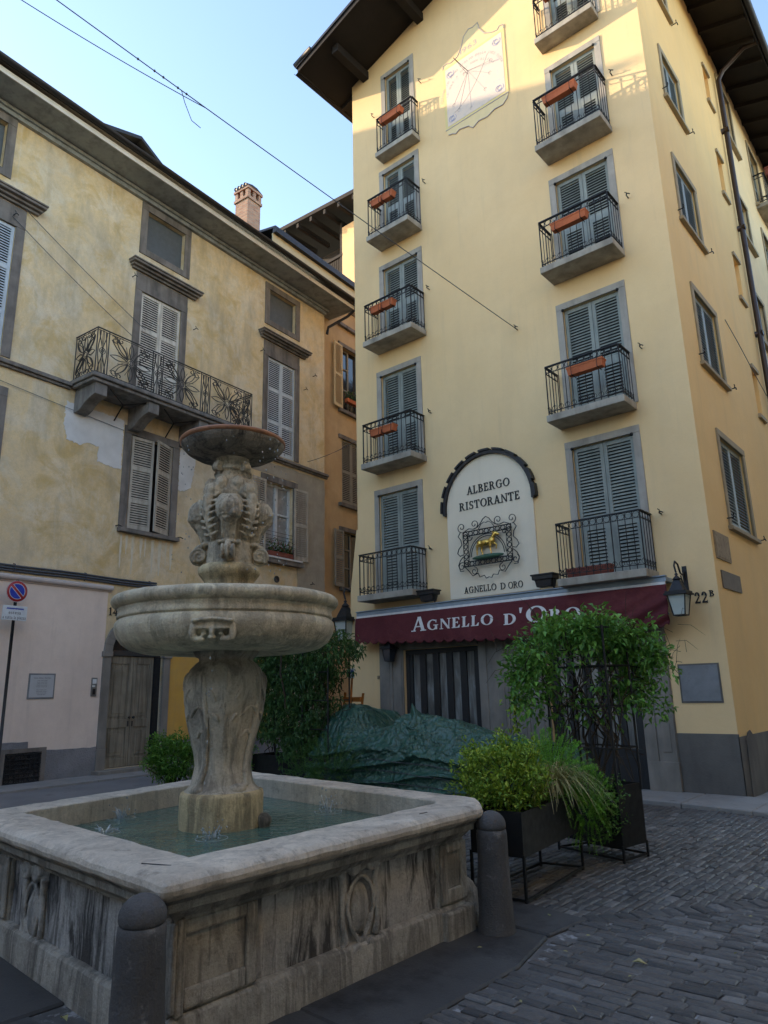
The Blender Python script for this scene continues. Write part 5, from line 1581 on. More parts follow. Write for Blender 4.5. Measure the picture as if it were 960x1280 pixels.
# one course of larger setts along the change of direction
x = -2.55
while x < -.1:
    a = math.atan(1.30); L = .125
    sett(mb, x, bound(x), .12, .19, a, .001); x += L*math.cos(a)
# rows running along y towards the hotel
x = -9.0
while x < 2.4:
    W = random.uniform(.068, .088); y = 3.0+random.uniform(0, .3)
    while y < 10.35:
        L = random.uniform(.12, .27); cx, cy = x+W/2+.03*math.sin(y*.9), y+L/2
        if cy > bound(cx)+.13 and cy > 5.1 and okp(cx, cy): sett(mb, cx, cy, W, L, random.uniform(-.03,.03), 0)
        y += L
    x += W
mb.build('cobbled_pavement', M['setts'], kind='structure')
# stone slabs at the foot of the fountain
mb = MB()
def flag(poly, z=.012):
    P = offs(poly, -.012)
    n = len(P); j = random.uniform(-.003,.003)
    mb.hprism(P, -.04, z+j)
flag([(-4.2,1.0),(-2.52,1.0),(-2.53,2.86),(-3.12,2.92),(-3.3,2.0),(-4.2,2.0)])
flag([(-2.53,2.86),(-2.50,4.10),(-2.62,4.70),(-3.3,4.74),(-3.3,2.90)])
flag([(-2.62,4.70),(-2.56,5.18),(-3.12,5.28),(-3.5,5.3),(-3.6,4.78),(-3.3,4.74)])
flag([(-6.6,1.0),(-4.2,1.0),(-4.2,2.2),(-6.6,2.4)])
flag([(-3.5,5.3),(-3.55,4.8),(-6.6,5.1),(-6.6,5.5)])
mb.build('stone_slabs', M['flag'], kind='structure').modifiers.new('b','BEVEL').width = .012
# pale kerb along the hotel, street on the left
mb = MB()
for i in range(9):
    x0 = -9.4+i*.95; x1 = x0+.94
    f = lambda x: 10.62-.20*(x+4.24)*(1 if x > -4.6 else 0)
    mb.hprism([(x0,f(x0)),(x1,f(x1)),(x1,11.6),(x0,11.6)], -.04, .05)
mb.hprism([(-.85,9.95),(.2,9.7),(.2,30),(-2.2,30),(-3.14,11.6),(-.85,11.3)], -.04, .008)
mb.build('kerb', M['kerb'], kind='structure').modifiers.new('b','BEVEL').width = .012
mb = MB(); mb.add([(-15.5,-6,-.006),(-9.3,-6,-.006),(-9.3,12,-.006),(-15.5,12,-.006)], [(0,1,2,3)])
mb.add([(-16.5,12,-.006),(-9.3,12,-.006),(-9.3,30,-.006),(-17.5,30,-.006)], [(0,1,2,3)])
mb.build('street', M['asphalt'], kind='structure')
mb = MB()
for k in range(7):
    u0 = -6+k*2.2
    mb.fb(u0, u0+2.19, .05, 1.1, -.04, .03, 0, Ml)
mb.build('pavement', M['kerb'], kind='structure')

# ------------------------------------------------------------------ fountain
AX = (-4.70, 3.56)
th0 = math.atan2(-.593, .805)      # direction from the axis towards the viewpoint
ft = thing('fountain', 'old stone fountain with square basin, carved pillar and two round bowls', 'fountain', (AX[0], AX[1], 0))
# rounded corners on the rim outline
def roundpoly(P, r, n=5):
    out = []
    for i in range(len(P)):
        a, b, c = Vector(P[i-1]), Vector(P[i]), Vector(P[(i+1) % len(P)])
        u = (a-b).normalized()*r; v = (c-b).normalized()*r
        for k in range(n+1):
            t = k/n; out.append(tuple(b+u*(1-t)**2+v*t**2))
    return out
def sweep(mb, poly, prof, mi=0, sub=14, amp=.0, sc=3.0, rr=0):
    rings = []; base = poly
    if rr: poly = roundpoly(base, rr)
    for o, z in prof:
        P = roundpoly(offs(base, o), max(.004, rr+o)) if rr else offs(poly, o); ring = []
        for i in range(len(P)):
            a = Vector((*P[i], z)); b = Vector((*P[(i+1) % len(P)], z))
            n = max(2, int((Vector(poly[i])-Vector(poly[(i+1) % len(poly)])).length/.06))
            for k in range(n):
                q = a.lerp(b, k/n)
                if amp:
                    nv = mnoise.noise_vector(q*sc)*amp + mnoise.noise_vector(q*sc*3.7)*amp*.5
                    q = q + nv
                ring.append(q)
        rings.append(ring)
    n = len(rings[0]); vs = sum(rings, []); fs = []
    for r_ in range(len(rings)-1):
        for k in range(n):
            l = (k+1) % n; fs.append((r_*n+k, r_*n+l, (r_+1)*n+l, (r_+1)*n+k))
    mb.add(vs, fs, mi, True)
def crisp(o, a=32):
    m_ = o.modifiers.new('e', 'EDGE_SPLIT'); m_.split_angle = R(a); return o
def fine(prof, step=.03):
    out = []
    for (a, b), (c, d) in zip(prof[:-1], prof[1:]):
        n = max(1, int(math.hypot(c-a, d-b)/step))
        out += [(a+(c-a)*k/n, b+(d-b)*k/n) for k in range(n)]
    return out+[prof[-1]]
mb = MB()
sweep(mb, basin_poly, fine([(-.345,.40),(-.342,.808),(-.334,.816),(-.20,.819),(-.065,.818),(-.030,.810),(-.008,.792),(.0,.768),(-.006,.745),(-.02,.731),(-.05,.729),(-.055,.712)], .04), 0, amp=.0045, sc=7, rr=.06)
crisp(mb.build('basin_rim', M['st_rim'], ft), 28)
mb = MB()
sweep(mb, basin_poly, [(-.05,.713),(-.06,.705),(-.075,.69),(-.08,.655),(-.11,.645),(-.125,.625),(-.16,.60),(-.165,.585)], 0, amp=.004, sc=6)
crisp(mb.build('basin_moulding', M['st_plinth'], ft))
mb = MB()
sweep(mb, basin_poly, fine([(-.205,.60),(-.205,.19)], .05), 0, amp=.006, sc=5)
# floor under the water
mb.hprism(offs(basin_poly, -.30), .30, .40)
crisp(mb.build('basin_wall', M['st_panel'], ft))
mb = MB()
sweep(mb, basin_poly, [(-.20,.20),(-.17,.195),(-.155,.18),(-.15,.15),(-.145,-.02)], 0, amp=.006, sc=6)
crisp(mb.build('basin_plinth', M['st_plinth'], ft))
# pilasters with sunk panels near the corners
Mr = T(basin_poly[0][0]-.205, 0, 0) @ RZ(PI/2)              # right face: u = y, outward +x
e = (Vector(basin_poly[4])-Vector(basin_poly[0])).normalized()
Mleft = T(basin_poly[0][0], basin_poly[0][1], 0) @ RZ(math.atan2(-e.y, -e.x)) @ T(0, .205, 0)    # u runs towards the near corner (negative u = away)
def pilaster(Mx, u0, u1, foot=True):
    mb = MB(Mx)
    mb.fb(u0, u1, -.02, .028, .19, .60)
    w = .07
    for q in ((u0, u0+w, .21, .585), (u1-w, u1, .21, .585), (u0+w, u1-w, .21, .30), (u0+w, u1-w, .525, .585)):
        mb.fb(q[0], q[1], .028, .052, q[2], q[3])
    mb.build('corner_pilaster', M['st_plinth'], ft, bevel=.012)
    if foot:
        mb = MB(Mx); mb.fb(u0-.02, u1+.02, .0, .098, -.02, .175)
        mb.build('pilaster_foot', M['st_plinth'], ft, bevel=.015)
pilaster(Mr, 2.12, 2.62, False); pilaster(Mr, 4.20, 4.50)
pilaster(Mleft, -.66, -.16, False); pilaster(Mleft, -2.85, -2.35, False)
# broken foot at the far corner
mb = MB(); mb.ell((-3.28, 4.62, .14), (.13,.16,.17), 12, 8); mb.ell((-3.22, 4.66, .05), (.17,.13,.1), 12, 8); mb.ell((-3.26, 4.55, .22), (.10,.12,.12), 12, 8)
lumpy(mb.build('worn_corner_block', M['st_plinth'], ft), .02, 3, .03, .1)
# carved cartouches
def cartouche(Mx, u, z, s=1.0):
    mb = MB(Mx)
    def E(du, dz, ru, rz, ro=.03, o=.0): mb.ell((u+du*s, -o, z+dz*s), (ru*s, ro, rz*s), 12, 8)
    E(0, -.03, .085, .145, .045)
    ring = [(u+.112*s*math.cos(t)*(1+.30*math.sin(t) if math.sin(t) < 0 else 1+.06*math.sin(3*t)), -.026, z-.03*s+.172*s*math.sin(t)) for t in [2*PI*k/24 for k in range(24)]]
    mb.tube(ring, .014*s, 7, closed=True)
    for sg_ in (-1, 1):
        pts = [(u+sg_*x*s, -.02, z+y*s) for x, y in ((.16,.19),(.14,.10),(.155,.0),(.15,-.10),(.13,-.19),(.17,-.22))]
        mb.tube(pts, [.03*s,.024*s,.018*s,.020*s,.024*s,.012*s], 7)
        spr = [(u+sg_*(.085+.055*(1-.8*t)*math.cos(t*9))*s, -.045, z+(.205+.055*(1-.8*t)*math.sin(t*9))*s) for t in [k/14 for k in range(15)]]
        mb.tube(spr, .020*s, 6)
        spr = [(u+sg_*(.055+.036*(1-.8*t)*math.cos(-t*8))*s, -.04, z-(.245+.036*(1-.8*t)*math.sin(-t*8))*s) for t in [k/12 for k in range(13)]]
        mb.tube(spr, .016*s, 6)
        E(sg_*.155, .235, .028, .045, .03)
    E(0, .235, .06, .045, .045); E(0, .28, .028, .035, .035); E(0, -.235, .028, .05, .04); E(0, .18, .10, .02, .035)
    return lumpy(mb.build('cartouche', M['st_cart'], ft), .009, 1, .010, .04)
cartouche(Mr, 3.42, .40, 1.0)
cartouche(Mleft, -1.93, .345, 1.0)
# round pillar
def lobes(r, z, a):
    if .97 < z < 1.9:
        w = math.sin(PI*(z-.97)/.93)
        f = 1+.055*w*math.cos(4*(a-th0))+.030*w*max(0, math.cos(16*(a-th0)))**2*(1 if z < 1.5 else .4)
        nz = mnoise.noise(Vector((math.cos(a)*2, math.sin(a)*2, z*4)))*.03
        return r*(f+nz), z
    return r*(1+.02*mnoise.noise(Vector((math.cos(a)*2, math.sin(a)*2, z*5)))), z
mb = MB()
mb.lathe(fine([(.31,.36),(.312,.88),(.305,.905),(.27,.915)], .03), 72, AX, fn=lobes); mb.build('drum_base', M['st_drum'], ft)
mb = MB()
prof = [(.30,.90),(.262,.925),(.235,.96),(.218,1.02),(.204,1.09),(.212,1.18),(.236,1.30),(.266,1.43),(.292,1.56),(.302,1.66),(.296,1.74),(.27,1.81),(.235,1.85),(.21,1.87),(.212,1.89),(.235,1.905),(.25,1.925),(.26,1.95)]
mb.lathe(fine(prof, .02), 96, AX, fn=lobes)
mb.build('pillar', M['st_col'], ft)
# acanthus relief on the pillar
mb = MB()
for q in range(4):
    a0 = th0 + PI/2*q
    def prad(z):
        for (r0, z0), (r1, z1) in zip(prof[:-1], prof[1:]):
            if z0 <= z <= z1: return (r0+(r1-r0)*(z-z0)/(z1-z0))
        return .25
    for (da, za, L, dirn) in [(0,1.72,.16,0),(.28,1.62,.13,.5),(-.28,1.62,.13,-.5),(.5,1.5,.12,.8),(-.5,1.5,.12,-.8),(.2,1.46,.10,.4),(-.2,1.46,.10,-.4),(.62,1.34,.1,.7),(-.62,1.34,.1,-.7)]:
        pts = []; rr = []
        for k in range(7):
            t = k/6; a = a0+da+dirn*t*.55-.1*dirn; z = za+L*1.5*(t-.3)-.10*t*t
            r = prad(z)*(1+.055*math.sin(PI*min(1,max(0,(z-.97)/.93)))*math.cos(4*(a-th0)))+.002
            pts.append((AX[0]+r*math.cos(a), AX[1]+r*math.sin(a), z)); rr.append(.019*(1-abs(2*t-.8)*.6))
        mb.tube(pts, [max(.006, x) for x in rr], 6)
    # corner rib running down to the foot
    a = a0+PI/4
    mb.tube([(AX[0]+(prad(z)*.95+.012)*math.cos(a+.25*math.sin((z-.95)*3)), AX[1]+(prad(z)*.95+.012)*math.sin(a+.25*math.sin((z-.95)*3)), z) for z in [.95+.09*k for k in range(10)]], .022, 6)
mb.ell((AX[0]+.19*math.cos(th0+.5), AX[1]+.19*math.sin(th0+.5), .93), (.09,.09,.05), 12, 7); mb.ell((AX[0]+.2*math.cos(th0-.9), AX[1]+.2*math.sin(th0-.9), .93), (.09,.09,.05), 12, 7)
lumpy(mb.build('leaf_carving', M['st_col'], ft), .0075, 1, .006, .04)
# large bowl
mb = MB()
bp = [(.24,1.945),(.50,1.925),(.64,1.935),(.74,1.96),(.80,2.0),(.84,2.055),(.858,2.11),(.856,2.15),(.842,2.172),(.832,2.178),(.826,2.184),(.842,2.19),(.846,2.20),(.838,2.215),(.834,2.245),(.842,2.262),(.838,2.268),(.858,2.272),(.880,2.288),(.892,2.312),(.889,2.338),(.872,2.358),(.845,2.368),(.80,2.372),(.765,2.365),(.745,2.34),(.70,2.28),(.5,2.2),(.15,2.17)]
def bowlfn(r, z, a):
    p = Vector((math.cos(a)*r*5, math.sin(a)*r*5, z*5))
    d = .005*mnoise.noise(p)+.003*mnoise.noise(p*3.1)
    chip = max(0, mnoise.noise(Vector((math.cos(a)*6, math.sin(a)*6, 3.3)))-.42)*.10 if 2.27 < z < 2.38 else 0
    return r+d-chip*.4, z+d*.5-chip*(1 if z > 2.32 else -.3)*.5
mb.lathe(fine(bp, .022), 160, AX, fn=bowlfn); mb.build('large_bowl', M['st_bowl'], ft)
mb = MB(); mb.lathe([(0,2.32),(.735,2.32)], 48, AX); mb.build('bowl_water', M['water'], ft)
# masks that spout
def mask(a):
    mb = MB(T(AX[0]+.835*math.cos(a), AX[1]+.835*math.sin(a), 2.035) @ RZ(a+PI/2) @ Matrix.Diagonal((1,1,.74,1)))       # local -Y outward
    def E(u, z, ru, ro, rz, o=0): mb.ell((u, -o, z), (ru, ro, rz), 14, 9)
    for k in range(11): E(-.125+.25*k/10, .10+.012*math.cos((k-5)*.4), .018, .04, .022, .035)
    E(0, .05, .13, .035, .045, .01)
    for s in (-1, 1):
        E(s*.06, .028, .055, .02, .016, .036); E(s*.058, -.022, .022, .014, .018, .014); E(s*.09, -.07, .045, .035, .03, -.01); E(s*.135, .0, .028, .03, .085, .0)
    E(0, -.0, .018, .03, .055, .03); E(0, -.055, .03, .03, .022, .02)
    return lumpy(mb.build('spouting_mask', M['st_bowl'], ft), .0085, 1, .008, .025)
for k in (0, 2): mask(th0-.13+PI/2*k)
# pedestal and carved block with four dolphin-like heads
mb = MB()
mb.lathe(fine([(.20,2.18),(.19,2.44),(.20,2.50),(.225,2.535),(.245,2.56),(.25,2.585),(.245,2.61),(.225,2.63),(.205,2.64),(.15,2.65)], .02), 64, AX, fn=lobes)
mb.build('pedestal', M['st_drum'], ft)
mb = MB(T(AX[0], AX[1], 0) @ RZ(th0-.08))
mb.lathe([(.185,2.62),(.185,2.80),(.165,2.83),(.16,2.92),(.17,3.05),(.19,3.15),(.205,3.24),(.185,3.32),(.135,3.39),(.118,3.43),(.145,3.445),(.14,3.47),(.115,3.49),(.0,3.50)], 28)
for k in range(4):
    q = Matrix.Rotation(PI/2*k, 4, 'Z'); X = mb.M.copy(); mb.M = X @ q
    mb.ell((.242,0,3.065), (.108,.110,.118), 18, 12); mb.ell((.30,.035,3.02), (.05,.05,.045), 12, 8); mb.ell((.305,-.04,3.06), (.045,.045,.05), 10, 7)
    mb.tube([(.26,0,3.01),(.215,0,2.92),(.185,0,2.84),(.18,0,2.80)], [.075,.056,.052,.06], 12)
    for dy in (-.05, 0, .05): mb.tube([(.30,dy*.9,2.98),(.24,dy,2.90),(.225,dy*.9,2.83)], .010, 6)
    mb.tube([(.26,0,3.17),(.25,-.06,3.17),(.215,-.105,3.12)], .02, 6); mb.tube([(.26,0,3.17),(.25,.06,3.17),(.215,.105,3.12)], .02, 6)
    for i in range(5): mb.ell((.20, -.08+.04*i, 2.80), (.028,.022,.022), 8, 6)
    c, s = math.cos(PI/4), math.sin(PI/4)
    # shoulders between the heads with serrated fins running down
    mb.ell((.19*c,.19*s,3.235), (.085,.085,.075), 14, 9); mb.ell((.155,.065,3.30), (.062,.058,.066), 12, 8); mb.ell((.155,-.065,3.30), (.062,.058,.066), 12, 8)
    mb.tube([(.20*c,.20*s,3.24),(.245*c,.245*s,3.16),(.25*c,.25*s,3.05),(.215*c,.215*s,2.93),(.18*c,.18*s,2.84)], [.05,.045,.04,.032,.02], 10)
    for i in range(7):
        z = 2.87+.052*i; r = .200+.060*math.sin((i+.6)*.42)
        for sg_ in (-1, 1):
            mb.tube([(r*c-sg_*.02*s+.0, r*s+sg_*.02*c, z-.012), (r*c-sg_*.055*s, r*s+sg_*.055*c, z+.004), (r*.93*c-sg_*.085*s, r*.93*s+sg_*.085*c, z+.024)], [.008,.016,.005], 6)
    mb.M = X
lumpy(mb.build('carved_block', M['st_stat'], ft), .0068, 1, .014, .03)
for k in range(4):
    # spiral scroll at the foot of each head, volute of the capital between them
    Xs = T(AX[0], AX[1], 0) @ RZ(th0-.08+PI/2*k)
    mb = MB(Xs @ T(.245, 0, 2.71) @ RX(PI/2))
    mb.lathe([(0,-.040),(.052,-.040),(.056,-.034),(.056,.034),(.052,.040),(0,.040)], 22)
    for zz in (-.042, .042):
        mb.tube([((.066*(1-.8*t))*math.cos(-1.0+t*12), (.066*(1-.8*t))*math.sin(-1.0+t*12), zz) for t in [i/26 for i in range(27)]], .0125, 7)
    mb.tube([(.066*math.cos(t), .066*math.sin(t), 0) for t in [2*PI*i/20 for i in range(20)]], .012, 7, closed=True)
    mb.M = Xs; mb.tube([(.20,0,2.80),(.255,0,2.785),(.30,0,2.74)], [.03,.026,.018], 8)
    lumpy(mb.build('scroll_foot', M['st_stat'], ft), .0055, 1, .006, .03)
    Xs = T(AX[0], AX[1], 0) @ RZ(th0-.08+PI/4+PI/2*k)
    mb = MB(Xs @ T(.165, 0, 3.455) @ RX(PI/2))
    mb.lathe([(0,-.026),(.034,-.026),(.036,.0),(.034,.026),(0,.026)], 18)
    for zz in (-.027, .027): mb.tube([((.042*(1-.8*t))*math.cos(1.2+t*11), (.042*(1-.8*t))*math.sin(1.2+t*11), zz) for t in [i/20 for i in range(21)]], .0085, 6)
    mb.M = Xs; mb.tube([(.10,0,3.48),(.14,0,3.492),(.18,0,3.49)], [.03,.028,.014], 8)
    lumpy(mb.build('capital_volute', M['st_stat'], ft), .005, 1, .004, .03)
# neck and top bowl
mb = MB(); mb.lathe(fine([(.13,3.44),(.122,3.475),(.125,3.505),(.135,3.54),(.16,3.58),(.20,3.60)], .012), 48, AX); mb.build('neck', M['st_stat'], ft)
mb = MB()
mb.lathe(fine([(.15,3.55),(.25,3.56),(.33,3.583),(.39,3.617),(.425,3.655),(.438,3.685)], .015), 96, AX, fn=lambda r, z, a: (r*(1+.01*mnoise.noise(Vector((math.cos(a)*3, math.sin(a)*3, z*5)))), z))
mb.build('top_bowl', M['st_top'], ft)
mb = MB()
mb.lathe([(.430,3.67),(.443,3.685),(.446,3.700),(.436,3.712),(.415,3.708),(.38,3.685),(.2,3.66),(0,3.66)], 96, AX)
mb.build('top_bowl_lip', M['toprim'], ft)
mb = MB(); a = th0+1.15
mb.ell((AX[0]+.34*math.cos(a), AX[1]+.34*math.sin(a), .70), (.06,.06,.055), 10, 7); mb.tube([(AX[0]+.33*math.cos(a), AX[1]+.33*math.sin(a), .60), (AX[0]+.35*math.cos(a), AX[1]+.35*math.sin(a), .72)], .05, 8)
lumpy(mb.build('overflow_spout', M['st_top'], ft), .012, 2, .02, .03)
# iron clamps let into the rim
for (p, q) in (((-3.2,2.14),(-3.36,2.08)),((-3.10,3.95),(-3.10,4.03))):
    mb = MB(); mb.tube([(*p, .820), (*q, .820)], .0045, 5); mb.build('iron_clamp', M['irong'], ft)

mb = MB(); P = offs(basin_poly, -.33)
mb.add([(x, y, .655) for x, y in P], [list(range(len(P)))])
wobj = mb.build('water', M['water'], kind='structure')
# drops and splashes
mb = MB()
def drop(p, r, l=1.6): mb.ell(p, (r, r, r*l), 6, 4)
for i in range(60):
    a = random.uniform(0, 2*PI); r = .44+random.gauss(0, .03); z = random.uniform(2.5, 3.7)
    drop((AX[0]+r*math.cos(a), AX[1]+r*math.sin(a), z), random.uniform(.003, .006), 1.6)
for i in range(50):
    a = th0+random.gauss(.85, .35); r = .45+random.gauss(0, .02); z = random.uniform(2.5, 3.68)
    drop((AX[0]+r*math.cos(a), AX[1]+r*math.sin(a), z), random.uniform(.003, .006), 1.8)
for (sx, sy, n_, h) in ((-5.70,3.32,34,.10),(-4.45,4.45,50,.14),(-4.35,3.22,34,.09),(-5.2,2.9,10,.05)):
    for i in range(n_):
        q = random.gauss(0, 1); z = abs(random.gauss(0, h*.5))
        drop((sx+random.gauss(0,.05), sy+random.gauss(0,.05), .66+z), random.uniform(.003,.008), 1.3)
    for i in range(7):
        a = random.uniform(0, 2*PI); t = random.uniform(.02,.09)
        mb.tube([(sx+.3*t*math.cos(a), sy+.3*t*math.sin(a), .655), (sx+.6*t*math.cos(a), sy+.6*t*math.sin(a), .66+h*.4), (sx+t*math.cos(a), sy+t*math.sin(a), .66+h*random.uniform(.4,1))], [.008,.005,.002], 5)
    for rr in (.06, .11):
        mb.tube([(sx+rr*math.cos(t), sy+rr*math.sin(t), .654) for t in [2*PI*k/20 for k in range(20)]], .004, 4, closed=True)
am = th0-.13
mx, my = AX[0]+.91*math.cos(am), AX[1]+.91*math.sin(am)
for k in range(16): drop((mx+random.gauss(0,.006), my+random.gauss(0,.006), random.uniform(.75, 1.98)), random.uniform(.0025,.0045), 2.6)
mb.build('splashing_water', M['drops'], kind='stuff')

# ------------------------------------------------------------------ bollards
def bollard(loc, label):
    t = thing('bollard', label, 'bollard', loc, 0, 'stone bollards beside the fountain')
    c = (loc[0], loc[1])
    def fn(r, z, a): q = Vector((math.cos(a)*3, math.sin(a)*3, z*9+loc[0]*5)); return r+.006*mnoise.noise(q)-.012*max(0, mnoise.noise(q*1.7)-.35), z
    mb = MB(); mb.lathe(fine([(.135,-.02),(.128,.02),(.120,.10),(.110,.40),(.105,.62),(.102,.648),(.094,.655)], .03), 40, c, fn=fn)
    mb.build('shaft', M['bollard'], t)
    mb = MB(); mb.lathe([(.090,.653),(.098,.662),(.101,.675)]+[(.101*math.cos(q), .678+.098*math.sin(q)) for q in [PI/2*k/10 for k in range(1, 11)]], 40, c, fn=fn)
    mb.build('domed_cap', M['bollard'], t)
    return t
b1 = bollard((-2.95, 4.57, 0), 'grey stone bollard at the right corner of the basin beside the planter')
clone(b1, (-3.03, 1.895, 0), 'dark stone bollard in the foreground at the near corner of the basin', R(137))

# ------------------------------------------------------------------ black steel planters
def planter(P, zb, zt, label):
    c = (sum(p[0] for p in P)/4, sum(p[1] for p in P)/4, 0)
    t = thing('planter', label, 'planter', c, 0, 'black steel planters on frames')
    mb = MB()
    inn = [(c[0]+(x-c[0])*.96, c[1]+(y-c[1])*.94) for x, y in P]
    n = 4
    vs = [(x,y,zb) for x,y in P]+[(x,y,zt) for x,y in P]+[(x,y,zt) for x,y in inn]+[(x,y,zt-.1) for x,y in inn]
    fs = [(3,2,1,0)]
    for r_ in range(3):
        for i in range(4): j = (i+1) % 4; fs.append((r_*4+i, r_*4+j, r_*4+4+j, r_*4+4+i))
    mb.add(vs, fs); mb.add([(x,y,zt-.06) for x,y in inn], [(0,1,2,3)], 1)
    mb.build('box', [M['planter'], M['soil']], t)
    mb = MB()
    for x, y in P: mb.tube([(x,y,0),(x,y,zb+.02)], .014, 4)
    for i in range(4): mb.tube([(*P[i],.03), (*P[(i+1) % 4],.03)], .013, 4)
    mb.build('frame', M['planter'], t)
    return t
PL1 = [(-3.56,5.20),(-3.10,5.24),(-3.23,6.49),(-3.62,6.42)]
PL2 = [(-3.81,7.16),(-3.03,6.94),(-2.96,7.35),(-3.65,7.50)]
planter(PL1, .33, .66, 'long black steel planter on thin legs holding a bright shrub and grasses')
planter(PL2, .13, .68, 'black steel planter standing under the jasmine trellis near the hotel corner')
# ------------------------------------------------------------------ plants
def clumped(name, mat, centers, nl, size, spread, w=.42, zb=.2, loc=None, droop=0, parent=None, fold=.18):
    mb = MB()
    for c in centers:
        c = Vector(c); out = None
        for i in range(nl):
            d = rdir()
            p = c + d*spread*random.random()**.5
            q = (d*.7 + rdir(zb)*.7); q.z -= droop
            leaf(mb, p, q, size*random.uniform(.6, 1.25), w, fold=fold)
    return mb.build(name, mat, parent, loc)
def ellpts(c, r, n, shell=.55, zmin=-1, noisek=1.0):
    out = []
    while len(out) < n:
        d = rdir(); k = (shell+(1-shell)*random.random()**.6)
        k *= .84+.42*noisek*mnoise.noise(d*2.3+Vector(c))+.2*mnoise.noise(d*5+Vector(c))
        p = Vector((c[0]+r[0]*d.x*k, c[1]+r[1]*d.y*k, c[2]+r[2]*d.z*k))
        if d.z > zmin: out.append(p)
    return out
def plant(name, label, cat, loc, group=None): return thing(name, label, cat, loc, 0, group)
def twigs(parent, base, tips, r=.008, mat='twig'):
    mb = MB()
    for t_ in tips:
        b = Vector(base)+Vector((random.uniform(-.1,.1), random.uniform(-.1,.1), 0)); t_ = Vector(t_)
        m_ = (b+t_)/2+Vector((random.uniform(-.08,.08), random.uniform(-.08,.08), .05))
        mb.tube([b, b.lerp(m_, .6)+rdir()*.02, m_, m_.lerp(t_, .6)+rdir()*.03, t_], [r, r*.9, r*.7, r*.5, r*.25], 5)
    return mb.build('stem', M[mat], parent)
# bright shrub in the long planter
c = (-3.42, 5.52, .90)
p = plant('shrub', 'bright yellow green bushy shrub in the long planter behind the bollard', 'shrub', (c[0], c[1], .74))
pts = ellpts(c, (.42,.52,.35), 230, .55, -.9)
clumped('crown', M['shrub'], pts, 26, .046, .07, .52, .45, parent=p)
twigs(p, (c[0], c[1], .60), random.sample(pts, 40), .007)
# tan tufted grass
p = plant('tufted_grass', 'arching tuft of straw coloured grass beside the bright shrub', 'grass', (-3.25, 6.05, .74))
mb = MB()
for i in range(280):
    a = random.uniform(0, 2*PI); L = random.uniform(.38, .66); o = Vector((-3.24+random.gauss(0,.05), 6.02+random.gauss(0,.07), .70)); e = Vector((math.cos(a), math.sin(a), 0)); e = (e+Vector((.5,-.25,0))).normalized()
    k = random.uniform(.5, 1.0); q = []
    for j in range(6):
        t = j/5; q.append(o+e*L*k*t+Vector((0,0,L*(1.25*t-1.45*t*t*k))))
    s_ = e.cross(Vector((0,0,1)))*.0065
    vs = []
    for j, x in enumerate(q): w_ = s_*(1-.85*j/5); vs += [x-w_, x+w_]
    mb.add(vs, [(2*j, 2*j+1, 2*j+3, 2*j+2) for j in range(5)])
mb.build('blades', M['drygrass'], p)
# feathery fern at the end of the planter
def feathery(parent, c, r, n, mat, L=.34, fr=26):
    mb = MB()
    for i in range(n):
        d = rdir(.25); o = Vector(c)+Vector((d.x*r[0]*.25, d.y*r[1]*.25, -r[2]*.5)); tip = Vector((c[0]+d.x*r[0], c[1]+d.y*r[1], c[2]+d.z*r[2]))*1.0
        prev = o
        for k in range(fr):
            t = (k+1)/fr; q = o.lerp(tip, t)+Vector((0,0,.14*r[2]*math.sin(PI*t)-.22*r[2]*t*t))
            if k > 4:
                for s_ in range(7):
                    e = (rdir(.1)); l_ = random.uniform(.018,.045)*(1.2-t*.5)
                    a_ = e.cross(Vector((.3,.2,1)))*.0036
                    mb.add([q-a_, q+a_, q+e*l_], [(0,1,2)])
            prev = q
    return mb.build('fronds', mat, parent)
p = plant('asparagus_fern', 'light green feathery fern spilling over the end of the long planter', 'fern', (-3.38, 6.40, .60))
feathery(p, (-3.40, 6.28, .88), (.46,.50,.46), 210, M['fern'])
feathery(p, (-3.20, 6.62, .60), (.28,.32,.40), 100, M['fern'])
# trailing ivy
p = plant('trailing_ivy', 'trailing small leaved ivy hanging at the front of the trellis planter', 'ivy', (-3.2, 6.9, .6))
pts = [(-3.14+random.gauss(0,.10), 6.86+random.gauss(0,.10), random.uniform(.22, .78)) for _ in range(70)]
clumped('leaves', M['ivy'], pts, 16, .032, .06, .8, -.2, parent=p)
# trellis with jasmine
tr = thing('trellis', 'black metal trellis frame rising from the planter near the hotel corner', 'trellis', (-3.36, 7.24, .66))
mb = MB()
P2 = [(c_[0], c_[1]) for c_ in PL2]
cc = (-3.36, 7.24)
for x, y in P2: mb.tube([(x, y, .62), (x, y, 2.22)], .013, 5)
for z in (1.02, 1.42, 1.82, 2.2):
    for i in range(4): mb.tube([(*P2[i], z), (*P2[(i+1) % 4], z)], .009, 5)
for f in (.33, .67):
    for i in (0, 2):
        a, b = Vector(P2[i]), Vector(P2[(i+1) % 4]); q = a.lerp(b, f); mb.tube([(q.x, q.y, .66), (q.x, q.y, 2.2)], .008, 5)
mb.build('frame', M['black'], tr)
p = plant('jasmine', 'dense green jasmine crowning the black trellis in front of the hotel door', 'climber', (-3.36, 7.24, .66))
latv = Vector((.593+.15, .805-.12, 0)).normalized(); dep = Vector((-.75,.66,0))
def jp(l, d_, z): return Vector((-3.36,7.24,0))+latv*l+dep*d_+Vector((0,0,z))
pts = []
for i in range(190):
    l = random.uniform(-1, 1); d_ = random.uniform(-.42,.42)
    top = 2.33-.26*l*l+.12*mnoise.noise(Vector((l*3, d_*3, 1)))
    z = top-abs(random.gauss(0, .17)); 
    if abs(l) > .72: z -= .30*(abs(l)-.72)/.28
    pts.append(jp(l*.76-.03, d_, z))
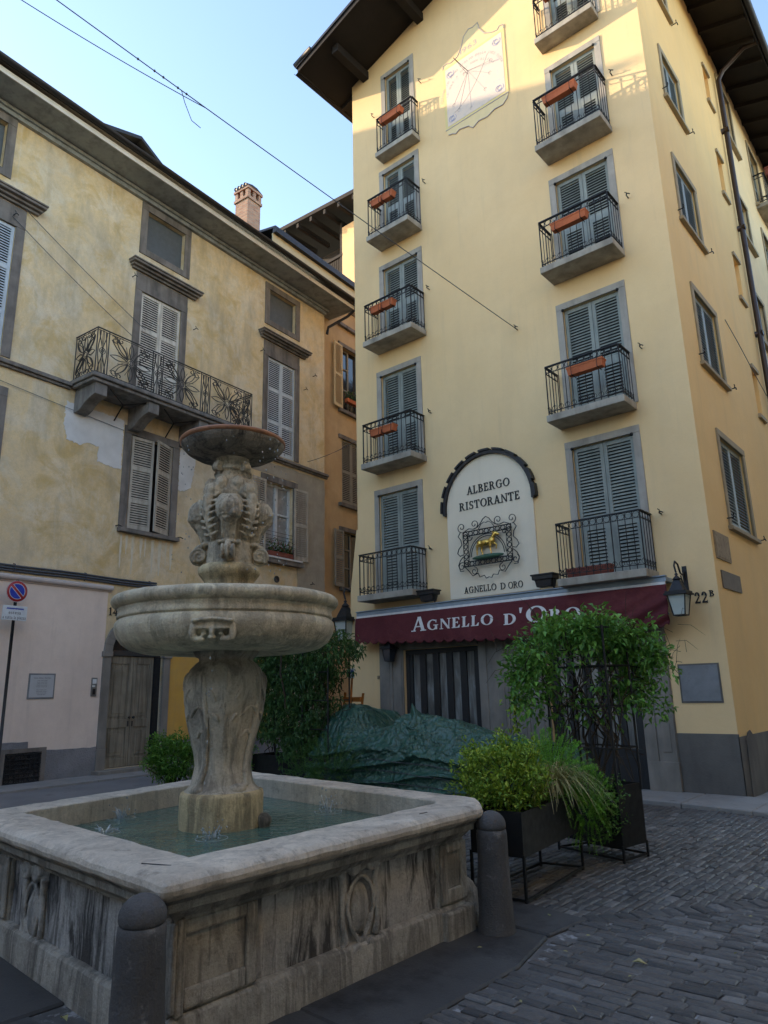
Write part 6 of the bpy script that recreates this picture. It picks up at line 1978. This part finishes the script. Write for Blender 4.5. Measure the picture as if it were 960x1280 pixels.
for i in range(62):      # hanging skirts at the sides and thinner curtain below
    l = random.choice((-1, 1))*random.uniform(.45, .93); pts.append(jp(l*.80-.03, random.uniform(-.35,.35), random.uniform(1.42, 2.0)))
for i in range(26):
    pts.append(jp(random.uniform(-.6,.7), random.uniform(-.35,.3), random.uniform(1.25,1.9)))
clumped('leaves', M['jasmine'], pts, 20, .082, .115, .5, -.02, parent=p, droop=.10)
mb = MB()
for i in range(64):
    a = jp(random.uniform(-.7,.7), random.uniform(-.35,.35), random.uniform(1.6, 2.2))
    b = Vector((random.choice(P2)[0], random.choice(P2)[1], random.uniform(.7, 1.5))) if i % 2 else a+rdir()*.35
    m_ = a.lerp(b, .5)+rdir()*.10
    mb.tube([a, a.lerp(m_, .5)+rdir()*.03, m_, m_.lerp(b, .5)+rdir()*.04, b], [.004,.005,.006,.006,.005], 4)
for i in range(26):        # loose tendrils
    a = jp(random.choice((-.95,.95,random.uniform(-.9,.9))), random.uniform(-.3,.1), random.uniform(1.7, 2.33)); e = rdir(.1)*.28
    mb.tube([a, a+e*.5+Vector((0,0,.05)), a+e], [.003,.0025,.001], 4)
for i in range(7):
    mb.tube([(-3.4+random.uniform(-.2,.3), 7.25+random.uniform(-.12,.12), .66), (-3.4+random.uniform(-.25,.35), 7.25+random.uniform(-.15,.15), 1.1), (-3.4+random.uniform(-.3,.4), 7.25+random.uniform(-.15,.15), 1.6)], [.016,.012,.009], 6)
mb.build('stem', M['twig'], p)
# two yellowish shoots left of the trellis
mb = MB()
p2 = plant('young_shoot', 'thin yellow green shoot rising between the tarpaulin and the trellis', 'plant', (-3.95, 6.75, .8))
for i in range(60):
    z = random.uniform(1.0, 1.52); leaf(mb, Vector((-3.97+random.gauss(0,.05), 6.73+random.gauss(0,.05), z)), rdir(), .07, .45)
mb.build('leaves', M['shrub'], p2)
mb = MB(); mb.tube([(-3.9,6.75,.7),(-3.95,6.74,1.1),(-3.98,6.72,1.5)], [.007,.006,.003], 5); mb.build('stem', M['twig'], p2)
# low box shrub by the left door
c = (-11.65, 7.72, .54)
p = plant('box_shrub', 'round bright green box shrub near the arched door, left of the fountain pillar', 'shrub', (c[0], c[1], 0))
pts = ellpts(c, (.56,.58,.52), 180, .5, -.95, .6)
clumped('crown', M['box'], pts, 28, .062, .10, .5, .4, parent=p); twigs(p, (c[0], c[1], .02), random.sample(pts, 30), .012)
c = (-10.45, 8.15, .55)
p = plant('small_green_shrub', 'small light green bush just right of the fountain pillar', 'shrub', (c[0], c[1], 0))
pts = ellpts(c, (.5,.5,.42), 100, .5, -.95, .6)
clumped('crown', M['fern'], pts, 26, .06, .10, .5, .4, parent=p); twigs(p, (c[0], c[1], .02), random.sample(pts, 16), .012)
# left climber on its trellis and planter
PL3 = [(-10.2,8.35),(-8.35,8.35),(-8.35,8.85),(-10.2,8.85)]
planter(PL3, .12, .62, 'long black planter below the dark climber behind the fountain')
tr = thing('trellis', 'black metal trellis frame buried in the dark climber behind the fountain', 'trellis', (-9.3, 8.6, .6))
mb = MB()
for x in (-10.2,-9.6,-8.95,-8.35):
    for y in (8.35, 8.85): mb.tube([(x, y, .6), (x, y, 2.35)], .013, 5)
for z in (1.05, 1.5, 1.95, 2.35):
    for y in (8.35, 8.85): mb.tube([(-10.2, y, z), (-8.35, y, z)], .010, 5)
mb.build('frame', M['black'], tr)
p = plant('dark_climber', 'tall dark green leafy climber between the fountain pillar and the hotel', 'climber', (-9.3, 8.6, .6))
pts = []
for i in range(760):
    x = random.uniform(-10.6, -8.15); f = (x+10.55)/2.35
    zt = 2.62-.12*abs(f-.6)+.10*mnoise.noise(Vector((x*2.3, 1, 4))); zb_ = .75 if f > .35 else .95
    z = zt-(zt-zb_)*random.random()**1.1
    if x > -8.55 and z < 1.95: continue
    pts.append((x+.25*(z-1.5)*(.25 if f > .8 else 0), 8.58+random.uniform(-.42,.40), z))
for i in range(55): pts.append((random.uniform(-9.4,-8.75), random.uniform(8.2,8.8), random.uniform(.5, 1.1)))
clumped('leaves', M['jasmined'], pts, 24, .088, .13, .36, -.2, parent=p, droop=.5)
mb = MB()
for i in range(120):
    a = Vector((random.uniform(-10.4,-8.3), 8.6+random.uniform(-.3,.3), random.uniform(.6,2.3))); b = a+Vector((random.gauss(0,.25), random.gauss(0,.1), random.gauss(.2,.4)))
    mb.tube([a, a.lerp(b,.5)+rdir()*.08, b], [.007,.007,.004], 4)
mb.tube([(-9.35,8.15,2.5),(-9.2,8.1,2.2),(-9.22,8.1,1.95),(-9.12,8.12,1.6),(-9.15,8.15,1.4)], [.012,.014,.016,.014,.01], 6)
mb.build('stem', M['twig'], p)
p = plant('dark_feathery_fern', 'dark feathery fern bush in front of the left end of the tarpaulin', 'fern', (-7.95, 8.0, .2))
feathery(p, (-7.95, 8.0, .62), (.62,.5,.55), 120, M['ferndk'])
feathery(p, (-8.5, 8.0, .5), (.45,.4,.4), 50, M['ferndk'])

# ------------------------------------------------------------------ tarpaulin over stacked terrace furniture
prof_t = [(-8.85,.75),(-8.74,1.20),(-8.62,1.40),(-8.32,1.42),(-8.14,1.36),(-7.97,1.07),(-7.7,1.06),(-7.45,1.10),(-7.28,1.27),(-7.05,1.26),(-6.75,1.20),(-6.4,1.14),(-6.0,1.05),(-5.6,.97),(-5.3,.92),(-4.95,.90),(-4.75,.86),(-4.62,.60)]
def topz(x):
    for (a, b), (c_, d_) in zip(prof_t[:-1], prof_t[1:]):
        if a <= x <= c_: return b+(d_-b)*(x-a)/(c_-a)
    return .7
CR = []
random.seed(11)
for (pa, pb) in ((.43,.70),(.43,.70),(.43,.70),(.43,.70),(.43,.70),(.43,.70),(.12,.68),(.12,.68),(.12,.68),(.20,.66),(.26,.70),(.55,.71),(.62,.72),(.70,.72),(.80,.72),(.88,.72),(.95,.7),(.35,.6),(.5,.6),(.75,.62)):
    CR.append((pa, pb, pa+random.uniform(-.16,.16), random.uniform(.40,.58), random.uniform(.02,.06)*random.choice((1,1,-.7)), random.uniform(.006,.016)))
for k in range(16):
    a0 = random.uniform(0,.9); CR.append((a0, random.uniform(.5,.72), a0+random.uniform(-.12,.12), random.uniform(.42,.7), random.uniform(.01,.03), random.uniform(.004,.010)))
def tarpf(a, b):
    x = -8.85+4.22*a
    zt = (topz(x)*2+topz(x-.06)+topz(x+.06))/4
    sh = min(zt*.64, .72)+.03*math.sin(x*2.3)
    if b < .45:
        t = b/.45; y = 8.28+.10*t; z = sh*t
    elif b < .72:
        t = (b-.45)/.27; y = 8.38+.62*t; z = sh+(zt-sh)*math.sin(t*PI/2)**.9
    else:
        t = (b-.72)/.28; y = 9.0+1.1*t; z = zt*(1-.15*t) if t < .8 else zt*.88*(1-t)/.2
    p = Vector((x, y, z))
    n1 = mnoise.noise(Vector((x*1.3, b*3.5, 2)))*.06
    h = 0
    for (a0, b0, a1, b1, am_, w_) in CR:
        dx, dy = (a1-a0), (b1-b0); L2 = dx*dx+dy*dy
        t = max(0, min(1, ((a-a0)*dx+(b-b0)*dy)/L2)); dd = math.hypot(a-a0-dx*t, (b-b0-dy*t)*.6)
        h += am_*max(0, 1-dd/w_/1.6)**1.5*(1-.5*t)
    hor = 0
    if b < .5:
        q = z*17+1.6*math.sin(x*1.3)+mnoise.noise(Vector((x*.9, z*2.2, 0)))*2.2
        fade = 1 if b < .44 else (.5-b)/.06
        hor = (.045*(1-abs(math.sin(q)))**2*2.2+.012*mnoise.noise(Vector((x*5, z*14, 3))))*fade
    h += .028*(1-abs(mnoise.noise(Vector((x*3.1+b*5, b*16-x*2, 5)))))**6 + .016*(1-abs(mnoise.noise(Vector((x*9-b*9, b*30+x*3, 8)))))**5 + .02*mnoise.noise(Vector((x*4, b*12, 1)))
    p.y -= (n1*.6+hor+h*.5)*(1 if b < .72 else -1)
    p.z += (h+n1*.7)*(1 if b > .4 else 0)
    if b < .02: p.z = 0
    return p
tp = thing('covered_furniture', 'heap of terrace furniture wrapped in a crumpled dark green tarpaulin', 'tarpaulin', (-6.9, 9.1, 0))
mb = MB(); mb.grid(tarpf, 260, 130)
xl_, xr_ = tarpf(0, .0), tarpf(1, 0)
for a in (0, 1):
    vs = [tarpf(a, k/40) for k in range(41)]; n = len(vs); mb.add(vs, [list(range(n))])
o = mb.build('tarpaulin', M['tarp'], tp)
mb = MB()
for k in range(5): mb.tube([tarpf(.02+.96*i/40, .09*k+.03)+Vector((0,-.015,0)) for i in range(41)], .006, 4)
mb.build('cord', M['cable'], tp)
# orange wooden easel sticking out above the cover
ea = thing('wooden_chair', 'orange wooden chair back rising out of the tarpaulin with a small card', 'chair', (-8.6, 9.2, 1.3))
mb = MB()
mb.tube([(-8.84,9.2,1.2),(-8.82,9.25,1.62)], .022, 6); mb.tube([(-8.42,9.2,1.2),(-8.40,9.25,1.60)], .022, 6)
mb.box(-8.84,-8.42,9.2,9.23,1.46,1.54); mb.tube([(-8.66,9.2,1.3),(-8.645,9.24,1.86)], .018, 6)
mb.build('chair_back', M['orangewood'], ea)
mb = MB(T(-8.645, 9.22, 1.86)); mb.fb(-.075, .075, 0, .012, 0, .16)
cd = mb.build('card', M['signwhite'], ea)
mb = MB(T(-8.645, 9.22, 1.86))
mb.fb(-.065,-.02,.0125,.014,.02,.14); mb.fb(.0,.05,.0125,.014,.08,.13); mb.fb(.01,.06,.0125,.014,.02,.06)
mb.build('card_print', M['signblue'], cd)

# ------------------------------------------------------------------ no-parking sign on its pole
C_ = Ml @ Vector((-1.10, -.36, 0))
sp = thing('no_parking_sign', 'round red and blue no parking sign with white panel on a black pole', 'road sign', C_)
Mp = Ml @ T(-1.07, -.40, 0)
mb = MB(Mp); mb.tube([(0, .03, 0), (0, .03, 3.95)], .030, 10); mb.build('pole', M['black'], sp)
mb = MB(Mp @ T(0, 0, 3.72) @ RX(PI/2))
mb.lathe([(0,-.015),(.215,-.015),(.218,-.005),(.215,.0),(0,.0)], 40); dsc = mb.build('sign_disc', M['signred'], sp)
mb = MB(Mp @ T(0, 0, 3.72)); 
def seg(r, off, d0, d1, m):
    # disc halves either side of the diagonal bar
    for s_ in (-1, 1):
        pts = []
        n_ = 24
        c0_ = math.acos(off/r)
        for k in range(n_+1):
            t = -c0_+2*c0_*k/n_; pts.append((r*math.cos(t), r*math.sin(t)))
        rot = R(45) if s_ == 1 else R(225)
        pts = [(x*math.cos(rot)-y*math.sin(rot), x*math.sin(rot)+y*math.cos(rot)) for x, y in pts]
        mb.prism(pts[::-1], d0, d1, m)
seg(.158, .026, 0, .003, 0); seg(.148, .036, .003, .005, 1)
for k in range(40):
    p_, q_ = 2*PI*k/40, 2*PI*(k+1)/40
    mb.prism([(.208*math.cos(p_), .208*math.sin(p_)), (.208*math.cos(q_), .208*math.sin(q_)), (.216*math.cos(q_), .216*math.sin(q_)), (.216*math.cos(p_), .216*math.sin(p_))], 0, .002, 0)
mb.build('sign_symbol', [M['signwhite'], M['signblue']], dsc)
mb = MB(Mp); mb.fb(-.255, .235, .0, .015, 3.145, 3.43); pn = mb.build('text_panel', M['signwhite'], sp, bevel=.004)
mb = MB(Mp)
text_flat(mb, 'estesa', -.01, 3.265, .095, .0165); text_flat(mb, 'a tutta la piazza', -.01, 3.17, .088, .0165, squash=.78)
mb.build('panel_lettering', M['black'], pn)
mb = MB(Mp); mb.fb(-.17, .16, .015, .0165, 3.362, 3.385); text_flat(mb, 'divieto di sosta', -.01, 3.355, .055, .0175); mb.build('panel_heading', M['signblue'], pn)

# information plaque, entry phone, number 14
pq = thing('information_plaque', 'pale grey information plaque on the pink wall', 'plaque', Ml @ Vector((-.16, -.03, 1.64)))
mb = MB(Ml); mb.fb(-.42, .09, .010, .03, 1.66, 2.11); pp = mb.build('plate', M['plaque'], pq, bevel=.004)
mb = MB(Ml); mb.fb(-.45, .12, .010, .024, 1.63, 2.14); mb.build('rim', M['marble'], pq)
mb = MB(Ml)
text_flat(mb, 'CASA DELLA PIAZZA', -.165, 2.035, .038, .031)
for k in range(10):
    if k == 5: continue
    text_flat(mb, ''.join(random.choice('aeinorstlm') for _ in range(6))+' '+''.join(random.choice('aeinorstlm') for _ in range(7))+' '+''.join(random.choice('aeiorstl') for _ in range(5)), -.165, 1.99-.031*k, .026, .031)
mb.build('plate_lettering', M['irong'], pp)
ip = thing('entry_phone', 'narrow steel entry phone panel on the pink wall left of the arched door', 'entry phone', Ml @ Vector((1.03, -.02, 1.66)))
mb = MB(Ml); mb.fb(.965, 1.10, .010, .03, 1.66, 2.06); mb.build('plate', plain('brushed_steel', (.32,.34,.36), .35, .8), ip, bevel=.003)
mb = MB(Ml); mb.fb(.985, 1.08, .03, .036, 1.93, 2.03); mb.fb(.985, 1.05, .03, .036, 1.86, 1.90); mb.build('screen', M['signwhite'], ip)
mb = MB(Ml); mb.fb(1.0, 1.065, .03, .035, 1.70, 1.82); mb.build('speaker_grid', M['dark'], ip)
mb = MB(Ml); serif_text(mb, '14', 1.27, 3.45, .18, .004, W=.26, K=.16, k=.1); o = mb.build('house_number', M['bronze'], None, Ml @ Vector((1.4, 0, 3.45)))
tag(o, 'dark painted house number 14 above the arched door', 'house number')

# ------------------------------------------------------------------ overhead cables
def cable(name, label, pts, r=.011, extra=None):
    mb = MB(); mb.tube(pts, r, 5)
    if extra: extra(mb)
    o = mb.build(name, M['cable'], None, pts[0]); tag(o, label, 'cable')
A_ = Vector((-6.22, 11.50, 8.58)); B_ = Vector((-8.47, 3.10, 11.33)); E_ = A_+(B_-A_)*2.6
def sag(a, b, s_, n=40): return [a.lerp(b, i/n)-Vector((0,0,s_*4*(i/n)*(1-i/n))) for i in range(n+1)]
main = sag(A_, E_, .20, 56)
def ex(mb):
    k = 17
    for j in (.300,.306,.316,.322,.333): q = A_.lerp(E_, j)-Vector((0,0,.20*4*j*(1-j))); mb.ell(q, (.02,.02,.02), 6, 4)
    q = main[17]; mb.tube([q, q+Vector((-.05,.1,-.12)), q+Vector((-.15,.3,-.25)), q+Vector((-.2,.5,-.22))], .006, 4)
cable('overhead_cable', 'thick overhead cable from the hotel wall slanting across the sky', main, .0085, ex)
q = main[16]; cable('overhead_cable', 'thin second strand sagging beside the overhead cable at top left', sag(q, main[36]+Vector((-.25,.1,-.1)), .35), .007)
a, b = LP(-1.80, .06, 12.47), LP(1.30, .10, 10.42); cable('wall_wire', 'upper left wire running down the beige wall to the old balcony', sag(LP(-1.89,.06,12.04), LP(1.28,.10,10.45)-Vector((0,0,0)), .05), .008)
cable('wall_wire', 'upper right wire running down the beige wall to the old balcony', sag(LP(-1.80,.06,12.47), LP(1.66,.10,10.77), .05), .008)
cable('wall_wire', 'thin wire along the beige wall below the string course', sag(LP(-4,.04,8.36), LP(1.3,.04,7.93), .02), .006)
cable('alley_wire', 'thin wire crossing the alley to the hotel below the orange house windows', sag(LP(8.0,.05,8.85), Vector((-10.6,12.4,7.9)), .1), .008)
# loose stone block and fallen leaves
mb = MB(); mb.ell((-4.05, 6.72, .06), (.16,.10,.09), 14, 9); mb.box(-4.18,-3.92,6.65,6.80,0,.11)
o = lumpy(mb.build('stone_block', M['kerb'], None, (-4.05, 6.72, 0)), .018, 3, .02, .1); tag(o, 'small pale stone block on the ground behind the bollard under the planter', 'stone')
mb = MB()
for i in range(46):
    x, y = random.uniform(-3.0, .6), random.uniform(2.8, 10)
    leaf(mb, Vector((x, y, .012)), Vector((random.uniform(-1,1), random.uniform(-1,1), .05)), random.uniform(.03,.055), .5, fold=.03)
leaf(mb, Vector((-2.0,4.55,.015)), Vector((1,.3,.05)), .09, .5); leaf(mb, Vector((-3.93,2.06,.02)), Vector((-1,.1,.05)), .09, .4)
mb.build('fallen_leaves', M['drygrass'], kind='stuff')

# ------------------------------------------------------------------ light, sky, camera
SUN_DIR = Vector((-.914, -.406, .345)).normalized()       # towards the sun
el = math.asin(SUN_DIR.z); az = math.atan2(SUN_DIR.x, SUN_DIR.y)
w = bpy.data.worlds.new('World'); scene.world = w; w.use_nodes = True
nt = w.node_tree; nt.nodes.clear()
ou = nt.nodes.new('ShaderNodeOutputWorld'); bg = nt.nodes.new('ShaderNodeBackground'); sk = nt.nodes.new('ShaderNodeTexSky')
sk.sky_type = 'NISHITA'; sk.sun_disc = False; sk.sun_elevation = el; sk.sun_rotation = az
sk.air_density = 1.0; sk.dust_density = .45; sk.ozone_density = 1.7; sk.altitude = 300
wb = nt.nodes.new('ShaderNodeMix'); wb.data_type = 'RGBA'; wb.blend_type = 'MULTIPLY'; wb.inputs[0].default_value = 1; wb.inputs[7].default_value = (1.09, 1.0, .93, 1)   # the camera's daylight balance
nt.links.new(sk.outputs[0], wb.inputs[6]); nt.links.new(wb.outputs[2], bg.inputs[0]); nt.links.new(bg.outputs[0], ou.inputs[0]); bg.inputs[1].default_value = SKY
sl = bpy.data.lights.new('sun', 'SUN'); sl.energy = SUN; sl.angle = R(.5); sl.color = (1, .76, .50)
so = bpy.data.objects.new('sun', sl); COL.objects.link(so)
so.rotation_euler = SUN_DIR.to_track_quat('Z', 'Y').to_euler(); so.location = (-20, -20, 30)

F_, YAW, PIT, ROL = 886.207, R(130.2967), R(14.299), R(-1.2868)
d = Vector((math.cos(YAW)*math.cos(PIT), math.sin(YAW)*math.cos(PIT), math.sin(PIT)))
r = d.cross(Vector((0,0,1))).normalized(); u = r.cross(d)
r2 = r*math.cos(ROL)+u*math.sin(ROL); u2 = -r*math.sin(ROL)+u*math.cos(ROL)
cam = bpy.data.cameras.new('camera'); co = bpy.data.objects.new('camera', cam); COL.objects.link(co)
co.matrix_world = Matrix(((r2.x,u2.x,-d.x,0),(r2.y,u2.y,-d.y,0),(r2.z,u2.z,-d.z,1.6),(0,0,0,1)))
cam.sensor_fit = 'VERTICAL'; cam.sensor_height = 36; cam.lens = F_/1280*36; cam.clip_start = .05; cam.clip_end = 800
scene.camera = co
vs = scene.view_settings
scene.display_settings.display_device = 'sRGB'
vs.view_transform = 'Standard'; vs.look = 'None'; vs.gamma = 1; vs.use_curve_mapping = False; vs.exposure = EXPO
scene.cycles.use_denoising = True
scene.cycles.max_bounces = 8; scene.cycles.diffuse_bounces = 5; scene.cycles.glossy_bounces = 3; scene.cycles.transmission_bounces = 6
scene.cycles.caustics_reflective = False; scene.cycles.caustics_refractive = False
scene.render.resolution_x = 768; scene.render.resolution_y = 1024
